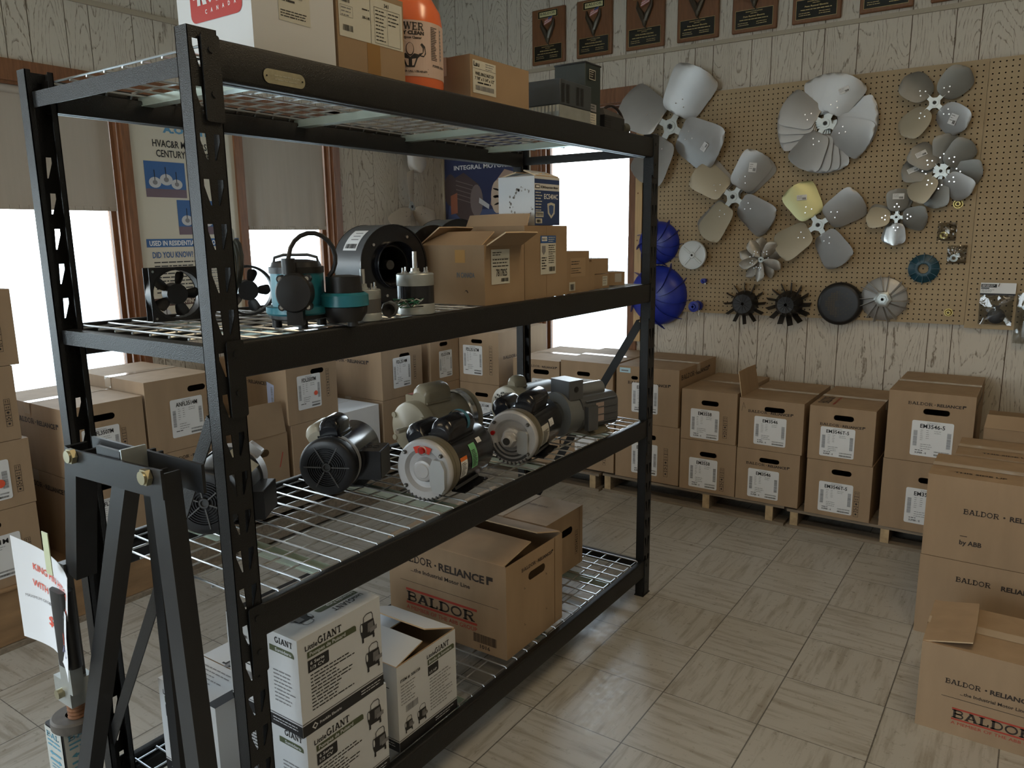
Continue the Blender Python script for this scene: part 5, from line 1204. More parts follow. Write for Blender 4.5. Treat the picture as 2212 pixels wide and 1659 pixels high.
t, r, h, L = white_motor('second white-faced black motor with conduit hub and zinc plate, right of the red-arc motor', -.452, -1.110, -13, red=False)
shell_label(t, r, h, -26, 20, .060, .125, mat('off_white_label', (.58, .57, .52, 1), .5), 'rating_label', 11, seed=8)
shell_label(t, r, h, 8, 24, .135, .175, WHITE, 'serial_label', 3)
# M3: tan motor with shaft
r, h, L = .090, .092, .25
t = motor_root('tan enamelled motor with bare shaft and tall capacitor cover, rear centre of the deck', -.800, -1.205, 6)
b = MB(); b.lathe([(.02, r*.95), (L, r*.95), (L, 0)], TAN, 48, c=(0, 0, h)); b.build('motor_shell', t)
b = MB(); b.lathe([(.045, r*.97), (.02, r), (.006, r*.96), (0, r*.85), (-.003, r*.3), (-.008, r*.2), (-.008, 0)], TAN2, 48, c=(0, 0, h))
for a in (30, 150, 210, 330):
    p = (r*.86*math.cos(math.radians(a)), 0, h+r*.86*math.sin(math.radians(a))); b.cyl((p[0], .02, p[2]), (p[0], -.004, p[2]), .010, TAN2, 12)
b.build('end_bell', t)
b = MB(); b.cyl((0, 0, h), (0, -.050, h), .0085, STEEL, 16); b.box(-.003, .003, -.052, -.015, h+.004, h+.0095, STEEL); b.build('shaft', t)
b = MB(); b.lathe([(L-.035, r*1.0), (L-.03, r*1.06), (L-.012, r*1.06), (L-.012, r*.98)], STEEL, 48, c=(0, 0, h)); b.lathe([(L-.012, r*1.03), (L+.012, r*1.06), (L+.02, r*.9), (L+.02, 0)], TAN, 48, c=(0, 0, h)); b.build('fan_shroud', t)
capacitor(t, 4, .045, .165, r, h, .034, TAN); feet(t, L, r, h, TAN)
b = MB(); b.bbox(-r*1.35, -r*.55, .10, .20, h+.005, h+.085, TAN, r=.004, axis='y'); b.build('terminal_box', t)
b = MB(); b.rect((V(-r*1.33, .105, h+.0855), V(1, 0, 0), V(0, 1, 0), V(0, 0, 1)), 0, 0, r*.7, .09, mat('red_white_label', (.50, .16, .12, 1), .5)); b.build('red_label', t)
# M5: tan motor with triangular grille
r = .086
t = motor_root('tan motor with triangle-pierced fan cover behind the second white-faced motor', -.690, -.800, 12)
b = MB(); b.lathe([(.045, r*.93), (.23, r*.93), (.23, 0)], ALU, 44, c=(0, 0, h)); b.build('motor_shell', t)
b = MB(); b.lathe([(.060, r*.97), (.02, r), (.006, r*.97), (0, r*.86), (-.001, 0)], TAN2, 48, c=(0, 0, h)); b.build('fan_cover', t)
b = MB()
for i in range(-6, 7):
    for j in range(-6, 7):
        x, y = i*.0105, j*.0118; r_ = math.hypot(x, y)
        if .014 < r_ < .066:
            q = .0046; s_ = 1 if (i+j) % 2 else -1
            b.add([(x-q, -.0016, h+y-s_*q), (x+q, -.0016, h+y-s_*q), (x, -.0016, h+y+s_*q)], [(0, 1, 2) if s_ > 0 else (0, 2, 1)], BLACK)
b.build('triangle_grille', t, smooth=False)
capacitor(t, 0, .03, .09, r, h, .022, TAN, 'capacitor_cover')
b = MB(); b.bbox(r*.45, r*1.4, .09, .17, h+.005, h+.05, TAN, r=.003, axis='y'); b.build('terminal_box', t)
b = MB(); b.rect((V(r*.5, .095, h+.0505), V(1, 0, 0), V(0, 1, 0), V(0, 0, 1)), 0, 0, r*.85, .07, ALU); b.build('nameplate', t)
feet(t, .23, r, h, TAN)
# M7: slate grey motor
r, h = .078, .080
t = motor_root('slate grey motor with square conduit box and ribbed body, rightmost on the deck', -.520, -.735, 17)
b = MB(); b.bbox(-r*.95, r*.95, .07, .25, h-r*.80, h+r*.80, MGREY, r=.034, axis='y', n=6)
for z in (-.04, -.012, .016, .044): b.bbox(r*.93, r*1.0, .085, .24, h+z, h+z+.004, MGREY, r=.0015, axis='y', n=2)
b.build('motor_shell', t)
b = MB(); b.lathe([(.075, r*.98), (.03, r*1.0), (.02, r*1.04), (.006, r*1.04), (.003, r*.6), (.016, r*.5), (.016, 0)], mat('mid_grey_enamel', (.16, .175, .185, 1), .38), 44, c=(0, 0, h)); b.build('end_bell', t)
b = MB(); b.bbox(-r*.55, r*.75, .018, .088, h+r*.72, h+r*1.62, MGREY, r=.005, axis='z'); b.build('conduit_box', t)
b = MB(); b.cyl((r*.752, .052, h+r*1.2), (r*.76, .052, h+r*1.2), .011, BLACK, 16); b.build('knockout', t)
b = MB(); b.cyl((-r*.1, .10, h+r*.88), (-r*.1, .235, h+r*.88), .028, mat('grey_gloss_tube', (.20, .215, .23, 1), .25, spec=.6), 22); b.build('capacitor_tube', t)
b = MB(); b.box(r*.951, r*.975, .135, .175, h-.035, h+.035, mat('pinkish_nameplate', (.45, .36, .33, 1), .4, metal=.3)); b.build('nameplate', t)
b = MB(); b.bbox(r*.90, r*1.22, .080, .128, h-.058, h+.030, MGREY, r=.003, axis='z'); b.build('terminal_box', t)
b = MB(); b.prism([(-.085, 0), (.085, 0), (.085, .003), (.040, .030), (-.040, .030), (-.085, .003)], lambda a, c, s_: (a, s_, c), .10, .20, OLIV); b.build('foot_bracket', t)

# ================================================================ SECOND DECK
Z2 = 1.2745
BODYT = mat('teal_pump_enamel', (.018, .17, .225, 1), .3, spec=.6, bump=.15, bscale=120)
t = thing('sump_pump', 'teal and black submersible utility pump with carrying handle on the second deck', 'pump', (-.435, -1.935, Z2), math.radians(38)); t.scale = (.86, .86, .92)
b = MB(); b.lathe([(.040, .062), (.042, .066), (.125, .066), (.127, .062)], BODYT, 10, axis='z'); b.lathe([(.030, .075), (.034, .079), (.048, .079), (.050, .066)], BODYT, 30, axis='z'); b.build('pump_body', t)
b = MB(); b.lathe([(.125, .067), (.139, .067), (.139, .062), (.150, .058), (.155, .03), (.156, 0)], BLKP, 30, axis='z'); b.build('top_cap', t)
b = MB(); b.tube([(-.055, 0, .145), (-.052, 0, .160), (-.03, 0, .166), (.03, 0, .166), (.052, 0, .160), (.055, 0, .145)], .0035, BLKG, 8); b.build('handle', t)
b = MB(); b.lathe([(.018, .065), (.022, .072), (.034, .072)], BLKP, 30, axis='z', close=True); b.build('base_ring', t)
for a in (20, 110, 200, 290):
    b = MB(); c = (.055*math.cos(math.radians(a)), .055*math.sin(math.radians(a))); b.cyl((c[0], c[1], 0), (c[0], c[1], .02), .012, BLKP, 14); b.build('foot', t)
b = MB(); b.lathe([(-.060, .040), (-.072, .044), (-.100, .044), (-.108, .040), (-.110, 0)], BLKP, 36, c=(.012, 0, .084)); b.box(-.008, .03, -.10, -.07, .012, .06, BLKP); b.build('switch_diaphragm', t)
for a in (45, 135, 225, 315):
    b = MB(); p = (.012+.044*math.cos(math.radians(a)), .084+.044*math.sin(math.radians(a))); b.cyl((p[0], -.098, p[1]), (p[0], -.075, p[1]), .009, BLKP, 12); b.cyl((p[0], -.0995, p[1]), (p[0], -.097, p[1]), .0055, STEEL, 10); b.build('screw_boss', t)
b = MB(); b.cyl((.0, -.085, .125), (.0, -.085, .160), .016, BLKP, 14); P = [(0, -.085, .155)]
for i in range(15):
    q = PI*.97-i*.33; P.append((.052+.052*math.cos(q), -.075+.004*i, .160+.055*math.sin(q)))
b.tube(P[:14], .0055, BLKP, 8); b.build('float_cord', t)
b = MB(); b.M = Matrix.Translation((.115, .0, 0)); b.lathe([(.045, .052), (.047, .060), (.072, .060), (.078, .050)], BODYT, 28, axis='z'); b.lathe([(.078, .045), (.115, .044), (.118, .02), (.118, 0)], BLKP, 26, axis='z'); b.lathe([(.010, .04), (.030, .055), (.045, .056)], BLKP, 26, axis='z', close=True); b.cyl((.02, -.02, 0), (.02, -.02, .02), .013, BLKP, 14); b.M = None; b.build('volute', t)
# coil of cord behind the pump
t = thing('power_cord_coil', 'coil of thick black power cord bundled behind the teal pump', 'cord', (-.56, -2.01, Z2), math.radians(-25))
b = MB(); P = []
for i in range(88):
    q = i*.33; rr_ = .085+.008*math.sin(i*.7); P.append((rr_*math.cos(q)*.98, .016*math.sin(i*.31)+.002*math.sin(i), .098+rr_*math.sin(q)))
b.tube(P, .0055, mat('rubber_cord', (.012, .014, .010, 1), .5), 8); b.build('cord', t)
b = MB(); b.bbox(-.03, .016, -.012, .012, .172, .212, mat('white_cord_tag', (.33, .34, .32, 1), .6), r=.01, axis='x'); b.M = None; b.build('cord_label', t)
t = thing('float_switch', 'dark rubber plug and float lying behind the pump, leaning right', 'float switch', (-.475, -1.80, Z2), math.radians(30))
b = MB(); b.M = Matrix.Translation((0, 0, .005)) @ Matrix.Rotation(math.radians(-38), 4, 'Y'); b.bbox(-.02, .02, -.02, .02, .02, .15, mat('rubber_dark_green', (.03, .034, .022, 1), .4), r=.014, axis='z'); b.bbox(-.015, .015, -.014, .014, -.02, .02, BLKP, r=.006, axis='z'); b.build('float_body', t)
# axial fans
for (x, y, l, rz_) in ((-.805, -1.990, 'square black axial fan standing at the left end of the second deck', 78), (-.74, -1.835, 'second black axial fan, round one partly behind the front left post', 60)):
    t = thing('axial_fan', l, 'fan', (x, y, Z2), math.radians(rz_)); s_ = .062
    b = MB(); sq = (1 if x < -.78 else 0)
    for y0 in (-.020, .018):
        n = 28; hole = [(.056*math.cos(2*PI*i/n), .062+.056*math.sin(2*PI*i/n)) for i in range(n)]
        if sq: b.holed(lambda u, v: (u, y0, v), -s_, s_, 0, .124, hole, BLKP); b.holed(lambda u, v: (u, y0+.002, v), -s_, s_, 0, .124, hole, BLKP); [b.box(*e, y0, y0+.002, *f, BLKP) for e, f in (((-s_, -s_+.002), (0, .124)), ((s_-.002, s_), (0, .124)))]
    b.lathe([(-.020, .0565), (-.021, .062), (-.019, .062), (.019, .062), (.020, .0565), (-.020, .056)], BLKP, 36, c=(0, 0, .062)); b.build('frame', t)
    b = MB(); b.lathe([(-.016, 0), (-.016, .024), (.014, .026), (.014, 0)], BLKP, 22, c=(0, 0, .062)); b.build('hub', t)
    for k in range(5):
        q = blade_mesh(.022, .054, .022, .036, n=3.5, camber=.004, pitch=35, m=BLKP, nu=8, nv=6); R3 = Matrix.Translation((0, 0, .062)) @ Matrix.Rotation(PI/2, 4, 'X') @ Matrix.Rotation(2*PI*k/5, 4, 'Z'); q.v = [tuple(R3 @ Vector(v)) for v in q.v]; q.build('blade', t)
    for k in range(4):
        if not sq: break
        b = MB(); p = ((-.054, .054)[k % 2], (.008, .116)[k//2]); b.cyl((p[0], -.023, p[1]), (p[0], -.020, p[1]), .003, STEEL, 8); b.build('screw', t)
# small upright motors
def small_motor(label, x, y, r, hb, sh, band, cap):
    t = thing('fractional_motor', label, 'small motor', (x, y, Z2), math.radians(35), group='small upright shaded-pole motors')
    b = MB(); b.lathe([(0, r*.9), (.002, r), (hb*.26, r), (hb*.27, r*.985)], cap, 36, axis='z', close=False); b.lathe([(0, 0), (0, r*.9)], cap, 36, axis='z'); b.lathe([(hb*.70, r*.985), (hb*.71, r), (hb*.97, r), (hb, r*.94), (hb, r*.3), (hb+.004, r*.28), (hb+.004, 0)], cap, 36, axis='z'); b.build('end_caps', t)
    b = MB(); b.lathe([(hb*.26, r*.99), (hb*.71, r*.99)], band, 36, axis='z'); b.build('stator_band', t)
    b = MB(); b.cyl((0, 0, hb), (0, 0, hb+sh), .0055, STEEL, 14); b.lathe([(hb+.003, r*.24), (hb+.012, r*.22), (hb+.012, 0)], cap, 6, axis='z'); b.build('shaft', t)
    for k in range(4):
        a = PI/4+k*PI/2; b = MB(); p = (r*.82*math.cos(a), r*.82*math.sin(a)); b.cyl((*p, hb-.002), (*p, hb+.014), .0022, STEEL, 8); b.cyl((*p, hb), (*p, hb+.005), .004, STEEL, 6); b.build('stud', t)
    return t
t = small_motor('shorter silver motor with upright shaft, second deck front edge', -.385, -1.790, .0395, .072, .045, mat('laminated_steel', (.16, .155, .15, 1), .45, metal=.7), GALV)
b = MB(); F = (V(-.012, -.0402, .004), V(1, 0, 0), V(0, 0, 1), V(0, -1, 0)); b.add([(-.03, -.0264, .003), (.006, -.0396, .003), (.006, -.0396, .017), (-.03, -.0264, .017)], [(0, 1, 2, 3)], WHITE); b.text((V(-.028, -.0278, .006), V(.94, -.34, 0), V(0, 0, 1), V(-.34, -.94, 0)), 'UL', .006, 0, .008, BLACK, .010, o=.0022); b.build('approval_label', t, smooth=False)
t = small_motor('taller silver and black motor with green lead wires, beside the open carton', -.385, -1.612, .046, .100, .052, GBLK, GALV)
b = MB(); GW = mat('green_wire', (.01, .12, .06, 1), .4); WW = mat('white_wire', (.45, .45, .44, 1), .5); rr2 = random.Random(3)
for k in range(7):
    P = [(-.02+.004*k, -.045, .035)]
    for i in range(6): P.append((-.045+.013*i+rr2.uniform(-.006, .006), -.056+rr2.uniform(-.006, .004), .030+rr2.uniform(-.010, .012)))
    b.tube(P, .0014, (GW, WW, GW, BLKP)[k % 4], 5)
b.build('lead_wires', t)
t = thing('pipe_clamp', 'small grey cylinder with a black mouth between the two silver motors', 'fitting', (-.375, -1.715, Z2+.021), math.radians(35)); b = MB(); b.lathe([(.02, .0), (.02, .018), (-.014, .020), (-.018, .018), (-.018, .014), (.0, .013), (.0, 0)], MGREY, 8); b.build('sleeve', t)
b = MB(); b.lathe([(-.0185, .014), (-.019, .0135), (-.010, 0)], BLACK, 20); b.build('mouth', t)
# blowers
def blower(label, x, y, z, R, Wd, rz, lab=True):
    t = thing('centrifugal_blower', label, 'blower', (x, y, z), math.radians(rz), group='black centrifugal blowers')
    h = R+.004
    b = MB(); b.lathe([(0, R*.985), (0, R*.60), (-.006, R*.585)], BLKP if False else GBLK, 48, c=(0, 0, h)); b.lathe([(0, R*1.01), (-.003, R*1.01), (-.003, R*.985)], GBLK, 48, c=(0, 0, h)); b.lathe([(Wd, R*1.01), (Wd, 0)], GBLK, 48, c=(0, 0, h)); b.build('side_plates', t)
    b = MB(); b.lathe([(0.001, R), (Wd, R)], MGREY, 48, c=(0, 0, h)); b.build('scroll_band', t)
    b = MB(); b.lathe([(-.006, R*.58), (-.016, R*.60), (-.018, R*.585), (-.012, R*.55), (.018, R*.50)], GBLK, 44, c=(0, 0, h)); b.build('inlet_ring', t)
    b = MB(); b.lathe([(.014, R*.50), (.014, R*.46), (Wd-.01, R*.46)], BLKP, 40, c=(0, 0, h)); b.build('blower_wheel', t)
    b = MB(); b.lathe([(.02, 0), (.02, R*.12), (Wd-.01, R*.12)], BLKG, 18, c=(0, 0, h)); b.build('wheel_hub', t)
    for a in (60, 140, 250, 330):
        b = MB(); p = (R*.80*math.cos(math.radians(a)), h+R*.80*math.sin(math.radians(a))); b.cyl((p[0], -.004, p[1]), (p[0], 0, p[1]), .004, STEEL, 8); b.build('screw', t)
    b = MB(); b.box(-R*.98, -R*.1, .004, Wd-.004, 0, h*.55, GBLK); b.build('outlet_box', t)
    if lab:
        b = MB(); Rr = R+.0012; pt = lambda a, yy, o=0: ((Rr+o)*math.cos(math.radians(a)), yy, h+(Rr+o)*math.sin(math.radians(a)))
        for i in range(6):
            p, q = 122+6*i, 128+6*i; b.add([pt(p, .03), pt(p, .095), pt(q, .095), pt(q, .03)], [(0, 1, 2, 3)], WHITE)
        rr_ = random.Random(5); yy = .036
        while yy < .088:
            w = rr_.choice((.0012, .0022, .003)); b.add([pt(148, yy, .0008), pt(148, yy+w, .0008), pt(155, yy+w, .0008), pt(155, yy, .0008)], [(0, 1, 2, 3)], BLACK); yy += w+rr_.choice((.0014, .0024))
        for a in (128, 134, 140): b.add([pt(a, .04, .0008), pt(a, .075, .0008), pt(a+1.5, .075, .0008), pt(a+1.5, .04, .0008)], [(0, 1, 2, 3)], GREYP)
        b.build('barcode_label', t)
    return t
blower('large charcoal blower with barcode label, second deck centre', -.575, -1.480, Z2, .108, .135, 78)
blower('second dark blower peeping between the labelled blower and the open carton', -.665, -1.205, Z2, .108, .13, 76, False)
blower('third dark blower, only its top arc behind the white and blue box', -.78, -.93, Z2, .120, .12, 76, False)
# ---- cartons on the second deck
def plain_shelf_box(label, x1, y0, y1, z0, z1, d, name='cardboard_box', cm=None, extra=None, **k):
    # built facing +X with its front on x1
    return carton(label, (x1-d/2, (y0+y1)/2, z0), y1-y0, d, z1-z0, PI/2, cm=cm or CARD2, name=name, extra=extra, tape=False, **k)
LABW = mat('aged_label', (.56, .55, .48, 1), .6); BINK = mat('blue_grey_ink', (.09, .13, .17, 1), .7)
def ex1(m_, F, L_, R_, T):
    m_.rect(F, .030, .055, .118, .150, LABW, .0012); G = (m_.P2(F, .030, .055, .0012), F[1], F[2], F[3])
    m_.text(G, '7817825', .022, .022, .020, BLACK, .052, o=.0006); m_.lines(G, .006, .085, .05, 2, .006, .004, BLACK, o=.0006); m_.lines(G, .006, .066, .082, 3, .009, .0045, BLACK, o=.0006, ragged=.1, seed=4); m_.bars(G, .045, .006, .08, .016, 20, BLACK, o=.0006); m_.rect(G, .004, .070, .084, .0705, BLACK, .0006)
    m_.text(L_, 'IN CANADA', .145, .075, .014, BINK, .062); m_.rect(L_, .14, .115, .175, .150, mat('amber_tape', (.42, .24, .08, 1), .3), .0009)
    for i in range(5): m_.poly(L_, [(.175+.006*math.cos(.3+i*.55), .030+.008*math.sin(.3+i*.55)), (.177+.007*math.cos(.3+i*.55), .031+.010*math.sin(.3+i*.55)), (.177+.007*math.cos(.8+i*.55), .031+.010*math.sin(.8+i*.55)), (.175+.006*math.cos(.8+i*.55), .030+.008*math.sin(.8+i*.55))], INK)
plain_shelf_box('open carton printed IN CANADA with big number label 7817825', -.358, -1.362, -1.168, Z2, 1.437, .24, extra=ex1, top=False, flaps=(('r', .005, .235, .10, 118), ('f', .01, .18, .07, 150), ('l', .01, .22, .08, 28), ('b', .01, .18, .09, 35)))
LBLU = mat('label_blue', (.03, .10, .30, 1), .45)
def ex2(m_, F, L_, R_, T):
    m_.rect(F, .075, .085, .180, .180, LABW, .0012) if False else None
    G = (m_.P2(F, .085, .070, .0012), F[1], F[2], F[3]); m_.rect(G, 0, 0, .088, .115, LABW, 0); m_.rect(G, 0, .093, .088, .115, LBLU, .0005); m_.rect(G, .006, .099, .036, .112, WHITE, .001); m_.text(G, 'FASCO', .008, .102, .007, BLACK, .025, o=.0014)
    m_.lines(G, .044, .109, .084, 3, .006, .003, LABW, o=.001); m_.poly(G, [(.008, .085), (.028, .085), (.028, .068), (.018, .058), (.008, .068)], GREYP, .0005); m_.lines(G, .045, .085, .084, 9, .0065, .0035, BLACK, o=.0006); m_.bars(G, .048, .008, .082, .022, 18, BLACK, o=.0006); m_.lines(G, .006, .048, .034, 5, .008, .005, BLACK, o=.0006)
plain_shelf_box('tall brown carton with white and blue stick-on label, under the white box', -.362, -1.160, -.918, Z2, 1.489, .22, extra=ex2, seam=.12)
WBL = mat('white_print_box', (.60, .61, .62, 1), .5); NB = mat('box_blue', (.022, .05, .16, 1), .45)
def ex3(m_, F, L_, R_, T):
    w = .140; m_.rect(F, 0, 0, w, .102, NB, .0006); m_.rect(F, 0, .122, w, .135, NB, .0006); m_.rect(F, .004, .108, .028, .118, BLACK, .0006); m_.rect(F, .007, .110, .025, .116, WHITE, .001); m_.text(F, 'ECM Evaporator Motor', .034, .109, .007, BLACK, .10)
    m_.text(F, 'EC5404C', .052, .078, .015, WHITE, .080); m_.poly(F, [(.070, .064), (.092, .068), (.114, .064), (.112, .035), (.092, .020), (.073, .035)], LABW, .001); m_.poly(F, [(.078, .058), (.092, .061), (.106, .058), (.104, .038), (.092, .028), (.080, .038)], mat('shield_blue', (.05, .10, .26, 1), .4), .0014)
    m_.lines(F, .004, .094, .044, 8, .0085, .0045, LABW, o=.001, seed=6); m_.rect(F, .004, .024, .048, .040, LABW, .001); m_.bars(F, .007, .027, .045, .037, 20, GREYP, o=.0014); m_.rect(F, .004, .006, .040, .020, LABW, .001); m_.bars(F, .009, .008, .032, .017, 14, BLACK, o=.0014)
    SM = mat('grey_smudge', (.28, .26, .24, 1), .8); rs = random.Random(8)
    for i in range(46):
        a = i/46*5.2+.9; cx = .085+.040*math.cos(a)+rs.uniform(-.008, .008); cz = .065+.042*math.sin(a)+rs.uniform(-.006, .006); q = rs.uniform(.001, .0042)
        m_.poly(L_, [(cx+q*math.cos(k*PI/3), cz+q*1.3*math.sin(k*PI/3)) for k in range(6)], SM)
plain_shelf_box('scuffed white box with blue EC5404C front on the tall brown carton', -.375, -1.084, -.940, 1.4905, 1.633, .13, cm=WBL, extra=ex3, top=False, flaps=(('f', .005, .135, .05, 20), ('l', .005, .125, .06, 12), ('r', .005, .125, .06, 8), ('b', .005, .135, .06, 15)), name='printed_box')
def ex4(m_, F, L_, R_, T):
    m_.rect(F, .03, .052, .128, .112, mat('tan_label', (.36, .25, .15, 1), .7), .0008); m_.lines(F, .035, .10, .09, 2, .008, .004, BLACK, o=.0012); m_.lines(F, .035, .078, .10, 3, .007, .003, BLACK, o=.0012); m_.rect(F, .022, .008, .060, .036, LABW, .0008); m_.bars(F, .028, .011, .054, .030, 12, BLACK, o=.0012)
plain_shelf_box('plain brown box with barcode sticker, third carton along the second deck', -.370, -.912, -.758, Z2, 1.408, .16, extra=ex4)
plain_shelf_box('narrow brown box edge-on beside the two stacked flat boxes', -.380, -.752, -.700, Z2, 1.370, .15)
plain_shelf_box('upper flat brown box of the short pile near the right rack post', -.395, -.696, -.572, 1.326, 1.378, .15)
plain_shelf_box('lower flat brown box with a small label, in the short pile', -.392, -.696, -.570, Z2, 1.324, .15, extra=lambda m_, F, L_, R_, T: (m_.rect(F, .075, .008, .112, .042, LABW, .0008), m_.lines(F, .078, .034, .108, 3, .009, .004, GREYP, o=.0012)))
b = plain_shelf_box('little turned brown box with a silver label by the right post', -.410, -.470, -.370, Z2+.001, 1.325, .07, extra=lambda m_, F, L_, R_, T: m_.rect(F, .055, .012, .085, .044, mat('silver_label', (.42, .40, .36, 1), .4), .0008))
b.rotation_euler = (math.radians(0), 0, math.radians(62)); b.location = (-.455, -.455, Z2)

# ================================================================ TOP DECK
Z1 = 1.8045
RTM = mat('white_glossy_carton', (.60, .61, .62, 1), .45); RED = mat('logo_red', (.42, .025, .02, 1), .4)
def exr(m_, F, L_, R_, T):
    # logo on the long left side, paper sheet on the front
    m_.rrect(L_, .045, .075, .205, .215, .016, RED, .0008)
    for i, (ch, x, w, hh) in enumerate((('R', .075, .030, .060), ('O', .104, .024, .046), ('T', .128, .020, .056), ('O', .148, .024, .046), ('M', .172, .028, .046))):
        m_.text(L_, ch, x-.006, .112+.0*i, hh, RTM, w, bold=.08, o=.0014)
    m_.poly(L_, [(.066+.011*math.cos(k*PI/5)*(1 if k % 2 else .5), .150+.012*math.sin(k*PI/5)*(1 if k % 2 else .5)) for k in range(10)], WHITE, .0016)
    m_.rect(L_, .056, .118, .070, .168, WHITE, .0012); m_.poly(L_, [(.063+.0065*math.cos(k*PI/6)*(1 if k % 2 else .55), .145+.008*math.sin(k*PI/6)*(1 if k % 2 else .55)) for k in range(12)], RED, .0018)
    for i, ch in enumerate('CANADA'): m_.text(L_, ch, .092+i*.018, .088+i*.001, .008, WHITE, .006, o=.0014)
    m_.rect(F, .062, .070, .140, .235, LABW, .0008); G = (m_.P2(F, .062, .070, .0008), F[1], F[2], F[3]); m_.lines(G, .004, .120, .03, 9, .0105, .005, BLACK, o=.0006); m_.lines(G, .022, .120, .045, 9, .0105, .006, BLACK, o=.0006, seed=4); m_.rect(G, .002, .108, .074, .1085, BLACK, .0006); m_.lines(G, .004, .018, .07, 3, .005, .003, BLACK, o=.0006, ragged=.1)
    for cx, cy, q in ((.060, .095, .004), (.066, .072, .006), (.052, .052, .007)): m_.frame(G, cx-q, cy-q, cx+q, cy+q, .0007, BLACK, .0006)
carton('white carton with red maple-leaf logo at the left end of the top deck', (-.370-.115, -1.952, Z1), .204, .23, .30, PI/2, cm=RTM, tape=False, name='printed_box', extra=exr)
def ex341(m_, F, L_, R_, T):
    m_.rect(F, .006, .072, .200, .168, LABW, .0008); G = (m_.P2(F, .006, .072, .0008), F[1], F[2], F[3]); m_.text(G, '341', .006, .086, .010, BLACK, .020, o=.0006); m_.bars(G, .008, .068, .032, .080, 14, BLACK, o=.0006); m_.frame(G, .004, .040, .040, .062, .0005, BLACK, .0006); m_.lines(G, .007, .056, .036, 3, .007, .0035, GREYP, o=.0006); m_.bars(G, .010, .012, .040, .024, 16, BLACK, o=.0006)
    m_.text(G, '180-140', .068, .046, .006, BLACK, .022, o=.0006); m_.lines(G, .068, .064, .09, 1, .01, .004, BLACK, o=.0006); m_.rect(G, .092, .0, .0928, .096, BLACK, .0006); m_.frame(G, .104, .004, .186, .078, .0006, BLACK, .0006); m_.text(G, '341', .136, .082, .008, BLACK, .014, o=.0006)
    m_.lines(G, .108, .070, .14, 9, .0075, .0035, BLACK, o=.0006, seed=9); m_.rect(G, .1445, .004, .145, .078, BLACK, .0006); m_.lines(G, .148, .070, .184, 4, .0075, .0035, BLACK, o=.0006, seed=3); m_.rect(F, .085, 0, .125, .072, mat('amber_tape2', (.30, .17, .06, 1), .25), .0006)
carton('brown taped carton with a large 341 inventory label on the top deck', (-.372-.11, -1.738, Z1), .205, .22, .180, PI/2, cm=CARD2, tape=False, extra=ex341)
# orange cleaner jug
ORG = mat('orange_cleaner', (.78, .16, .045, 1), .22, spec=.6); PINKL = mat('pinkish_label', (.58, .43, .36, 1), .5)
t = thing('cleaner_jug', 'large orange jug of spray cleaner with a flexing muscle-man label', 'jug', (-.470, -1.525, Z1))
b = MB(); b.lathe([(0, 0), (0, .080), (.006, .090), (.02, .094), (.16, .094), (.19, .090), (.225, .070), (.255, .040), (.27, .026), (.30, .024), (.30, 0)], ORG, 48, axis='z'); b.build('jug_body', t)
b = MB(); b.cyl((0, 0, .30), (0, 0, .325), .026, WHITE, 24); b.build('cap', t)
b = MB(); b.tube([(-.02, 0, .275), (-.07, 0, .265), (-.088, 0, .22), (-.086, 0, .17)], .010, ORG, 10); b.build('grip', t)
b = MB(); R_ = .0948
def LW(u, v, o=0.0):
    a = math.radians(-78)+u/R_; return ((R_+o)*math.cos(a), (R_+o)*math.sin(a), v)
def wrap(mb_, polys, m, o, u0, v0):
    # carry flat shapes (with u,v coordinates) round the jug
    for P in polys: mb_.add([LW(u0+p, v0+q, o) for p, q in P], [tuple(range(len(P)))], m)
N_ = 30
for i in range(N_): b.add([LW(.236*i/N_, .032), LW(.236*(i+1)/N_, .032), LW(.236*(i+1)/N_, .157), LW(.236*i/N_, .157)], [(0, 1, 2, 3)], PINKL)
def wtext(mb_, s_, u, v, h, w, bold=.03, slab=False):
    tmp = MB(); F0 = (V(0, 0, 0), V(1, 0, 0), V(0, 1, 0), V(0, 0, 1))
    if slab: tmp.slab(F0, s_, 0, 0, h, BLACK, w)
    else: tmp.text(F0, s_, 0, 0, h, BLACK, w, bold=bold)
    mb_.add([LW(u+p[0], v+p[1], .0008) for p in tmp.v], tmp.f, BLACK)
wtext(b, 'POWER', .018, .135, .017, .080, slab=True); wtext(b, 'SPRAY CLEAN', .018, .125, .008, .080, .05); wtext(b, 'Multi-Purpose Cleaner', .024, .116, .0055, .068)
wtext(b, 'TO RE-ORDER CALL: 1-780-469-6771', .020, .041, .0045, .084)
for P in ([(.016, .038), (.108, .038), (.108, .0387), (.016, .0387)], [(.016, .049), (.108, .049), (.108, .0497), (.016, .0497)]): wrap(b, [P], BLACK, .0008, 0, 0)
wtext(b, 'POWER SPRAY', .122, .058, .005, .05)
rr_ = random.Random(2)
for i in range(20): wrap(b, [[(.118+.0*i, .145-.0038*i), (.118+rr_.uniform(.012, .022), .145-.0038*i), (.118+rr_.uniform(.012, .022), .1468-.0038*i), (.118, .1468-.0038*i)]], BLACK, .0008, 0, 0)
for i in range(9): wrap(b, [[(.152, .14-.008*i), (.158, .14-.008*i), (.158, .1455-.008*i), (.152, .1455-.008*i)]], GREYP, .0008, 0, 0)
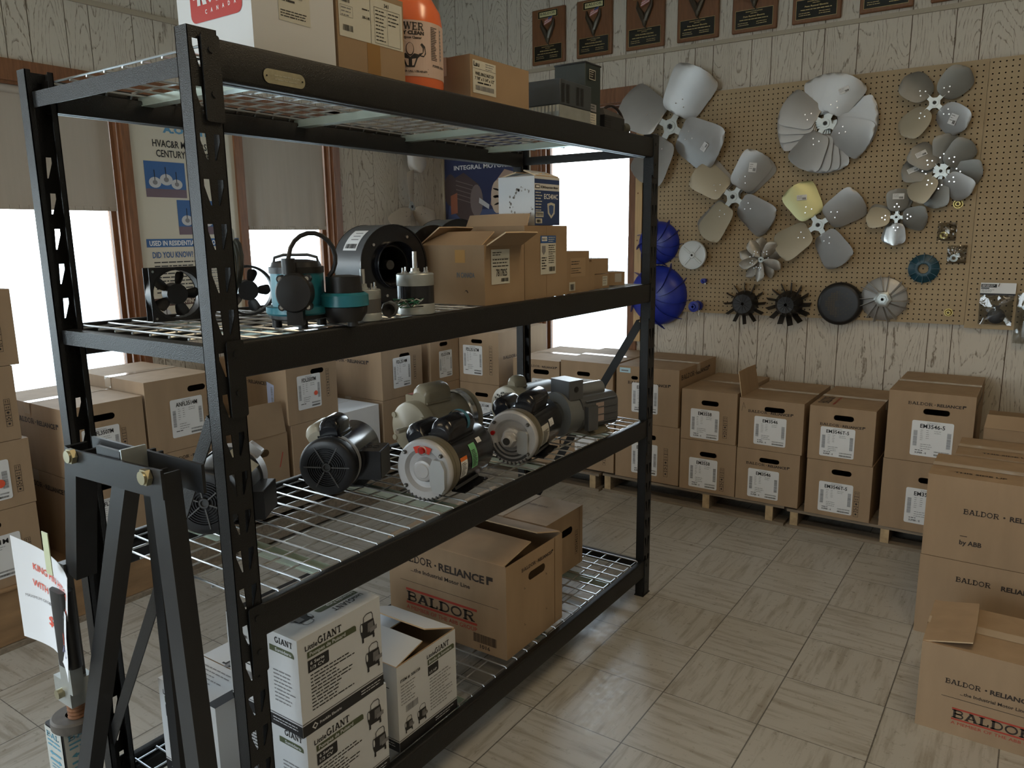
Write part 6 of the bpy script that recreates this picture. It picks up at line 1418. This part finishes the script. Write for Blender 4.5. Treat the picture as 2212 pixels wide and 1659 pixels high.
# strong-man figure: outline polygons, head, chest, two flexed arms
def sym(P, c=.062): return [[(c+x, y) for x, y in P], [(c-x, y) for x, y in P][::-1]]
for P in sym([(0, .052), (.010, .052), (.018, .072), (.027, .080), (.010, .083), (0, .074)]): wrap(b, [P], BLACK, .0008, 0, 0)
for P in sym([(.004, .055), (.008, .056), (.014, .072), (.004, .070)]): wrap(b, [P], PINKL, .0014, 0, 0)
for P in sym([(.020, .078), (.034, .076), (.040, .084), (.038, .100), (.030, .107), (.026, .104), (.032, .096), (.032, .086), (.022, .083)]): wrap(b, [P], BLACK, .0008, 0, 0)
for P in sym([(.026, .079), (.034, .079), (.037, .086), (.035, .097), (.033, .086)]): wrap(b, [P], PINKL, .0014, 0, 0)
wrap(b, [[(.062+.0095*math.cos(k*PI/8), .092+.015*math.sin(k*PI/8)) for k in range(16)]], BLACK, .0009, 0, 0); wrap(b, [[(.062+.008*math.cos(k*PI/8), .093+.0130*math.sin(k*PI/8)) for k in range(16)]], PINKL, .0015, 0, 0)
b.build('jug_label', t, smooth=False)
def exlau(m_, F, L_, R_, T):
    m_.rect(F, .010, .022, .112, .103, LABW, .0008); G = (m_.P2(F, .010, .022, .0008), F[1], F[2], F[3]); m_.text(G, 'Lau', .004, .066, .012, BLACK, .024, bold=.03, o=.0006); m_.rect(G, .0, .060, .102, .0606, BLACK, .0006); m_.lines(G, .055, .075, .095, 3, .006, .003, GREYP, o=.0006)
    m_.text(G, 'WHEEL-SINGLE INLET-CW', .010, .045, .008, BLACK, .082, o=.0006); m_.text(G, '7 7/8" x 3 1/4" x 1/2"', .008, .033, .008, BLACK, .086, o=.0006); m_.bars(G, .010, .008, .092, .020, 40, GREYP, o=.0006); m_.lines(G, .02, .025, .08, 1, .01, .006, BLACK, o=.0006)
carton('brown carton with a white wheel size label, right of the orange jug', (-.376-.10, -1.246, Z1), .274, .20, .114, PI/2, cm=CARD2, tape=True, extra=exlau)
GREYS = mat('blue_grey_steel', (.045, .055, .065, 1), .45, spec=.4)
t = thing('power_supply', 'blue-grey louvred steel power supply on a silver heat sink, top deck', 'power supply', (-.470, -.840, Z1), PI/2)
b = MB(); b.box(-.0975, .0975, -.095, .095, .048, .122, GREYS); b.build('case', t, bevel=.002)
b = MB()
for u0 in (.006, .036, .098, .124):
    for k in range(12): b.rect(FY(-.0975, -.0955, .0), u0, .056+k*.0046, u0+.020, .0585+k*.0046, BLACK, .0008)
b.build('louvres', t, smooth=False)
b = MB(); b.box(-.0975, .0975, -.093, .093, 0, .047, GALV); b.build('heat_sink', t)
b = MB()
for k in range(14): b.box(-.0985, -.0978, -.09+k*.013, -.083+k*.013, .028, .046, LABW)
b.build('sink_fins', t)
t = thing('transformer_case', 'tall black upright transformer case with small nameplates, behind the power supply', 'transformer', (-.455, -.690, Z1), PI/2)
b = MB(); b.box(-.052, .052, -.058, .058, 0, .205, mat('black_green_steel', (.018, .030, .030, 1), .45)); b.box(-.054, .054, -.060, .060, .200, .206, MBLK); b.build('case', t, bevel=.002)
b = MB(); F = FY(-.052, -.0605, 0); b.rect(F, .022, .155, .060, .182, BLACK, .0008); b.frame(F, .020, .153, .062, .184, .002, LABW, .001); b.lines(F, .025, .176, .05, 3, .007, .003, LABW, o=.0012); b.rect(F, .012, .055, .070, .078, GREYP, .0008); b.lines(F, .016, .070, .06, 2, .008, .005, BLACK, o=.0012); b.rect(F, .012, -.0, .070, .050, LABW, .0008); b.lines(F, .016, .042, .064, 5, .008, .004, GREYP, o=.0012); b.build('nameplates', t, smooth=False)
t = thing('battery_charger', 'squat black battery charger with looped cable and round plug at the deck corner', 'charger', (-.455, -.515, Z1), PI/2)
b = MB(); b.box(-.085, .065, -.055, .055, 0, .058, MBLK); b.add([(-.07, -.04, .082), (.05, -.04, .075), (.05, .045, .075), (-.07, .045, .082), (-.085, -.055, .058), (.065, -.055, .058), (.065, .055, .058), (-.085, .055, .058)], [(0, 1, 2, 3), (4, 5, 1, 0), (5, 6, 2, 1), (6, 7, 3, 2), (7, 4, 0, 3)], mat('dusty_black', (.06, .055, .05, 1), .6)); b.build('case', t)
b = MB()
for k in range(6): b.box(-.08, -.04, -.0565, -.0552, .010+k*.0075, .0135+k*.0075, BLACK)
b.build('vents', t)
b = MB(); b.lathe([(0, .017), (.03, .021), (.034, .018), (.034, 0)], mat('olive_rubber', (.07, .07, .055, 1), .5), 14, c=(.062, -.045, .028), axis='x', close=True); b.build('plug', t)
b = MB(); P = []
for i in range(18):
    q = -1.0+i*.26; P.append((.050+.055*math.cos(q), -.040+.003*i, .060+.045*math.sin(q)))
b.tube(P, .005, mat('brown_black_cable', (.015, .008, .007, 1), .5), 8); b.build('cable', t)
t = thing('cable_bundle', 'small bundle of dark cable lying behind the black transformer case', 'cable', (-.56, -.50, Z1))
b = MB(); P = [(.05*math.cos(i*.5), .05*math.sin(i*.5), .012+.0045*i) for i in range(18)]; b.tube(P, .006, mat('brown_black_cable', (.015, .008, .007, 1), .5), 8); b.build('cable', t)

# ================================================================ LOWEST DECK
Z4 = .1545
WP = mat('pump_box_white', (.62, .64, .66, 1), .45); OLB = mat('olive_band', (.075, .095, .045, 1), .5); PGREY = mat('pump_grey', (.16, .16, .165, 1), .5)
def pump_pic(m_, F, u, v, s_):
    o = .0012
    m_.poly(F, [(u+.10*s_, v+.10*s_), (u+.90*s_, v+.05*s_), (u+1.0*s_, v+.45*s_), (u+.92*s_, v+.90*s_), (u+.15*s_, v+.92*s_), (u, v+.45*s_)], BLACK, o-.0002)
    m_.poly(F, [(u+.48*s_, v+.30*s_), (u+.90*s_, v+.30*s_), (u+.88*s_, v+.80*s_), (u+.50*s_, v+.78*s_)], PGREY, o+.0002)
    m_.poly(F, [(u+.62*s_, v+.22*s_), (u+1.12*s_, v+.28*s_), (u+1.12*s_, v+.50*s_), (u+.66*s_, v+.46*s_)], GREYP, o+.0004)
    for a in (.08, .82): m_.rect(F, u+a*s_, v-.12*s_, u+(a+.12)*s_, v+.1*s_, BLACK, o)
    H = [(.25, .90), (.25, 1.18), (.45, 1.30), (.78, 1.28), (.86, 1.15), (.86, .88)]
    for p, q in zip(H[:-1], H[1:]):
        dx, dy = q[0]-p[0], q[1]-p[1]; d = math.hypot(dx, dy); nx, ny = -dy/d*.02, dx/d*.02
        m_.poly(F, [(u+(p[0]-nx)*s_, v+(p[1]-ny)*s_), (u+(q[0]-nx)*s_, v+(q[1]-ny)*s_), (u+(q[0]+nx)*s_, v+(q[1]+ny)*s_), (u+(p[0]+nx)*s_, v+(p[1]+ny)*s_)], BLACK, o)
    m_.poly(F, [(u+.08*s_+.09*s_*math.cos(k*PI/6), v+.68*s_+.26*s_*math.sin(k*PI/6)) for k in range(12)], BLACK, o+.0002); m_.poly(F, [(u+.08*s_+.06*s_*math.cos(k*PI/6), v+.68*s_+.21*s_*math.sin(k*PI/6)) for k in range(12)], WP, o+.0005)
def giant(m_, F, w, h, lang, hp, big=True):
    m_.rect(F, 0, 0, w, h*.115, BLACK, .0006); m_.rect(F, 0, h*.130, w, h*.137, BLACK, .0006)
    m_.poly(F, [(w*.10, h*.058), (w*.135, h*.095), (w*.17, h*.058), (w*.135, h*.02)], WP, .001); m_.poly(F, [(w*.115, h*.058), (w*.135, h*.078), (w*.155, h*.058), (w*.135, h*.038)], BLACK, .0014); m_.text(F, 'Franklin Electric', w*.19, h*.045, h*.028, WP, w*.26, o=.001)
    m_.lines(F, w*.70, h*.075, w*.96, 2, h*.030, h*.016, WP, o=.001, ragged=.1)
    m_.text(F, 'Little', w*.08, h*.855, h*.052, BLACK, w*.14); m_.slab(F, 'GIANT', w*.225, h*.855, h*.075, BLACK, w*.28)
    m_.rrect(F, w*.10, h*.77, w*.68, h*.835, h*.03, OLB, .0007, which=(1, 0, 0, 0)); m_.text(F, lang, w*.125, h*.787, h*.038, WP, w*.42, o=.0012)
    m_.rrect(F, w*.10, h*.62, w*.34, h*.745, h*.02, BLACK, .0007, which=(0, 0, 0, 1)); m_.text(F, hp[0], w*.125, h*.695, h*.033, WP, w*.16, o=.0012); m_.text(F, hp[1], w*.125, h*.643, h*.033, WP, w*.16, o=.0012)
    if big:
        m_.lines(F, w*.12, h*.58, w*.66, 11, h*.036, h*.020, BLACK, o=.0008, seed=7, ragged=.45)
        pump_pic(m_, F, w*.73, h*.62, w*.19); pump_pic(m_, F, w*.78, h*.27, w*.19)
def item_panel(m_, F, w, h):
    m_.text(F, 'ITEM #: 506158', w*.08, h*.76, h*.036, BLACK, w*.45); m_.lines(F, w*.08, h*.70, w*.55, 7, h*.035, h*.018, BLACK, o=.0008, seed=3); m_.bars(F, w*.20, h*.34, w*.52, h*.43, 20, GREYP, o=.0008); m_.frame(F, w*.62, h*.50, w*.70, h*.56, w*.02, GREYP, .0008)
    m_.lines(F, w*.05, h*.30, w*.6, 1, .01, h*.008, GREYP, o=.0008, ragged=0); pump_pic(m_, F, w*.12, h*.17, w*.13) if False else None
def lg_extra(front, left, top):
    def f(m_, F, L_, R_, T):
        front(m_, F); left(m_, L_); top(m_, T)
    return f
def base_band(m_, F, w, h): m_.rect(F, 0, 0, w, h*.115, BLACK, .0006); m_.rect(F, 0, h*.130, w, h*.137, BLACK, .0006); m_.lines(F, w*.6, h*.08, w*.95, 2, h*.03, h*.015, WP, o=.001)
def side_a(w, h):
    def g(m_, L_):
        base_band(m_, L_, w, h); m_.text(L_, 'ITEM #: 506158', w*.10, h*.80, h*.036, BLACK, w*.42); m_.lines(L_, w*.10, h*.74, w*.5, 7, h*.036, h*.018, BLACK, o=.0008, seed=3); m_.bars(L_, w*.22, h*.37, w*.42, h*.45, 16, GREYP, o=.0008); pump_pic(m_, L_, w*.08, h*.19, w*.20)
        m_.rrect(L_, w*.62, h*.80, w*.95, h*.86, .01, OLB, .0007, which=(1, 0, 0, 0)); m_.text(L_, 'Sumidero', w*.70, h*.815, h*.034, WP, w*.22, o=.0012); m_.slab(L_, 'GIANT', w*.70, h*.90, h*.06, BLACK, w*.24); m_.lines(L_, w*.65, h*.60, w*.95, 9, h*.04, h*.02, GREYP, o=.0008, seed=5)
    return g
def top_a(w, d):
    def g(m_, T):
        Q = (T[0]+T[1]*w+T[2]*d, -T[1], -T[2], T[3])
        m_.text(Q, 'Little', w*.06, d*.80, d*.05, BLACK, w*.12); m_.slab(Q, 'GIANT', w*.18, d*.80, d*.07, BLACK, w*.26); m_.rrect(Q, w*.06, d*.70, w*.55, d*.77, .008, OLB, .0007, which=(1, 0, 0, 0)); m_.text(Q, 'Submersible Pump', w*.08, d*.715, d*.04, WP, w*.34, o=.0012); pump_pic(m_, Q, w*.62, d*.62, w*.18)
        m_.rect(Q, 0, d*.0, w, d*.09, BLACK, .0006)
    return g
w, d, h = .250, .245, .232
t = carton('upper pump box facing the aisle, printed Pompes de Puisard', (-.350-d/2, -1.946, .3865), w, d, h, PI/2, cm=WP, tape=False, name='pump_box', group='white sump pump boxes', extra=lg_extra(lambda m_, F: giant(m_, F, w, h, 'Pompes de Puisard', ('6 Serie', '1/3 CV')), side_a(d, h), top_a(w, d)))
t = carton('lower pump box under the Pompes de Puisard one, cut off by the picture edge', (-.350-d/2, -1.938, Z4), w, d, .231, PI/2, cm=WP, tape=False, name='pump_box', group='white sump pump boxes', extra=lg_extra(lambda m_, F: giant(m_, F, w, h, 'Pompes de Puisard', ('6 Serie', '1/3 CV')), side_a(d, h), top_a(w, d)))
w2, d2, h2 = .236, .24, .240
def f2(m_, F):
    base_band(m_, F, w2, h2); m_.rrect(F, w2*.5, h2*.78, w2*.97, h2*.845, .008, OLB, .0007, which=(1, 0, 0, 0)); m_.text(F, 'Bomba de Sumidero', w2*.52, h2*.797, h2*.036, WP, w2*.40, o=.0012); m_.text(F, 'Little', w2*.49, h2*.865, h2*.045, BLACK, w2*.14); m_.slab(F, 'GIANT', w2*.63, h2*.865, h2*.065, BLACK, w2*.25)
    m_.rrect(F, w2*.5, h2*.65, w2*.68, h2*.765, .005, BLACK, .0007, which=(0, 0, 0, 1)); m_.text(F, '1/3 HP', w2*.52, h2*.67, h2*.03, WP, w2*.13, o=.0012); m_.lines(F, w2*.52, h2*.60, w2*.92, 11, h2*.038, h2*.018, GREYP, o=.0008, seed=11)
    m_.text(F, 'ITEM #: 506158', w2*.05, h2*.80, h2*.034, BLACK, w2*.32); m_.lines(F, w2*.05, h2*.75, w2*.30, 7, h2*.036, h2*.016, GREYP, o=.0008); m_.bars(F, w2*.12, h2*.42, w2*.32, h2*.50, 14, GREYP, o=.0008); pump_pic(m_, F, w2*.09, h2*.19, w2*.13); pump_pic(m_, F, w2*.30, h2*.19, w2*.15)
def s2(m_, L_): base_band(m_, L_, d2, h2); m_.text(L_, 'ITEM #: 506158', d2*.40, h2*.78, h2*.036, BLACK, d2*.42); m_.lines(L_, d2*.5, h2*.72, d2*.9, 6, h2*.036, h2*.018, BLACK, o=.0008); m_.bars(L_, d2*.5, h2*.40, d2*.75, h2*.48, 16, GREYP, o=.0008); pump_pic(m_, L_, d2*.55, h2*.19, d2*.20)
carton('open white pump box printed Bomba de Sumidero with its flaps ajar', (-.362-d2/2, -1.644, Z4), w2, d2, h2, PI/2, cm=WP, tape=False, top=False, name='pump_box', group='white sump pump boxes', flaps=(('l', .004, .236, .115, 10), ('r', .004, .236, .125, 22), ('b', .01, .22, .10, 6)), extra=lambda m_, F, L_, R_, T: (f2(m_, F), s2(m_, L_)))
w3, d3, h3 = .232, .245, .250
def f3(m_, F):
    giant(m_, F, w3, h3, 'Submersible Pump', ('6 Series', '1/2 HP'), False); m_.lines(F, w3*.12, h3*.40, w3*.24, 4, h3*.04, h3*.014, GREYP, o=.0008)
    for u in (.30, .55, .8): m_.rect(F, w3*u, h3*.2, w3*(u+.006), h3*.5, BLACK)
    for v in (.36, .28): m_.rect(F, w3*.1, h3*v, w3*.9, h3*(v+.004), BLACK)
carton('pump box at the deck corner printed Submersible, seen between the black legs', (-.815+w3/2, -2.128+d3/2, Z4), w3, d3, h3, 0, cm=WP, tape=False, name='pump_box', group='white sump pump boxes', extra=lambda m_, F, L_, R_, T: (f3(m_, F), m_.rect(T, w3*.86, 0, w3, d3, BLACK), pump_pic(m_, (T[0]+T[2]*d3, -T[2], T[1], T[3]), d3*.3, w3*.35, w3*.2), m_.lines(T, w3*.1, d3*.4, w3*.7, 5, .012, .005, GREYP)))
carton('white pump box deep on the lowest deck, glimpsed through the wires', (-.790, -1.735, Z4), .24, .26, .245, 0, cm=WP, tape=False, name='pump_box', group='white sump pump boxes', extra=lambda m_, F, L_, R_, T: (m_.rect(T, .20, 0, .24, .26, BLACK), m_.rect(T, .185, 0, .188, .26, BLACK), m_.rect(T, .03, .06, .09, .20, OLB)))
# big brown carton 1016 and the one behind
def exbb(m_, F, L_, R_, T):
    W0 = .49; x = .035
    m_.slab(L_, 'BALDOR', .04, .238, .026, INK, .155); m_.poly(L_, [(.208+.004*math.cos(k*PI/4), .249+.004*math.sin(k*PI/4)) for k in range(8)], INK); m_.text(L_, 'RELIANCE', .222, .237, .026, INK, .185, bold=.035); m_.poly(L_, [(.415, .237), (.424, .237), (.424, .252), (.440, .252), (.440, .265), (.415, .265)], INK)
    m_.text(L_, '...the Industrial Motor Line', .10, .205, .014, INK, .25, bold=.02); m_.rect(L_, .05, .165, .46, .1662, INK)
    m_.rect(L_, .075, .132, .375, .140, REDINK); m_.rect(L_, .075, .084, .375, .092, REDINK); m_.slab(L_, 'BALDOR', .078, .095, .034, INK, .29); m_.text(L_, 'A MEMBER OF THE ABB GROUP', .075, .064, .015, REDINK, .30, bold=.0)
    m_.bars(L_, .360, .030, .450, .060, 30, INK, seed=12); m_.text(L_, '1016', .385, .012, .013, INK, .04)
    brand(m_, F, .085, .262, .19)
    for a, b_ in ((.10, .20), (.23, .20), (.10, .075), (.23, .075)): m_.rect(F, a, b_, a+.008, b_+.0015, INK); m_.rect(F, a, b_, a+.0015, b_+.008, INK)
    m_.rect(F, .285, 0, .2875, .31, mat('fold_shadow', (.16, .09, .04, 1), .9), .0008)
carton('big open brown carton printed BALDOR, code 1016, on the lowest deck', (-.380-.245, -1.085, Z4), .335, .49, .312, PI/2, tape=False, top=False, hole=(.175, .232, .10, .028), extra=exbb, flaps=(('l', .01, .47, .17, 8), ('r', .01, .47, .14, 16), ('b', .01, .32, .12, 4)))
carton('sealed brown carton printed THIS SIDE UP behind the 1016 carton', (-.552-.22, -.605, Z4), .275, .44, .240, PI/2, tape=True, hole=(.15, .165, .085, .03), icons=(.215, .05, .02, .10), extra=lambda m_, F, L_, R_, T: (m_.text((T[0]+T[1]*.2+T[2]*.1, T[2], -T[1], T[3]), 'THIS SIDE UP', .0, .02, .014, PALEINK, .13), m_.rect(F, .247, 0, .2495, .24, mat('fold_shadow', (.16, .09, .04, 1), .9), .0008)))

# ================================================================ TRAILER HITCH (left foreground)
HB = mat('hitch_black_steel', (.009, .010, .012, 1), .40, spec=.5); RUST = mat('rusty_thread', (.20, .085, .035, 1), .8, var=.4, vscale=60, bump=.6, bscale=150); BOLT = mat('yellow_zinc_bolt', (.36, .33, .22, 1), .35, metal=.8)
HY = -2.38
hitch = thing('trailer_hitch', 'black steel A-shaped trailer hitch frame standing before the rack\'s left end', 'hitch', (-.50, HY, 0))
def hb(name, fn, par=None):
    b = MB(); b.M = Matrix.Translation((.50, -HY, 0)); fn(b); o = b.build(name, par or hitch); return o
def angle_bar(b, A, B, w, m, t_=.006, dep=None, side=1):
    # channel-shaped bar from A to B, flat face towards -Y
    A, B = Vector(A), Vector(B); d = (B-A).normalized(); n = Vector((0, 1, 0)); q = d.cross(n).normalized(); dep = dep or w
    for w0, w1, t0, t1 in ((-w/2, w/2, 0, t_), (-w/2, -w/2+t_, t_, dep), (w/2-t_, w/2, t_, dep)):
        P = []
        for e in (A, B):
            for a, c in ((w0, t0), (w1, t0), (w1, t1), (w0, t1)): P.append(e+q*a+n*c)
        b.add(P, [(0, 1, 2, 3), (7, 6, 5, 4), (0, 4, 5, 1), (1, 5, 6, 2), (2, 6, 7, 3), (3, 7, 4, 0)], m)
hb('head_plate', lambda b: angle_bar(b, (-.565, HY-.004, 1.062), (-.262, HY-.004, 1.070), .050, HB, dep=.004))
hb('rear_head_plate', lambda b: b.box(-.585, -.235, HY+.052, HY+.058, 1.045, 1.095, HB))
hb('leg', lambda b: angle_bar(b, (-.288, HY, 1.085), (-.205, HY-.02, .004), .042, HB, dep=.034))
hb('leg', lambda b: angle_bar(b, (-.415, HY+.012, 1.070), (-.745, HY-.05, .004), .040, HB, dep=.030))
hb('leg', lambda b: angle_bar(b, (-.440, HY+.07, 1.080), (-.50, HY+.10, .004), .030, HB, dep=.03))
hb('upright', lambda b: angle_bar(b, (-.563, HY, 1.085), (-.622, HY, .82), .040, HB, dep=.040))
for x, z in ((-.541, 1.078), (-.298, 1.080)):
    hb('bolt', lambda b: (b.cyl((x, HY-.018, z), (x, HY-.004, z), .0115, BOLT, 14), b.cyl((x, HY-.014, z), (x, HY-.005, z), .015, BOLT, 6)))
hb('saddle_bracket', lambda b: (b.box(-.475, -.395, HY+.004, HY+.010, 1.06, 1.105, HB), b.box(-.398, -.392, HY+.004, HY+.05, 1.06, 1.108, GALV)))
# latch, jack screw and column below the upright
hb('latch_arm', lambda b: b.box(-.664, -.640, HY-.004, HY+.012, .575, .84, MGREY))
hb('lever_grip', lambda b: b.bbox(-.652, -.598, HY-.034, HY-.006, .640, .800, BLKP, r=.012, axis='z'))
hb('latch_clamp', lambda b: (b.box(-.690, -.628, HY-.028, HY+.02, .545, .600, GALV), b.box(-.654, -.612, HY-.030, HY-.006, .58, .645, GALV), b.cyl((-.658, HY-.040, .572), (-.658, HY-.024, .572), .010, BOLT, 10)))
hb('jack_screw', lambda b: b.lathe([(.49+.004*i, .0185 if i % 2 else .0165) for i in range(22)], RUST, 18, c=(-.672, HY, 0), axis='z', close=True))
hb('jack_collar', lambda b: b.lathe([(.476, .022), (.476, .043), (.480, .046), (.496, .046), (.500, .042), (.500, .018)], mat('grimy_collar', (.09, .08, .07, 1), .6, var=.3, vscale=40), 30, c=(-.684, HY, 0), axis='z'))
COLX = -.705
col = hb('jack_column', lambda b: b.bbox(-.745, -.672, HY-.036, HY+.036, .004, .476, HB, r=.006, axis='z'))
BLT = mat('pale_blue_label_print', (.10, .30, .42, 1), .5); LBW = mat('grubby_white_label', (.46, .48, .46, 1), .5)
b = MB(); b.M = None
for F, wd in (((V(.50-.742, -.0367, .37), V(1, 0, 0), V(0, 0, 1), V(0, -1, 0)), .068), ((V(.50-.6715, -.033, .37), V(0, 1, 0), V(0, 0, 1), V(1, 0, 0)), .066)):
    b.rect(F, 0, 0, wd, .103, LBW, .0004); b.slab(F, 'BAL', wd*.1, .082, .012, BLT, wd*.75, o=.001); b.lines(F, wd*.12, .072, wd*.9, 2, .010, .006, BLT, o=.001, ragged=.1)
    for v, s_ in ((.046, 1), (.030, -1)):
        P = [(.15, 0), (.32, .5), (.32, .22), (.85, .22), (.85, -.22), (.32, -.22), (.32, -.5)]
        P = [((p if s_ > 0 else 1-p)*wd, v+q*.011) for p, q in P]; P = P[::-1] if s_ > 0 else P
        b.poly(F, P, BLT, .001)
    b.lines(F, wd*.2, .018, wd*.8, 2, .007, .004, BLT, o=.001)
b.build('direction_label', hitch, smooth=False)
hb('foot_plate', lambda b: b.box(-.80, -.62, HY-.09, HY+.09, 0, .005, HB)); 
hb('gusset', lambda b: b.prism([(-.60, .22), (-.52, .30), (-.42, .26), (-.36, .20), (-.36, .19), (-.60, .19)], lambda p, q, s_: (p, s_, q), HY-.01, HY+.03, MBLK))
# price sign taped to the upright
t = thing('price_sign', 'white paper sign reading KING PIN HITCH WITH STABILIZER, taped to the hitch', 'sign', (-.640, HY-.052, .79))
b = MB(); PW = mat('white_paper', (.72, .75, .80, 1), .7); PR = mat('red_marker', (.70, .09, .05, 1), .6)
W0, H0 = .155, .215
def SP(u, v, o=0):
    q = (u/W0); z = v-(.035*q if v > H0*.5 else .0)+( .06*(q-.55)*(-1) if (v < H0*.25 and q > .55) else 0)
    return (-W0*.62+u*.98, .034*math.sin(q*2.2)-.022*(1-v/H0)*q+(-.0)-o, z-H0*.5-.028*q)
nu_, nv_ = 12, 10; vs = [SP(W0*i/nu_, H0*j/nv_) for j in range(nv_+1) for i in range(nu_+1)]; vs += [(x, y+.0006, z) for x, y, z in vs]
K = (nu_+1)*(nv_+1); fs = []
for j in range(nv_):
    for i in range(nu_):
        p = j*(nu_+1)+i; fs.append((p, p+1, p+nu_+2, p+nu_+1)); fs.append((K+p, K+p+nu_+1, K+p+nu_+2, K+p+1))
b.add(vs, fs, PW)
def stext(s_, u, v, h, w, m, bold=.0):
    tmp = MB(); tmp.text((V(0, 0, 0), V(1, 0, 0), V(0, 1, 0), V(0, 0, 1)), s_, 0, 0, h, m, w, bold=bold, o=0); b.add([SP(u+p[0], v+p[1], .0014) for p in tmp.v], tmp.f, m)
stext('KING PIN HITCH', .042, .165, .014, .105, PR, .01); stext('WITH STABILIZER', .038, .130, .014, .112, PR, .01); stext('IN USE', .075, .108, .006, .025, GREYP); stext('MAXIMUM GROSS TRAILER 10,000', .018, .093, .006, .125, GREYP); stext('$575', .072, .050, .020, .060, PR, .01); stext('$575', .095, .030, .018, .045, mat('blue_marker', (.25, .25, .45, 1), .6))
b.build('paper_sheet', t, smooth=True)
b = MB(); b.box(.012, .035, .012, .0135, .05, .135, mat('greenish_tape', (.55, .60, .42, 1), .25)); b.build('tape_strip', t)
